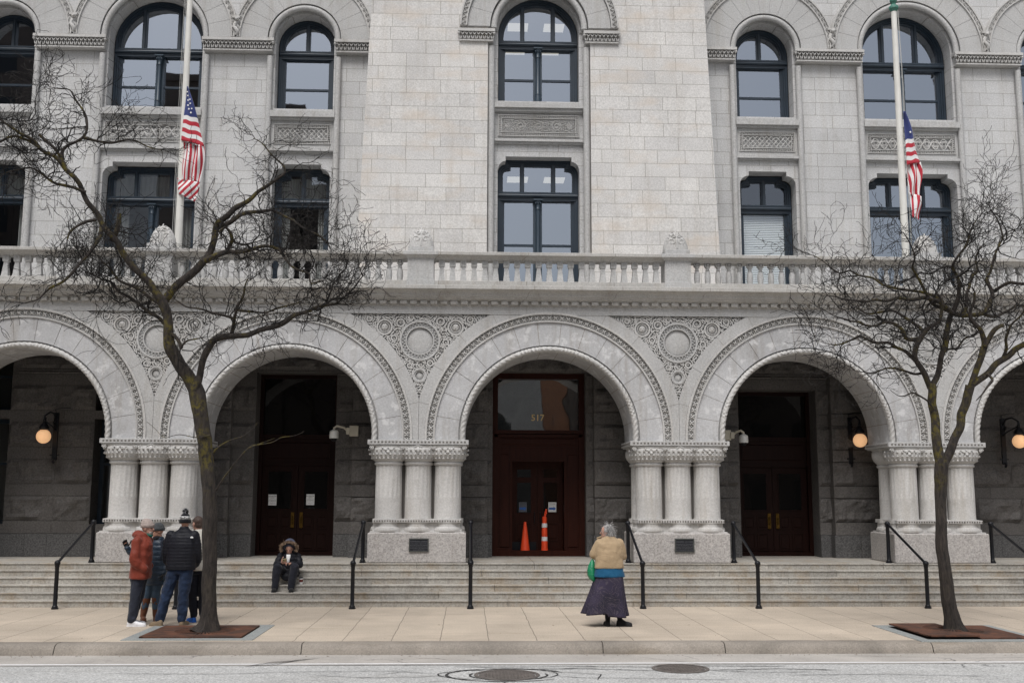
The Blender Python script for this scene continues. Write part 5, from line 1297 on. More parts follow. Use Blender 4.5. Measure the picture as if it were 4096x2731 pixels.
TREE_R = [('trunk',[(8.874,17.4,-0.059,0.1751),(8.863,17.4,0.039,0.1513),(8.833,17.4,0.214,0.1356),(8.795,17.4,0.489,0.1279),(8.763,17.4,0.882,0.1203),(8.732,17.4,1.358,0.1127),(8.74,17.4,1.878,0.1051),(8.755,17.4,2.24,0.1054),(8.777,17.4,2.483,0.1178),(8.794,17.4,2.637,0.1302),(8.807,17.4,2.727,0.1221)]),('limb',[(8.792,17.4,2.686,0.0977),(8.751,17.41,2.849,0.0856),(8.735,17.42,3.165,0.0777),(8.737,17.43,3.507,0.0738),(8.712,17.44,3.822,0.0741),(8.702,17.45,3.944,0.0742)]),('limb',[(8.7,17.45,3.923,0.0577),(8.618,17.408,4.064,0.0535),(8.563,17.365,4.162,0.0534),(8.448,17.323,4.302,0.0492),(8.381,17.281,4.4,0.0451),(8.395,17.238,4.54,0.045),(8.464,17.196,4.692,0.049),(8.527,17.154,4.798,0.0449),(8.606,17.112,4.896,0.0367),(8.705,17.069,4.911,0.0325),(8.74,17.027,4.988,0.0284),(8.767,16.985,5.138,0.0284),(8.753,16.942,5.304,0.0243),(8.637,16.9,5.419,0.0202)]),('limb',[(8.709,17.45,3.931,0.0577),(8.82,17.471,4.093,0.0537),(8.883,17.493,4.305,0.0497),(8.94,17.514,4.472,0.0498),(9.019,17.536,4.734,0.05),(9.093,17.557,4.967,0.0502),(9.161,17.579,5.103,0.0503),(9.22,17.6,5.214,0.0462)]),('limb',[(8.812,17.4,2.666,0.0895),(8.868,17.386,2.747,0.0814),(8.936,17.371,2.889,0.0773),(9.004,17.357,3.032,0.0773),(9.113,17.343,3.297,0.0734),(9.209,17.329,3.552,0.0734),(9.274,17.314,3.79,0.0776),(9.324,17.3,3.97,0.0817)]),('limb',[(9.314,17.3,3.933,0.0613),(9.372,17.26,4.115,0.0572),(9.413,17.22,4.276,0.0571),(9.472,17.18,4.458,0.0571),(9.512,17.14,4.606,0.057),(9.458,17.1,4.737,0.0447),(9.386,17.06,4.891,0.0406),(9.269,17.02,4.992,0.0365),(9.215,16.98,5.108,0.0284),(9.268,16.94,5.267,0.0243),(9.279,16.9,5.426,0.0202)]),('branch',[(9.49,17.1,4.572,0.0365),(9.559,17.05,4.73,0.0365),(9.603,17.0,4.83,0.0364),(9.643,16.95,4.881,0.0323),(9.743,16.9,4.894,0.0282)]),('limb',[(9.323,17.3,3.954,0.0613),(9.456,17.267,4.055,0.0572),(9.57,17.233,4.139,0.0571),(9.688,17.2,4.276,0.057),(9.789,17.167,4.356,0.057),(9.961,17.133,4.497,0.0529),(10.144,17.1,4.614,0.0487),(10.362,17.067,4.761,0.0406),(10.567,17.033,4.965,0.0325),(10.811,17.0,5.128,0.0203)]),('limb',[(9.173,17.5,5.176,0.0376),(9.006,17.418,5.287,0.0374),(8.856,17.336,5.385,0.0331),(8.603,17.255,5.423,0.033),(8.385,17.173,5.38,0.0287),(8.113,17.091,5.374,0.0286),(7.915,17.009,5.291,0.0244),(7.672,16.927,5.29,0.0243),(7.454,16.845,5.223,0.0201),(7.242,16.764,5.276,0.016),(7.011,16.682,5.279,0.012),(6.741,16.6,5.301,0.0079)]),('limb',[(9.008,17.6,5.427,0.0294),(8.914,17.667,5.524,0.0296),(8.793,17.733,5.57,0.0254),(8.585,17.8,5.611,0.0255),(8.41,17.867,5.674,0.0256),(8.209,17.933,5.742,0.0215),(8.051,18.0,5.864,0.0216),(7.872,18.067,5.919,0.0173),(7.69,18.133,6.042,0.0174),(7.569,18.2,5.966,0.0131),(7.453,18.267,6.054,0.0131),(7.27,18.333,6.26,0.0088),(7.081,18.4,6.367,0.0066)]),('limb',[(9.197,17.55,5.206,0.0335),(8.991,17.475,5.25,0.0334),(8.808,17.4,5.312,0.0291),(8.706,17.325,5.373,0.029),(8.606,17.25,5.527,0.0248),(8.505,17.175,5.646,0.0247),(8.387,17.1,5.768,0.0205),(8.294,17.025,5.856,0.0204),(8.316,16.95,6.008,0.0163),(8.232,16.875,6.198,0.0122),(8.087,16.8,6.387,0.0081)]),('limb',[(9.219,17.6,5.193,0.042),(9.398,17.654,5.174,0.0421),(9.606,17.708,5.194,0.0422),(9.811,17.762,5.226,0.0381),(9.975,17.815,5.411,0.0383),(10.081,17.869,5.636,0.0342),(10.028,17.923,5.782,0.0343),(10.012,17.977,5.881,0.0301),(10.116,18.031,6.004,0.0259),(10.217,18.085,6.133,0.026),(10.305,18.138,6.388,0.0218),(10.462,18.192,6.673,0.0175),(10.419,18.246,7.005,0.0132),(10.324,18.3,7.246,0.0089)]),('branch',[(10.096,17.9,5.642,0.03),(10.174,17.783,5.712,0.0255),(10.267,17.667,5.764,0.0254),(10.338,17.55,5.699,0.021),(10.387,17.433,5.659,0.0209),(10.561,17.317,5.732,0.0166),(10.728,17.2,5.965,0.0124)]),('branch',[(9.23,17.6,5.236,0.0336),(9.293,17.512,5.457,0.0293),(9.28,17.425,5.705,0.025),(9.15,17.337,5.848,0.0208),(9.073,17.25,5.939,0.0207),(9.146,17.162,6.065,0.0165),(9.24,17.075,6.216,0.0164),(9.297,16.987,6.45,0.0123),(9.372,16.9,6.64,0.0082)]),('branch',[(9.42,17.7,5.182,0.0295),(9.581,17.817,5.385,0.0255),(9.614,17.933,5.626,0.0214),(9.785,18.05,5.871,0.0216),(9.962,18.167,6.053,0.0174),(10.012,18.283,6.327,0.0132),(10.196,18.4,6.583,0.0089)]),('branch',[(8.509,17.3,4.708,0.0329),(8.343,17.227,4.683,0.0287),(8.21,17.155,4.692,0.0245),(8.133,17.082,4.829,0.0244),(7.975,17.009,4.915,0.0203),(7.817,16.936,4.96,0.0202),(7.588,16.864,4.868,0.0161),(7.416,16.791,4.83,0.016),(7.251,16.718,4.902,0.0119),(7.102,16.645,4.869,0.0119),(6.839,16.573,4.955,0.0079),(6.658,16.5,5.041,0.0059)]),('branch',[(8.442,17.4,4.374,0.0289),(8.235,17.287,4.524,0.0246),(8.065,17.175,4.549,0.0204),(7.817,17.062,4.613,0.0203),(7.568,16.95,4.615,0.0161),(7.324,16.837,4.658,0.016),(7.036,16.725,4.558,0.0119),(6.775,16.612,4.52,0.0079),(6.482,16.5,4.601,0.0059)]),('branch',[(8.578,17.4,4.166,0.0206),(8.48,17.52,4.137,0.0166),(8.279,17.64,4.234,0.0167),(8.073,17.76,4.289,0.0126),(7.857,17.88,4.194,0.0085),(7.645,18.0,4.271,0.0064)]),('branch',[(8.547,17.2,4.806,0.0245),(8.478,17.367,4.956,0.0207),(8.364,17.533,5.109,0.0209),(8.225,17.7,5.265,0.0169),(8.073,17.867,5.249,0.017),(7.918,18.033,5.254,0.0129),(7.765,18.2,5.369,0.0087)]),('branch',[(8.934,17.5,4.475,0.0208),(9.101,17.62,4.598,0.0167),(9.284,17.74,4.594,0.0168),(9.479,17.86,4.785,0.0127),(9.76,17.98,4.892,0.0128),(9.961,18.1,5.087,0.0086)]),('branch',[(9.554,17.2,4.135,0.0203),(9.585,17.067,4.014,0.0161),(9.365,16.933,3.836,0.012),(9.148,16.8,3.661,0.0079)]),('branch',[(8.726,17.4,3.546,0.0164),(8.552,17.25,3.697,0.0122),(8.246,17.1,3.803,0.0121),(7.977,16.95,3.747,0.008),(7.758,16.8,3.811,0.0059)]),('branch',[(9.806,17.2,4.36,0.0245),(9.844,17.06,4.548,0.0203),(9.741,16.92,4.692,0.0201),(9.805,16.78,4.876,0.016),(9.863,16.64,4.976,0.0119),(9.929,16.5,5.235,0.0118)]),('branch',[(9.83,17.8,5.233,0.0255),(10.103,17.925,5.191,0.0214),(10.394,18.05,5.325,0.0172),(10.644,18.175,5.46,0.0174),(10.932,18.3,5.441,0.0131)])]
tree(TREE_L, 'bare crooked tree with mossy branches, rising in front of the standing group', (-3.04, 17.55, 0), 4, .31, 4.2, 22000, .75)
tree(TREE_R, 'bare crooked tree with a dense tangle of twigs, at the right', (8.82, 17.4, 0), 9, .30, 4.2, 22000, .6)
def grate(cx, cy, hx, hy, tx, label, lifted):
    root = empty('tree_grate', (cx, cy, 0)); tag(root, label, 'tree grate', 'rusty tree grates')
    b = MB(); bw = .2
    for (xa, xb, ya, yb) in ((cx-hx-bw, cx+hx+bw, cy-hy-bw, cy-hy), (cx-hx-bw, cx+hx+bw, cy+hy, cy+hy+bw), (cx-hx-bw, cx-hx, cy-hy+.004, cy+hy-.004), (cx+hx, cx+hx+bw, cy-hy+.004, cy+hy-.004)):
        n = 2 if xb-xa > 1 else 1
        for i in range(n): b.bbox(xa+(xb-xa)*i/n+.003, xa+(xb-xa)*(i+1)/n-.003, ya, yb, -.05, .010, .004)
    b.build('stone_border', M['border'], root)
    pit = MB(); pit.box(cx-hx, cx+hx, cy-hy, cy+hy, .002, .004); pit.build('soil', M['soil'], root)
    for s in (-1, 1):
        g = MB(); x0, x1 = (cx-hx+.01, tx-.004) if s < 0 else (tx+.004, cx+hx-.01)
        ty_ = 17.5 if cx < 0 else 17.35; lift = .035 if lifted and s < 0 else 0
        # half plate with a round tree opening and radial slots
        N = 46
        def zz(x): return .012+lift*(1-(x-x0)/(x1-x0))*0+lift
        inner = []; outer = []
        for k in range(N+1):
            a = (PI/2+PI*k/N) if s < 0 else (-PI/2+PI*k/N)
            c, sn = math.cos(a), math.sin(a); inner.append((tx+.24*c if abs(c) > .02 else (x1 if s < 0 else x0), ty_+.24*sn))
            tt = min((abs((x0 if s < 0 else x1)-tx)/abs(c)) if abs(c) > 1e-3 else 9, ((cy+hy-.01-ty_) if sn > 0 else (ty_-(cy-hy+.01)))/max(abs(sn), 1e-3)); outer.append((tx+tt*c if abs(c) > .02 else (x1 if s < 0 else x0), ty_+tt*sn))
        mid = [(i_[0]+(o_[0]-i_[0])*min(1, .22/max(.01, math.dist(i_, o_))), i_[1]+(o_[1]-i_[1])*min(1, .22/max(.01, math.dist(i_, o_)))) for i_, o_ in zip(inner, outer)]
        for k in range(N):
            q = [mid[k], mid[k+1], outer[k+1], outer[k]]; g.add([(x, y, .030+lift) for x, y in q]+[(x, y, .008+lift) for x, y in q], [(0,1,2,3),(4,5,6,7),(2,3,7,6),(0,1,5,4)])
            if k % 2 == 0: q = [inner[k], inner[k+1], mid[k+1], mid[k]]; g.add([(x, y, .030+lift) for x, y in q]+[(x, y, .008+lift) for x, y in q], [(0,1,2,3),(4,5,6,7),(0,1,5,4),(1,2,6,5),(3,0,4,7)])
        # corner fill
        xc_ = x0 if s < 0 else x1
        for yy in (cy-hy+.01, cy+hy-.01):
            kk = max([k for k in range(N+1)], key=lambda k: (outer[k][0]-tx)**2+(outer[k][1]-ty_)**2 if (outer[k][1]-ty_)*(yy-ty_) > 0 else -1)
            g.add([(xc_, yy, .029+lift), (outer[max(kk-1,0)][0], outer[max(kk-1,0)][1], .029+lift), (outer[min(kk+1,N)][0], outer[min(kk+1,N)][1], .029+lift)], [(0,1,2)])
        g.build('grate_plate', M['rust'], root)
def rustm():
    m, t, p = nodes('rusted_iron_plate'); a = NT(t); P = a.pos(); n1 = a.noise(P, 2.5, 5, .65, 1.); n2 = a.noise(P, 40, 3, .6)
    cc = a.mix(a.ramp(n1, .35, .68), (.035,.018,.012,1), (.135,.05,.024,1)); cc = a.mul(cc, a.ramp(n2, .3, .7, .75, 1.2)); t.links.new(cc, p.inputs['Base Color']); p.inputs['Roughness'].default_value = .8
    bu = a.n('Bump', Strength=.4, Distance=.006, Height=n2); t.links.new(bu.outputs[0], p.inputs['Normal']); return m
M['rust'] = rustm(); M['border'] = granite('grey_border_granite', (.25,.265,.26), speck=.35, sc=50, stain=.2); M['soil'] = plain('dark_soil', (.03,.022,.017), .95, nz=.4, sc=20)
grate(-3.08, 17.46, .77, .74, -3.04, 'rusty tree grate in a grey stone border at the foot of the left tree', False)
grate(8.82, 17.22, .80, .80, 8.82, 'rusty tree grate with its left half lifted at the foot of the right tree', True)
# ------------------------------------------------------------------ people
def cloth(name, c, rough=.8, nz=.12, sc=5, bump=.35, bsc=14, sheen=.1, spec=.3):
    m, t, p = nodes(name); a = NT(t); P = a.obj()
    n1 = a.noise(P, sc, 4, .6); cc = a.mul(c4(c), a.ramp(n1, .3, .7, 1-nz, 1+nz)); t.links.new(cc, p.inputs['Base Color'])
    n2 = a.noise(a.n('VectorMath', _operation='MULTIPLY', i0=P, i1=(1,1,1.8)).outputs[0], bsc, 3, .55, .8); bu = a.n('Bump', Strength=bump, Distance=.02, Height=n2); t.links.new(bu.outputs[0], p.inputs['Normal'])
    p.inputs['Roughness'].default_value = rough; p.inputs['Sheen Weight'].default_value = sheen; p.inputs['Specular IOR Level'].default_value = spec; return m
M['skin'] = cloth('skin', (.46,.25,.18), .55, .08, 18, .05, 60, 0, .4); M['skinred'] = cloth('ruddy_skin', (.44,.25,.19), .55, .1, 18, .05, 60, 0, .4)
M['redcoat'] = cloth('rust_red_nylon', (.18,.029,.014), .6, .08, 4, .5, 9); M['bluecoat'] = cloth('dark_teal_nylon', (.010,.024,.045), .5, .12, 4, .35, 12, .05, .5)
M['blackcoat'] = cloth('black_quilted_nylon', (.007,.0075,.012), .6, .15, 4, .3, 12, .02, .25); M['jeans'] = cloth('blue_denim', (.010,.021,.050), .85, .45, 3.5, .6, 8)
M['navy'] = cloth('navy_trousers', (.020,.024,.038), .85, .15, 3, .6, 8); M['dark'] = cloth('black_trousers', (.009,.010,.017), .85, .15, 3, .5, 8)
M['faded'] = cloth('faded_denim', (.05,.08,.12), .85, .35, 4, .5, 8); M['boot'] = cloth('brown_suede', (.12,.045,.022), .85, .2, 8, .3, 12); M['beige'] = cloth('beige_cotton', (.37,.272,.168), .85, .05, 4, .5, 7)
M['teal'] = cloth('teal_blue_knit', (.005,.075,.16), .8, .06, 4, .3, 9); M['whitecoat'] = cloth('cream_fleece', (.68,.65,.58), .9, .05, 6, .3, 20); M['knit'] = cloth('oatmeal_knit', (.40,.33,.30), .95, .1, 30, .6, 90)
M['greyknit'] = cloth('grey_knit', (.07,.075,.08), .95, .15, 30, .6, 90); M['blackknit'] = cloth('black_knit', (.012,.012,.015), .95, .15, 30, .6, 90); M['scarf'] = cloth('green_scarf', (.01,.10,.07), .9, .2, 12, .5, 20)
M['glove'] = cloth('black_glove', (.012,.012,.014), .6, .1, 10, .3, 20); M['shoewhite'] = plain('white_leather', (.68,.68,.70), .5, nz=.1, sc=12); M['shoeblue'] = plain('bright_blue_mesh', (.01,.13,.55), .5, nz=.15); M['shoetan'] = cloth('tan_suede', (.21,.155,.10), .85, .2, 10)
M['shoeblack'] = cloth('black_suede', (.010,.010,.011), .8, .2, 10); M['hairgrey'] = None; M['green_bag'] = cloth('green_drawstring_nylon', (.003,.20,.085), .4, .15, 6, .9, 10, 0, .6); M['fur'] = plain('brown_tipped_fur', (.34,.24,.165), .9, nz=.5, sc=30)
M['hood'] = cloth('slate_blue_nylon', (.05,.06,.10), .7, .1, 5); M['furdark'] = plain('dark_fur', (.04,.03,.028), .95, nz=.3, sc=30)
def hairm(name, c):
    m, t, p = nodes(name); a = NT(t); P = a.obj(); n1 = a.noise(a.n('VectorMath', _operation='MULTIPLY', i0=P, i1=(3,3,1)).outputs[0], 26, 4, .7, 1.5)
    cc = a.mix(a.ramp(n1, .35, .65), (c[0]*.3,c[1]*.3,c[2]*.3,1), c4(c)); t.links.new(cc, p.inputs['Base Color']); p.inputs['Roughness'].default_value = .5
    bu = a.n('Bump', Strength=1, Distance=.01, Height=n1); t.links.new(bu.outputs[0], p.inputs['Normal']); return m
M['hairgrey'] = hairm('grey_hair', (.52,.51,.50)); M['hairbrown'] = hairm('cropped_brown_hair', (.10,.06,.045)); M['hairwhite'] = hairm('white_beard', (.42,.38,.35))
def skirtm():
    m, t, p = nodes('dark_purple_paisley'); a = NT(t); P = a.obj(); n1 = a.noise(P, 3.6, 2, .5, 1.4)
    w = a.math('PINGPONG', a.math('MULTIPLY', n1, 11.), .5); l = a.ramp(w, .0, .16, 1, 0); l2 = a.ramp(a.noise(P, 3, 3), .35, .65)
    cc = a.mix(l2, (.010,.008,.020,1), (.030,.022,.052,1)); cc = a.mix(a.math('MULTIPLY', l, .8), cc, (.075,.06,.075,1)); t.links.new(cc, p.inputs['Base Color']); p.inputs['Roughness'].default_value = .85; return m
M['skirt'] = skirtm()
def finish(mb, name, mat, parent, voxel, it=3, fac=.5, disp=None, dec=None, loc=None):
    me = bpy.data.meshes.new(name+'_t'); o = bpy.data.objects.new(name+'_t', me); me.from_pydata(mb.v, [], mb.f)
    bm = bmesh.new(); bm.from_mesh(me); bmesh.ops.recalc_face_normals(bm, faces=bm.faces); bm.to_mesh(me); bm.free(); col.objects.link(o)
    r_ = o.modifiers.new('r', 'REMESH'); r_.mode = 'VOXEL'; r_.voxel_size = voxel
    s_ = o.modifiers.new('s', 'SMOOTH'); s_.factor = fac; s_.iterations = it
    dg = bpy.context.evaluated_depsgraph_get(); dg.update(); m2 = bpy.data.meshes.new_from_object(o.evaluated_get(dg)); bpy.data.objects.remove(o)
    if disp:
        nn = [v.normal.copy() for v in m2.vertices]
        for v, n_ in zip(m2.vertices, nn): v.co += n_*disp(v.co, n_)
    off = Vector((0,0,0))
    q = bpy.data.objects.new(name, m2); m2.name = name
    if parent is not None: q.parent = parent; off = WO[parent.name].copy()
    if loc is not None: q.location = Vector(loc)-off; off = Vector(loc)
    m2.transform(Matrix.Translation(-off)); m2.materials.clear(); m2.materials.append(mat); m2.polygons.foreach_set('use_smooth', [True]*len(m2.polygons)); m2.polygons.foreach_set('material_index', [0]*len(m2.polygons)); col.objects.link(q); WO[q.name] = off; return q
def capsule(mb, p0, r0, p1, r1, n=12):
    p0, p1 = Vector(p0), Vector(p1); d = (p1-p0)
    if d.length < 1e-6: mb.ball(p0, r0, n, 8); return
    d.normalize(); pts = []; rad = []
    for k in range(5): a = PI/2*(1-k/4); pts.append(p0-d*r0*math.sin(a)); rad.append(max(r0*math.cos(a), .0005))
    for k in range(5): a = PI/2*k/4; pts.append(p1+d*r1*math.sin(a)); rad.append(max(r1*math.cos(a), .0005))
    mb.tube(pts, rad, n)
def chain(mb, pts, rad, n=12):
    for i in range(len(pts)-1): capsule(mb, pts[i], rad[i], pts[i+1], rad[i+1], n)
def ellip(mb, c, F, L, U, rf, rl, ru, n=16, k=10):
    c = Vector(c); secs = []
    for i in range(k+1):
        a = -PI/2+PI*i/k; q = max(math.cos(a), .02); secs.append([c+F*(rf*q*math.cos(2*PI*j/n))+L*(rl*q*math.sin(2*PI*j/n))+U*(ru*math.sin(a)) for j in range(n)])
    mb.ring(secs)
def axes(deg, tilt=0):                    # facing direction: 0 = picture right, 90 = away from the camera
    F = Vector((math.cos(R(deg)), math.sin(R(deg)), 0)); L = Vector((-math.sin(R(deg)), math.cos(R(deg)), 0)); U = Vector((0,0,1))
    if tilt: F2 = F*math.cos(R(tilt))-U*math.sin(R(tilt)); U = U*math.cos(R(tilt))+F*math.sin(R(tilt)); F = F2
    return F, L, U
def torso(mb, secs, F, L, n=24):          # (center, half width lateral, half depth)
    rows = []
    for c, wl, wd in secs:
        c = Vector(c); rows.append([c+L*(wl*math.copysign(abs(math.cos(2*PI*j/n))**.85, math.cos(2*PI*j/n)))+F*(wd*math.copysign(abs(math.sin(2*PI*j/n))**.85, math.sin(2*PI*j/n))) for j in range(n)])
    mb.ring(rows)
def head(mb, c, F, L, U, s=1.0):
    c = Vector(c); E_ = lambda f, l, u: c+F*(f*s)+L*(l*s)+U*(u*s)
    ellip(mb, E_(-.008,0,.025), F, L, U, .098*s, .077*s, .098*s, 18, 12); ellip(mb, E_(.022,0,-.045), F, L, U, .068*s, .058*s, .066*s)
    capsule(mb, E_(.068,-.028,.022), .017*s, E_(.068,.028,.022), .017*s, 8)                      # brow
    capsule(mb, E_(.083,0,.018), .009*s, E_(.108,0,-.020), .013*s, 8)                            # nose
    for q in (-1, 1): ellip(mb, E_(.062,q*.036,-.018), F, L, U, .02*s, .02*s, .018*s, 8, 6); ellip(mb, E_(-.005,q*.078,-.005), F, L, U, .022*s, .01*s, .032*s, 8, 6)
    capsule(mb, E_(.083,-.014,-.046), .008*s, E_(.083,.014,-.046), .008*s, 6); capsule(mb, E_(.080,-.012,-.059), .009*s, E_(.080,.012,-.059), .009*s, 6)
    ellip(mb, E_(.064,0,-.088), F, L, U, .022*s, .024*s, .02*s, 8, 6)
def eyes(parent, c, F, L, U, s=1.0):
    m = MB(); c = Vector(c)
    for q in (-1, 1): ellip(m, c+F*(.080*s)+L*(q*.031*s)+U*(.001*s), F, L, U, .006, .011, .006, 8, 6)
    m.build('eyes', M['black'], parent, smooth=True)
    m = MB(); ellip(m, c+F*(.0905*s)+U*(-.052*s), F, L, U, .003, .018, .003, 8, 4); m.build('mouth', M['skinred'], parent, smooth=True)
def hand(mb, w, d, nrm, side, curl=.5, s=1.0, spread=.12, pinch=0):
    """w wrist, d direction of the hand, nrm palm normal, side = direction of the thumb"""
    w = Vector(w); d = Vector(d).normalized(); nrm = Vector(nrm); nrm = (nrm-d*nrm.dot(d)).normalized(); t = d.cross(nrm); t = t if t.dot(Vector(side)) > 0 else -t
    for k in range(4):                   # palm
        off = t*(.027-.018*k)*s; capsule(mb, w+off*.7+d*.012*s, .014*s, w+off+d*.075*s, .0125*s, 8)
    for k, (L_, r_) in enumerate(((.070,.0092),(.078,.0096),(.072,.0092),(.056,.0082))):
        p = w+t*(.028-.0185*k)*s+d*.078*s; a = (spread*(1.4-k)) ; dd = (d+t*a).normalized(); c = curl*(1+.12*k)
        for j, f in enumerate((.45, .32, .23)):
            ang = c*(.6 if j == 0 else .9)*(j+1); dv = (dd*math.cos(ang)+nrm*math.sin(ang)).normalized(); q = p+dv*L_*f*s; capsule(mb, p, r_*s*(1-.08*j), q, r_*s*(1-.08*(j+1)), 7); p = q
    p = w+t*.026*s+d*.02*s
    for j, (L_, a) in enumerate(((.040, .0), (.034, .45), (.026, .75))):
        dv = (t*(.85-.5*a)+d*(.55+.2*a)+nrm*(.25+.5*a*curl)).normalized(); q = p+dv*L_*s; capsule(mb, p, (.0125-.001*j)*s, q, (.0115-.001*j)*s, 7); p = q
def shoe(parent, name, heel, toe, mat, sole=None, L_=.28, H=.10, high=0):
    heel, toe = Vector(heel), Vector(toe); d = (toe-heel); ln = d.length; d.normalize(); l = Vector((-d.y, d.x, 0)).normalized(); U = Vector((0,0,1)); m = MB()
    z0 = heel.z; rows = []
    for t, wd, h in ((0,.022,.045),(.03,.032,.075),(.15,.037,H),(.32,.037,H*.98),(.45,.040,H*.74),(.6,.046,H*.56),(.78,.047,H*.48),(.92,.036,H*.40),(1.0,.015,H*.28)):
        c = heel+d*(ln*t); rows.append([c+l*(wd*math.cos(a))+U*(.018+h*max(0, math.sin(a))**.7 if math.sin(a) > 0 else .018+.012*math.sin(a)) for a in [2*PI*j/14 for j in range(14)]])
    m.ring(rows); o = m.build(name, mat, parent, smooth=True)
    s_ = MB(); rows = []
    for t, wd in ((-.015,.02),(.03,.036),(.3,.038),(.5,.042),(.75,.050),(.93,.038),(1.015,.014)):
        c = heel+d*(ln*t); rows.append([c+l*wd+U*.002, c-l*wd+U*.002, c-l*wd+U*.024, c+l*wd+U*.024])
    s_.ring(rows); s_.build('sole', sole or M['shoeblack'], o); return o
def beanie(parent, c, F, L, U, mat, s=1.0, cuffmat=None, pom=None, tall=.02, back=0, up_=0.0):
    c = Vector(c); m = MB(); rows = []
    for k in range(11):
        a = PI/2*k/10; q = math.cos(a)**.8; rows.append([c+U*(.018+up_+(.112-up_+tall)*math.sin(a))*s-F*(.012+back*math.sin(a))+F*(.106*s*max(q,.03)*math.cos(b))+L*(.086*s*max(q,.03)*math.sin(b)) for b in [2*PI*j/20 for j in range(20)]])
    m.ring(rows); h = m.build('hat', mat, parent, smooth=True)
    m = MB(); rows = []
    for u, e in ((-.022,.0),(-.02,.007),(.018,.012),(.03,.010),(.034,0)): rows.append([c+U*((u+up_)*s)-F*.010+F*((.105+e)*s*math.cos(b))+L*((.086+e)*s*math.sin(b)) for b in [2*PI*j/24 for j in range(24)]])
    m.ring(rows, cap=False); m.build('hat_cuff', cuffmat or mat, h, smooth=True)
    return h
def person(base, label, facing, body, hf=None, hc=None, hs=1.0, tilt=0, skin='skin', nm='person'):
    """body = skeleton dict in metres relative to base"""
    o_ = Vector(base); mb = MB(); F, L, U = axes(hf if hf is not None else facing, tilt); hc = Vector(hc)+o_
    head(mb, hc, F, L, U, hs)
    nk = Vector(body['neck'])+o_; capsule(mb, hc-U*.05-F*.015, .052, nk, .058)
    BF, BL, BU = axes(facing); pe = Vector(body['pelvis'])+o_; ch = Vector(body['chest'])+o_
    torso(mb, [(pe-BU*.10, .13, .09), (pe, .155, .105), (pe.lerp(ch, .45), .13, .10), (ch, .16, .11), (ch.lerp(nk, .55), .15, .09), (nk-BU*.03, .07, .06)], BF, BL)
    for s, a in (('l', 1), ('r', -1)):
        sh, el, wr = [Vector(body[s+k])+o_ for k in ('sh','el','wr')]; chain(mb, [sh, el, wr], [.050, .038, .026])
        hip, kn, an = [Vector(body[s+k])+o_ for k in ('hip','kn','an')]; chain(mb, [hip, kn, an], [.080, .052, .038]); to = Vector(body[s+'toe'])+o_; capsule(mb, an-Vector((0,0,.035)), .034, to, .024)
        hd = body.get(s+'hand')
        if hd: hand(mb, wr, *hd[:4], body.get('hs', 1.0))
    b = finish(mb, nm, M[skin], None, .0062, 2, .5, loc=base); eyes(b, hc, F, L, U, hs); b['hc'] = 0; del b['hc']
    tag(b, label, 'person'); return b, F, L, U, hc, o_
def coatmesh(mb, o_, secs, F, L, arms, extra=None):
    torso(mb, [(Vector(c)+o_, a, b) for c, a, b in secs], F, L)
    for pts, rad in arms: chain(mb, [Vector(p)+o_ for p in pts], rad)
def folds(amp, sc=9, seed=0, quilt=0, qz=.06, qx=0):
    def f(co, n):
        v = Vector((co.x*sc, co.y*sc, co.z*sc*.8+seed)); d = amp*(noise.noise(v)+.5*noise.noise(v*2.1))
        if quilt: d += quilt*(abs(math.sin(PI*co.z/qz))**.5-1)
        if qx: d += quilt*.6*(abs(math.sin(PI*(co.x*.8+co.y)/qx))**.5-1)
        return d
    return f
def legs(parent, o_, body, mat, r=(.105,.075,.062), waist=.0, voxel=.012, amp=.013, hem=-.015, F=None, L=None, seat=True, seed=1):
    m = MB()
    for s in 'lr':
        hip, kn, an = [Vector(body[s+k])+o_ for k in ('hip','kn','an')]; d = (an-kn).normalized()
        chain(m, [hip, hip.lerp(kn, .5), kn, kn.lerp(an, .6), an+d*hem], [r[0], (r[0]+r[1])/2, r[1], (r[1]+r[2])/2, r[2]*.93])
    pe = Vector(body['pelvis'])+o_
    if seat: torso(m, [(pe-Vector((0,0,.12)), .13, .11), (pe, .165, .125), (pe+Vector((0,0,.12)), .15, .115)], F, L)
    return finish(m, 'trousers', mat, parent, voxel, 2, .5, folds(amp, 11, seed))
V = Vector
# --- red jacket
base = (-4.385, 18.36, 0)
bd = dict(neck=(.10,.02,1.44), chest=(.055,0,1.22), pelvis=(.03,0,.88), rsh=(.03,-.19,1.36), rel=(.0,-.24,1.09), rwr=(.09,-.13,.98), lsh=(.08,.19,1.36), lel=(-.10,.24,1.12), lwr=(.07,.13,.98),
  rhip=(.04,-.09,.86), rkn=(.01,-.09,.46), ran=(-.03,-.09,.09), rtoe=(.12,-.10,.035), lhip=(.03,.09,.86), lkn=(.0,.10,.46), lan=(-.10,.12,.09), ltoe=(.03,.14,.035), rhand=((-.2,.2,-1),(0,1,0),(.7,0,.5),.9), lhand=((-.2,-.2,-1),(0,-1,0),(.7,0,.5),.9))
b, F, L, U, hc, o_ = person(base, 'person in a rust red hooded jacket, white shoes and an oatmeal beanie', 12, bd, hf=-14, hc=(.125,.02,1.575), skin='skinred')
F2, L2, _ = axes(12); m = MB()
coatmesh(m, o_, [((.04,0,.76),.235,.175),((.045,0,.80),.24,.178),((.05,0,.95),.235,.17),((.06,0,1.15),.235,.165),((.065,0,1.30),.23,.155),((.075,.0,1.40),.17,.12),((.09,.01,1.455),.10,.09)], F2, L2,
  [([bd['rsh'],(.02,-.225,1.22),bd['rel'],(.06,-.235,1.0),(.16,-.19,.93)],[.085,.082,.08,.075,.068]), ([bd['lsh'],(.0,.24,1.24),bd['lel'],(.0,.25,1.03),(.13,.2,.95)],[.08,.08,.08,.072,.065])])
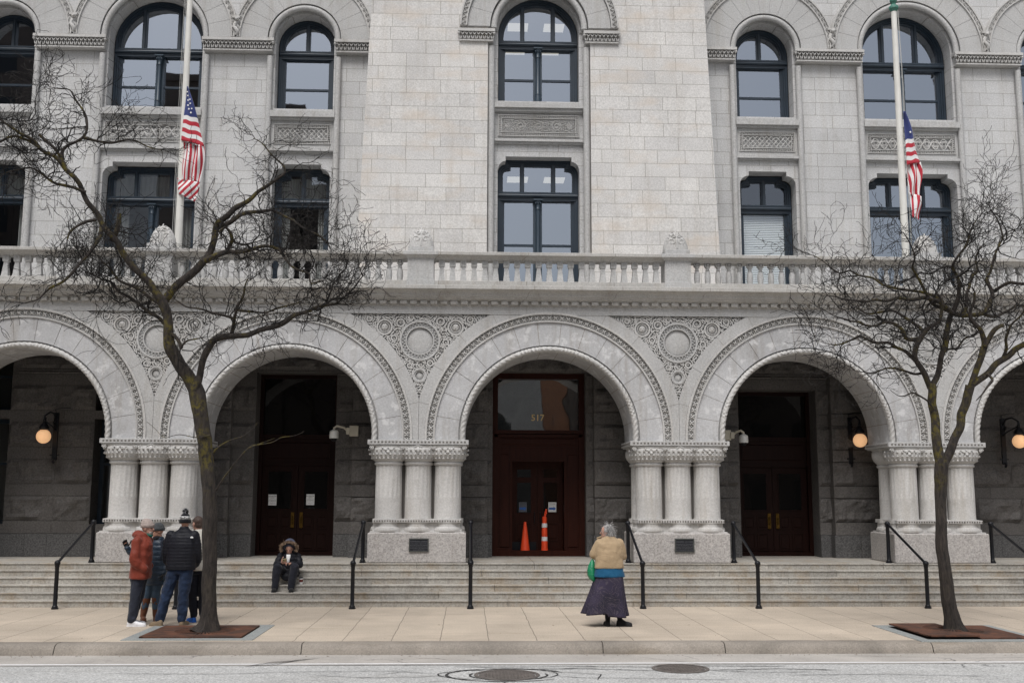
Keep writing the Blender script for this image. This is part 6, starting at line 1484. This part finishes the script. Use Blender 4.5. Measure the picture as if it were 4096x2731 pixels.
ellip(m, o_+V((-.02,.02,1.47)), F2, L2, V((0,0,1)), .115, .125, .07); capsule(m, o_+V((.0,-.09,1.46)), .05, o_+V((.12,-.06,1.45)), .045); capsule(m, o_+V((.0,.11,1.46)), .05, o_+V((.12,.10,1.45)), .045)
co = finish(m, 'jacket', M['redcoat'], b, .013, 2, .5, folds(.02, 7, 2)); m = MB(); m.box(*[o_.x+.11, o_.x+.235, o_.y-.262, o_.y-.245, .955, .985]); 
legs(b, o_, bd, M['navy'], (.12,.088,.074), F=F2, L=L2, seed=3)
beanie(b, hc, F, L, U, M['knit'], 1.02, tall=.03, back=.02, up_=.035)
m = MB(); ellip(m, hc+F*.01-U*.115, F, L, U, .085, .08, .04); finish(m, 'scarf', M['scarf'], b, .01, 1, .5, folds(.012, 16, 5))
m = MB(); ellip(m, hc+F*.055-U*.078, F, L, U, .038, .055, .04, 10, 6); finish(m, 'beard', M['hairwhite'], b, .006, 1, .5, folds(.006, 60, 5))
shoe(b, 'shoe', o_+V((-.10,-.09,0)), o_+V((.205,-.10,0)), M['shoewhite'], M['shoewhite']); shoe(b, 'shoe', o_+V((-.16,.12,0)), o_+V((.13,.14,0)), M['shoewhite'], M['shoewhite'])
# --- teal coat, behind
base = (-4.27, 18.98, 0)
bd = dict(neck=(.03,0,1.38), chest=(.04,0,1.18), pelvis=(.0,0,.82), rsh=(-.11,-.0,1.29), rel=(-.36,-.03,1.085), rwr=(-.47,-.10,1.235), lsh=(.14,.0,1.29), lel=(.175,.0,1.02), lwr=(.155,-.08,.80),
  rhip=(-.06,0,.80), rkn=(-.12,-.0,.44), ran=(-.17,0,.09), rtoe=(-.12,-.12,.035), lhip=(.05,0,.80), lkn=(.03,-.0,.44), lan=(.045,0,.09), ltoe=(.12,-.1,.035), rhand=((-.35,-.1,.9),(.2,-.9,.1),(.9,0,.3),.55), lhand=((.0,-.2,-1),(-1,0,0),(0,-1,0),.9), hs=.72)
b, F, L, U, hc, o_ = person(base, 'person in a dark teal coat and tall brown boots, gesturing with a gloved hand', 262, bd, hf=215, hc=(.01,-.02,1.51), hs=.95)
F2, L2, _ = axes(262); m = MB()
coatmesh(m, o_, [((.035,0,.60),.17,.14),((.035,0,.64),.175,.145),((.035,0,.9),.165,.14),((.035,0,1.1),.165,.135),((.03,0,1.25),.165,.125),((.03,0,1.34),.11,.10),((.025,0,1.42),.075,.075)], F2, L2,
  [([bd['rsh'],(-.25,-.01,1.17),bd['rel'],(-.43,-.07,1.17),(-.468,-.10,1.225)],[.068,.062,.062,.056,.05]), ([bd['lsh'],(.17,.0,1.15),bd['lel'],(.17,-.05,.88),(.157,-.075,.82)],[.068,.066,.064,.058,.052])])
co = finish(m, 'coat', M['bluecoat'], b, .011, 1, .5, folds(.006, 8, 7, .012, .085))
legs(b, o_, bd, M['faded'], (.09,.072,.055), F=F2, L=L2, seed=5, hem=-.27)
beanie(b, hc, F, L, U, M['greyknit'], .98, tall=.02, up_=.03)
m = MB(); ellip(m, hc-U*.115, F, L, U, .08, .08, .05); finish(m, 'neck_gaiter', M['blackknit'], b, .01, 1, .5)
for s in 'rl':
    kn, an = V(bd[s+'kn'])+o_, V(bd[s+'an'])+o_; to = V(bd[s+'toe'])+o_; m = MB()
    chain(m, [kn-V((0,0,.06)), kn.lerp(an, .5), V((an.x, an.y, .10))], [.068,.062,.056]); capsule(m, V((an.x,an.y,.05)), .048, V((to.x,to.y,.042)), .042); capsule(m, V((an.x,an.y,.028)), .05, V((to.x,to.y,.026)), .046)
    finish(m, 'boot', M['boot'], b, .009, 1, .5, folds(.006, 16, 1))
    m = MB(); hand(m, V(bd[s+'wr'])+o_, *bd[s+'hand'][:4], 1.12); 
    capsule(m, (V(bd[s+'wr'])+o_).lerp(V(bd[s+'el'])+o_, .18), .034, V(bd[s+'wr'])+o_, .033); finish(m, 'glove', M['glove'], b, .0065, 1, .5)
m = MB(); m.tube([o_+V((.11,-.13,1.33)), o_+V((.13,-.15,1.2)), o_+V((.12,-.15,1.05))], .016, 6); m.tube([o_+V((.12,.0,1.37)), o_+V((.13,-.1,1.36)), o_+V((.11,-.13,1.33))], .016, 6); m.build('backpack_strap', M['navy'], b)
ph = MB(); c0 = o_+V((.165,-.10,.665)); Fp = V((.55,-.2,-.8)).normalized(); Lp = V((.5,-.6,.5)); Lp = (Lp-Fp*Lp.dot(Fp)).normalized(); Np = Fp.cross(Lp)
ph.add([c0+Fp*a_*.075+Lp*b_*.036+Np*c_*.006 for a_, b_, c_ in ((-1,-1,-1),(1,-1,-1),(1,1,-1),(-1,1,-1),(-1,-1,1),(1,-1,1),(1,1,1),(-1,1,1))], [(0,3,2,1),(4,5,6,7),(0,1,5,4),(1,2,6,5),(2,3,7,6),(3,0,4,7)])
M['phone'] = plain('dark_phone_case', (.02,.035,.04), .25); po_ = ph.build('phone', M['phone'], None, loc=c0); tag(po_, 'dark phone held low in the gloved hand of the person in the teal coat', 'phone')
# --- black jacket, seen from behind
base = (-3.73, 18.36, 0)
bd = dict(neck=(.075,0,1.55), chest=(.06,0,1.30), pelvis=(.045,0,.95), lsh=(-.14,0,1.46), lel=(-.20,.02,1.17), lwr=(-.16,.14,.98), rsh=(.25,0,1.46), rel=(.30,.02,1.17), rwr=(.25,.14,.98),
  lhip=(-.05,0,.92), lkn=(-.17,.0,.49), lan=(-.25,-.03,.10), ltoe=(-.38,.0,.035), rhip=(.14,0,.92), rkn=(.11,0,.49), ran=(.105,.0,.10), rtoe=(.14,.14,.035), lhand=((.1,.3,-.9),(1,0,0),(0,1,0),.6), rhand=((-.1,.3,-.9),(-1,0,0),(0,1,0),.6))
b, F, L, U, hc, o_ = person(base, 'person seen from behind in a black quilted jacket, blue jeans and a pompom hat', 88, bd, hf=100, hc=(.075,.03,1.685))
F2, L2, _ = axes(88); m = MB()
coatmesh(m, o_, [((.04,0,.90),.245,.15),((.045,0,.94),.25,.155),((.05,0,1.1),.245,.15),((.055,0,1.3),.25,.15),((.06,0,1.44),.235,.13),((.07,0,1.52),.15,.10),((.075,0,1.585),.075,.075),((.075,0,1.61),.07,.07)], F2, L2,
  [([bd['lsh'],(-.18,.01,1.32),bd['lel'],(-.205,.06,1.06),(-.17,.12,.98)],[.085,.082,.078,.072,.062]), ([bd['rsh'],(.285,.01,1.32),bd['rel'],(.305,.06,1.06),(.26,.12,.98)],[.085,.082,.078,.072,.062])])
finish(m, 'jacket', M['blackcoat'], b, .0115, 1, .5, folds(.007, 7, 9, .006, .052, .11))
legs(b, o_, bd, M['jeans'], (.115,.092,.078), F=F2, L=L2, seed=8, amp=.017)
for s, e in (('l', (-.42,.02,0)), ('r', (.15,.20,0))):
    an = V(bd[s+'an']); shoe(b, 'shoe', o_+V((an.x+(.06 if s == 'l' else -.005), an.y-.06, 0)), o_+V(e), M['shoetan'], M['shoetan'])
h = beanie(b, hc, F, L, U, M['blackknit'], 1.03, tall=.01)
m = MB(); rows = []
for u, e in ((.045,.0),(.047,.006),(.088,.002),(.09,-.003)): rows.append([hc+U*u-F*.012+F*((.103+e)*math.cos(q))+L*((.084+e)*math.sin(q)) for q in [2*PI*j/24 for j in range(24)]])
m.ring(rows, cap=False); wb = m.build('hat_band', M['paper'], h, smooth=True)
for i, chh in enumerate('PEOPLES'):
    cu = bpy.data.curves.new('t', 'FONT'); cu.body = chh; cu.size = .042; cu.extrude = .001; cu.align_x = 'CENTER'; cu.align_y = 'CENTER'; cu.offset = .0012; cu.resolution_u = 1; t_ = bpy.data.objects.new('t', cu); col.objects.link(t_); bpy.context.view_layer.update(); me = bpy.data.meshes.new_from_object(t_); bpy.data.objects.remove(t_)
    an = R(-52+17.5*i); nrm = -F*math.cos(an)-L*0+ (F.cross(U))*math.sin(an)*1; nrm = (-F*math.cos(an)+F.cross(U)*math.sin(an)).normalized(); tn = nrm.cross(U)*-1
    c0 = hc+U*.0675-F*.012+nrm.dot(F)*F*.1085+(nrm-F*nrm.dot(F))*.0905
    lm = MB(); lm.add([c0+tn*v.co.x+U*v.co.y+nrm*(.002+v.co.z) for v in me.vertices], [tuple(p.vertices) for p in me.polygons]); lm.build('lettering', M['ink'], wb)
pm = MB(); rg = random.Random(2)
for i in range(420):
    d = V((rg.gauss(0,1), rg.gauss(0,1), rg.gauss(0,1))).normalized(); c0 = hc+U*.172-F*.02; pm.tube([c0+d*.02, c0+d*rg.uniform(.045,.058)], [.005,.003], 3, m=1 if i % 3 == 0 else 0)
pm.build('pompom', [M['blackknit'], M['shoewhite']], h)
lg = MB(); lg.prism([(o_.x+.225, 1.425), (o_.x+.262, 1.422), (o_.x+.262, 1.436), (o_.x+.25, 1.449), (o_.x+.235, 1.45), (o_.x+.222, 1.44)], o_.y-.165, o_.y-.13); lg.build('jacket_emblem', M['paper'], b)
# --- cream coat behind the trunk
base = (-3.50, 18.86, 0)
bd = dict(neck=(-.02,0,1.50), chest=(.0,0,1.27), pelvis=(-.02,0,.92), lsh=(-.14,0,1.40), lel=(-.15,.06,1.12), lwr=(-.10,.18,.98), rsh=(.13,0,1.42), rel=(.14,.05,1.14), rwr=(.16,.16,.98),
  lhip=(-.09,0,.90), lkn=(-.10,.0,.48), lan=(-.06,0,.10), ltoe=(-.14,.06,.035), rhip=(.07,0,.90), rkn=(.08,0,.48), ran=(.09,.0,.10), rtoe=(.05,.12,.035), lhand=((.3,.6,-.7),(1,0,0),(0,0,1),.6), rhand=((-.3,.6,-.7),(-1,0,0),(0,0,1),.6))
b, F, L, U, hc, o_ = person(base, 'person with cropped hair and a cream coat, mostly hidden behind the left trunk', 110, bd, hf=140, hc=(-.065,.0,1.64), skin='skinred')
F2, L2, _ = axes(110); m = MB()
coatmesh(m, o_, [((.0,0,.86),.165,.14),((.0,0,.9),.17,.15),((.0,0,1.1),.165,.14),((.0,0,1.3),.17,.14),((.0,0,1.40),.16,.12),((-.01,0,1.49),.12,.09),((-.02,0,1.55),.075,.075)], F2, L2,
  [([bd['lsh'],bd['lel'],(-.14,.15,.99)],[.075,.072,.058]), ([bd['rsh'],bd['rel'],(.18,.13,.99)],[.075,.072,.058])])
finish(m, 'coat', M['whitecoat'], b, .013, 2, .5, folds(.010, 8, 12))
legs(b, o_, bd, M['dark'], (.10,.08,.066), F=F2, L=L2, seed=9)
shoe(b, 'shoe', o_+V((-.03,-.04,0)), o_+V((-.19,.12,0)), M['shoeblue'], M['shoeblue']); shoe(b, 'shoe', o_+V((.12,-.05,0)), o_+V((.03,.18,0)), M['shoeblue'], M['shoeblue'])
m = MB(); ellip(m, hc-F*.016+U*.036, F, L, U, .098, .081, .098, 20, 12); ellip(m, hc-F*.04-U*.02, F, L, U, .075, .07, .06, 16, 8); finish(m, 'hair', M['hairbrown'], b, .007, 1, .5, folds(.002, 60, 1))
# --- standing woman
base = (3.46, 18.22, 0)
bd = dict(neck=(-.03,0,1.43), chest=(-.03,0,1.20), pelvis=(-.02,0,.88), lsh=(-.20,.0,1.36), lel=(-.285,.03,1.15), lwr=(-.22,.26,1.27), rsh=(.14,0,1.36), rel=(.19,.05,1.13), rwr=(.06,.27,1.12),
  lhip=(-.10,0,.86), lkn=(-.08,0,.46), lan=(-.07,0,.10), ltoe=(-.075,.12,.035), rhip=(.07,0,.86), rkn=(.10,0,.46), ran=(.135,.0,.10), rtoe=(.24,-.02,.035), lhand=((.25,.45,.8),(1,0,0),(0,0,1),.8), rhand=((-.8,.5,.1),(0,0,1),(0,1,0),.7))
b, F, L, U, hc, o_ = person(base, 'grey-haired person in a beige jacket and long dark paisley skirt, seen from behind', 100, bd, hf=172, hc=(-.075,.02,1.53), skin='skinred', hs=.96)
F2, L2, _ = axes(97); m = MB()
coatmesh(m, o_, [((-.035,0,.94),.255,.16),((-.035,0,.97),.25,.165),((-.04,0,1.08),.235,.165),((-.035,0,1.22),.232,.165),((-.035,0,1.34),.22,.145),((-.035,0,1.415),.15,.11),((-.035,.01,1.47),.08,.08)], F2, L2,
  [([(-.19,0,1.34),(-.245,.02,1.25),(-.285,.03,1.16),(-.27,.14,1.19),(-.235,.24,1.26)],[.085,.082,.078,.068,.055]), ([(.135,0,1.35),(.175,.03,1.24),(.195,.05,1.14),(.15,.16,1.12),(.08,.25,1.12)],[.082,.08,.076,.066,.055])])
finish(m, 'jacket', M['beige'], b, .012, 2, .5, folds(.014, 8, 20))
m = MB(); capsule(m, o_+V((-.12,.10,1.46)), .02, o_+V((-.21,.17,1.425)), .016); capsule(m, o_+V((-.13,.02,1.475)), .018, o_+V((.05,.0,1.48)), .018); finish(m, 'collar', M['beige'], b, .008, 1, .5)
m = MB(); torso(m, [(V((-.04,0,.80))+o_, .262, .175), (V((-.04,0,.83))+o_, .258, .175), (V((-.04,0,.96))+o_, .235, .15)], F2, L2, 40); finish(m, 'top', M['teal'], b, .011, 1, .5, folds(.010, 10, 21))
sk = MB(); rows = []
for t in range(22):
    q = t/21; z = .86-.67*q; cx_ = -.035-.075*q; wl = .225+.125*q; wd = .165+.09*q; row = []
    for j in range(72):
        a = 2*PI*j/72; f_ = 1+(.035+.13*q)*math.sin(a*5+1.5*math.sin(a*2))*(.5+.5*q)+.035*math.sin(a*13)*q
        row.append(o_+V((cx_+wl*f_*math.cos(a), wd*f_*math.sin(a), z+.012*math.sin(a*3)*q-(.03*q if math.cos(a) > 0 else -.01*q))))
    rows.append(row)
sk.ring(rows, cap=False); s_ = sk.build('skirt', M['skirt'], b, smooth=True); so_ = s_.modifiers.new('t', 'SOLIDIFY'); so_.thickness = .004
m = MB(); chain(m, [o_+V((-.08,0,.5)), o_+V((-.07,0,.22)), o_+V((-.068,0,.08))], [.07,.052,.04]); chain(m, [o_+V((.10,0,.5)), o_+V((.12,0,.22)), o_+V((.135,0,.08))], [.07,.052,.04]); finish(m, 'stockings', M['dark'], b, .01, 1, .5)
shoe(b, 'shoe', o_+V((-.068,-.075,0)), o_+V((-.085,.18,0)), M['shoeblack'], H=.12); shoe(b, 'shoe', o_+V((.075,-.01,0)), o_+V((.325,-.075,0)), M['shoeblack'], H=.12)
m = MB(); rg = random.Random(8)
ellip(m, hc-F*.03+U*.035, F, L, U, .098, .092, .095); ellip(m, hc-F*.05-U*.04, F, L, U, .075, .085, .07); ellip(m, hc-F*.07-U*.02, F, L, U, .06, .08, .07)
hr = finish(m, 'hair', M['hairgrey'], b, .008, 1, .5, folds(.016, 24, 4))
m = MB()
for i in range(520):
    th = rg.uniform(0, 2*PI); ph_ = rg.uniform(-.5, 1.4); d = (F*math.cos(th)*math.cos(ph_)*.95+L*math.sin(th)*math.cos(ph_)*.9+U*math.sin(ph_)); 
    if d.dot(F) > .45 and d.z < .75: continue
    p0 = hc-F*.03+U*.02+d*.095; wnd = V((.5,.1,.1)) if rg.random() < .75 else V((-.7,.0,.5)); pts = [p0]; dd = (U*-.7+wnd*.5+d*.4+V((rg.gauss(0,.4),rg.gauss(0,.4),rg.gauss(0,.4)))).normalized()
    ln = rg.uniform(.015, .032) if i > 40 else rg.uniform(.012,.030)
    if i <= 40: dd = (d*.6+U*.5+V((-.6+rg.gauss(0,.5),0,.2))).normalized()
    for k in range(5): dd = (dd+V((rg.gauss(0,.25),rg.gauss(0,.25),rg.gauss(0,.25)-.1))).normalized(); pts.append(pts[-1]+dd*ln*.8)
    m.tube(pts, [.0035,.0032,.003,.0025,.002,.001] if i > 40 else .0013, 3)
m.build('hair_strands', M['hairgrey'], hr)
m = MB(); c0 = hc+F*.088
for q in (-1, 1): m.tube([c0+L*(q*.034+.022*math.cos(a))+U*(.004+.017*math.sin(a)) for a in [2*PI*j/12 for j in range(13)]], .0022, 4); m.tube([c0+L*(q*.056)+U*.01, hc+L*(q*.08)+U*.01], .002, 4)
m.build('spectacles', M['rope'], b)
bg_ = MB(); rows = []; bx = o_+V((-.335, .02, 0))
for t, (z, wx, wy, dx) in enumerate(((1.085,.012,.012,.012),(1.07,.022,.02,.01),(1.04,.035,.035,.005),(.98,.055,.06,-.005),(.90,.066,.08,-.01),(.82,.068,.085,-.005),(.76,.052,.07,.01),(.725,.028,.04,.035),(.71,.01,.015,.05))):
    rows.append([bx+V((dx+.01+wx*(1+.16*math.sin(a*5+z*9)*(1-abs(t-4)/5))*math.cos(a), wy*math.sin(a), z)) for a in [2*PI*j/24 for j in range(24)]])
bg_.ring(rows); bo = bg_.build('drawstring_bag', M['green_bag'], None, smooth=True, loc=bx+V((0,0,.71))); tag(bo, 'shiny green drawstring bag hanging from the arm of the grey-haired person', 'bag')
m = MB(); m.tube([bx+V((.022,.0,1.07)), bx+V((.03,.01,1.14)), bx+V((.045,.03,1.22))], .006, 5); m.tube([bx+V((.03,.03,1.07)), bx+V((.10,.0,.98)), bx+V((.085,-.0,.86)), bx+V((.05,0,.74))], .005, 5); m.build('cord', M['black'], bo)
# --- seated person
base = (-2.53, 22.25, .4984)
bd = dict(neck=(.0,-.06,.46), chest=(.0,-.02,.30), pelvis=(0,.02,.10), lsh=(.16,-.04,.42), lel=(.23,-.13,.25), lwr=(.085,-.30,.285), rsh=(-.16,-.04,.42), rel=(-.23,-.13,.25), rwr=(-.105,-.31,.30),
  lhip=(.09,.0,.08), lkn=(.17,-.40,.22), lan=(.125,-.46,-.16), ltoe=(.145,-.58,-.215), rhip=(-.09,.0,.08), rkn=(-.17,-.40,.22), ran=(-.19,-.46,-.16), rtoe=(-.20,-.58,-.215), lhand=((-.75,-.45,.15),(-.1,-.2,-1),(0,-.5,.8),.75), rhand=((.7,-.5,.25),(.1,.9,.2),(0,.2,.9),.7))
b, F, L, U, hc, o_ = person(base, 'person in a black fur-hooded coat, sitting on the steps with a phone', 270, bd, hf=268, hc=(.005,-.085,.56), tilt=20, hs=.9, skin='skinred')
F2, L2, _ = axes(270); m = MB()
coatmesh(m, o_, [((0,.02,.012),.20,.17),((0,.02,.06),.215,.185),((0,.0,.2),.20,.15),((0,-.02,.32),.195,.135),((0,-.04,.42),.16,.11),((0,-.05,.48),.09,.08)], F2, L2,
  [([bd['lsh'],(.205,-.08,.33),bd['lel'],(.16,-.22,.255),(.11,-.28,.28)],[.078,.074,.07,.06,.052]), ([bd['rsh'],(-.205,-.08,.33),bd['rel'],(-.17,-.22,.26),(-.125,-.29,.295)],[.078,.074,.07,.06,.052])])
finish(m, 'coat', M['blackcoat'], b, .011, 1, .5, folds(.006, 9, 3, .010, .075))
m = MB(); rows = []
for y, wx, z0, z1 in ((.12,.20,.0,.14),(0,.225,-.005,.17),(-.16,.22,-.06,.17),(-.30,.18,-.10,.14),(-.36,.10,-.09,.05)): rows.append([o_+V((wx*math.cos(a), y, (z0+z1)/2+(z1-z0)/2*math.sin(a))) for a in [2*PI*j/16 for j in range(16)]])
m.ring(rows); 
legs(b, o_, bd, M['dark'], (.10,.082,.072), F=F2, L=L2, seed=15, hem=.01)
m2 = MB(); rows = []
for y, wx, z0, z1 in ((.14,.21,.004,.12),(-.0,.22,.002,.15),(-.10,.20,-.00,.14),(-.17,.16,-.02,.12),(-.24,.12,-.06,.10),(-.28,.08,-.05,.04)): rows.append([o_+V((wx*math.cos(a), y, (z0+z1)/2+(z1-z0)/2*math.sin(a))) for a in [2*PI*j/16 for j in range(16)]])
m2.ring(rows); finish(m2, 'coat_skirt', M['blackcoat'], b, .012, 2, .5, folds(.008, 9, 31))
m = MB(); rows = []
for t in range(9):
    q = t/8; rows.append([hc+V((.15*math.cos(a)*(1-.75*q**2.2), .03+.13*q, .02-.05*q+(.155-.05*q)*math.sin(a)*(1-.6*q**2.5))) for a in [2*PI*j/22 for j in range(22)]])
m.ring(rows); ellip(m, hc+V((0,.05,.05)), F2, L2, V((0,0,1)), .12, .125, .13)
m_h = MB()
for t in range(11):
    q = t/10
ho = None
rows = []
for t in range(10):
    a_ = PI*.5*t/9; rr_ = math.cos(a_); rows.append([hc+V((.125*max(rr_,.05)*math.cos(q), .07+.075*math.sin(a_)*1.2-.02, .055+.125*max(rr_,.05)*math.sin(q)+.03*math.sin(a_))) for q in [2*PI*j/24 for j in range(24)]])
hm = MB(); hm.ring(rows, cap=False); hm.ball(hc+V((0,.04,.095)), (.115,.13,.115), 18, 10); ho = hm.build('hood', M['hood'], b, smooth=True)
m = MB(); rg = random.Random(4)
for i in range(2600):
    a = R(rg.uniform(-28, 208)); rr_ = rg.gauss(0, .018); c0 = hc+V(((.150+rr_)*math.cos(a), -.085+rg.gauss(0,.018)+.05*(1-abs(math.sin(a))), .015+(.118+rr_)*math.sin(a))); d = V((math.cos(a)*rg.uniform(-.6,1), -.8, math.sin(a)*rg.uniform(-.8,1)+rg.gauss(0,.3))).normalized()
    m.tube([c0, c0+d*rg.uniform(.014,.034)], [.0035, .001], 3, m=1 if rr_ < -.016 else 0)
rows = [[hc+V(((.150+.022*math.cos(q))*math.cos(a), -.07+.022*math.sin(q)+.05*(1-abs(math.sin(a))), .015+(.118+.022*math.cos(q))*math.sin(a))) for q in [2*PI*j/8 for j in range(8)]] for a in [R(-28+236*k/30) for k in range(31)]]
m.ring(rows, m=0); m.build('fur_trim', [M['fur'], M['furdark']], ho)
m = MB(); ellip(m, hc+V((0,.055,-.05)), F2, L2, V((0,0,1)), .06, .135, .10); finish(m, 'hood_lining', M['blackcoat'], b, .01, 1, .5)
m = MB(); torso(m, [(o_+V((-.005,-.145,.27)), .020, .02), (o_+V((-.0,-.15,.33)), .030, .022), (o_+V((.0,-.135,.42)), .045, .03), (o_+V((0,-.12,.455)), .045, .03)], F2, L2, 12); m.build('white_shirt', M['paper'], b, smooth=True)
for s in 'lr':
    an, to = V(bd[s+'an'])+o_, V(bd[s+'toe'])+o_; shoe(b, 'shoe', V((an.x, an.y+.05, .2495)), V((to.x, to.y-.03, .2495)), M['shoeblack'], H=.11)
ph = MB(); c0 = o_+V((-.035,-.375,.355)); ph.add([], []); ax, ay, az = V((1,.0,.12)).normalized(), V((0,.75,.65)).normalized(), V((0,-.65,.75)).normalized()
ph.add([c0+ax*a_*.042+az*b_*.03*1.3+ay*c_*.0 + ay*(.005*c_) for a_, b_, c_ in ((-1,-1,-1),(1,-1,-1),(1,1,-1),(-1,1,-1),(-1,-1,1),(1,-1,1),(1,1,1),(-1,1,1))], [(0,3,2,1),(4,5,6,7),(0,1,5,4),(1,2,6,5),(2,3,7,6),(3,0,4,7)])
M['goldcase'] = plain('gold_phone_case', (.40,.33,.19), .4); po_ = ph.build('phone', M['goldcase'], None, loc=c0); tag(po_, 'gold phone held up in both hands of the seated person', 'phone')
ln_ = MB()
for dx, dz in ((-.6,.55),(-.35,.75),(-.35,.3)): ln_.ball(c0+ax*(.042*dx)+az*(.035*dz)-ay*.006, .006, 8, 5)
ln_.build('lens', M['black'], po_)
cx_, cy_, cz_ = -2.245, 21.99, .3745
root = empty('coffee_cup', (cx_, cy_, cz_)); tag(root, 'white paper cup with a brown sleeve standing beside the seated person', 'cup')
m = MB(); m.lathe(cx_, cy_, [(.028,cz_),(.029,cz_+.002),(.041,cz_+.125),(.040,cz_+.126)], 20); m.build('cup_body', M['paper'], root, smooth=40)
m = MB(); m.lathe(cx_, cy_, [(.0335,cz_+.048),(.0345,cz_+.048),(.0400,cz_+.102),(.0390,cz_+.102)], 20); M['sleeve'] = plain('brown_red_card_sleeve', (.12,.025,.02), .7); m.build('sleeve', M['sleeve'], root, smooth=40)
m = MB(); m.lathe(cx_, cy_, [(.042,cz_+.122),(.043,cz_+.130),(.038,cz_+.134),(.037,cz_+.142),(.034,cz_+.143)], 20); m.build('lid', M['black'], root, smooth=40)
# ------------------------------------------------------------------ buildings across the street (seen only as reflections in the glass)
M['brownbrick'] = granite('brown_brick', (.11,.085,.07), .9, .35, speck=.1, blotch=.2); M['limestone'] = granite('pale_limestone', (.42,.41,.39), 1.2, .5, speck=.08); M['orangebrick'] = granite('orange_brick', (.33,.15,.08), .5, .2, speck=.1)
def block(x0, x1, y0, y1, h, mat, label, fl=3.6, wd=2.6):
    root = empty('street_building', ((x0+x1)/2, y1, 0)); tag(root, label, 'building')
    m = MB(); m.box(x0, x1, y0, y1, -.1, h); m.box(x0-.2, x1+.2, y0, y1+.25, h-.1, h+.4); m.build('wall', mat, root)
    w_ = MB(); n = int((x1-x0-1)/wd)
    for j in range(int(h/fl)):
        for i in range(n): x = x0+.8+i*wd; w_.box(x, x+wd*.55, y1-.05, y1+.03, 1.0+j*fl, 1.0+j*fl+fl*.55)
    w_.build('windows', M['darkglass'], root)
block(-60, -25.5, -19, -14, 42, M['brownbrick'], 'tallest brown brick building across the street, farthest left')
block(-25.3, -19.6, -19, -14, 25, M['limestone'], 'mid-height pale stone building across the street')
block(-19.4, -16.2, -19, -14, 29.5, M['brownbrick'], 'narrow brown brick tower across the street')
block(-16, -10.2, -19, -14, 27.5, M['brownbrick'], 'broad brown brick building across the street, right of the narrow tower')
block(-10, -6.5, -19, -14, 22, M['brownbrick'], 'tall dark brick building across the street')
block(-6.3, -4.2, -19, -14, 11, M['limestone'], 'low pale stone building across the street')
block(-4, 5.6, -19, -14, 10.5, M['limestone'], 'low pale stone building across the street, left of the narrow orange one')
block(5.65, 7.0, -19, -14.1, 10, M['orangebrick'], 'narrow low orange brick building across the street', 3.6, .6)
block(7.05, 30, -19, -14, 10.5, M['brownbrick'], 'low dark brick building across the street, at the right')
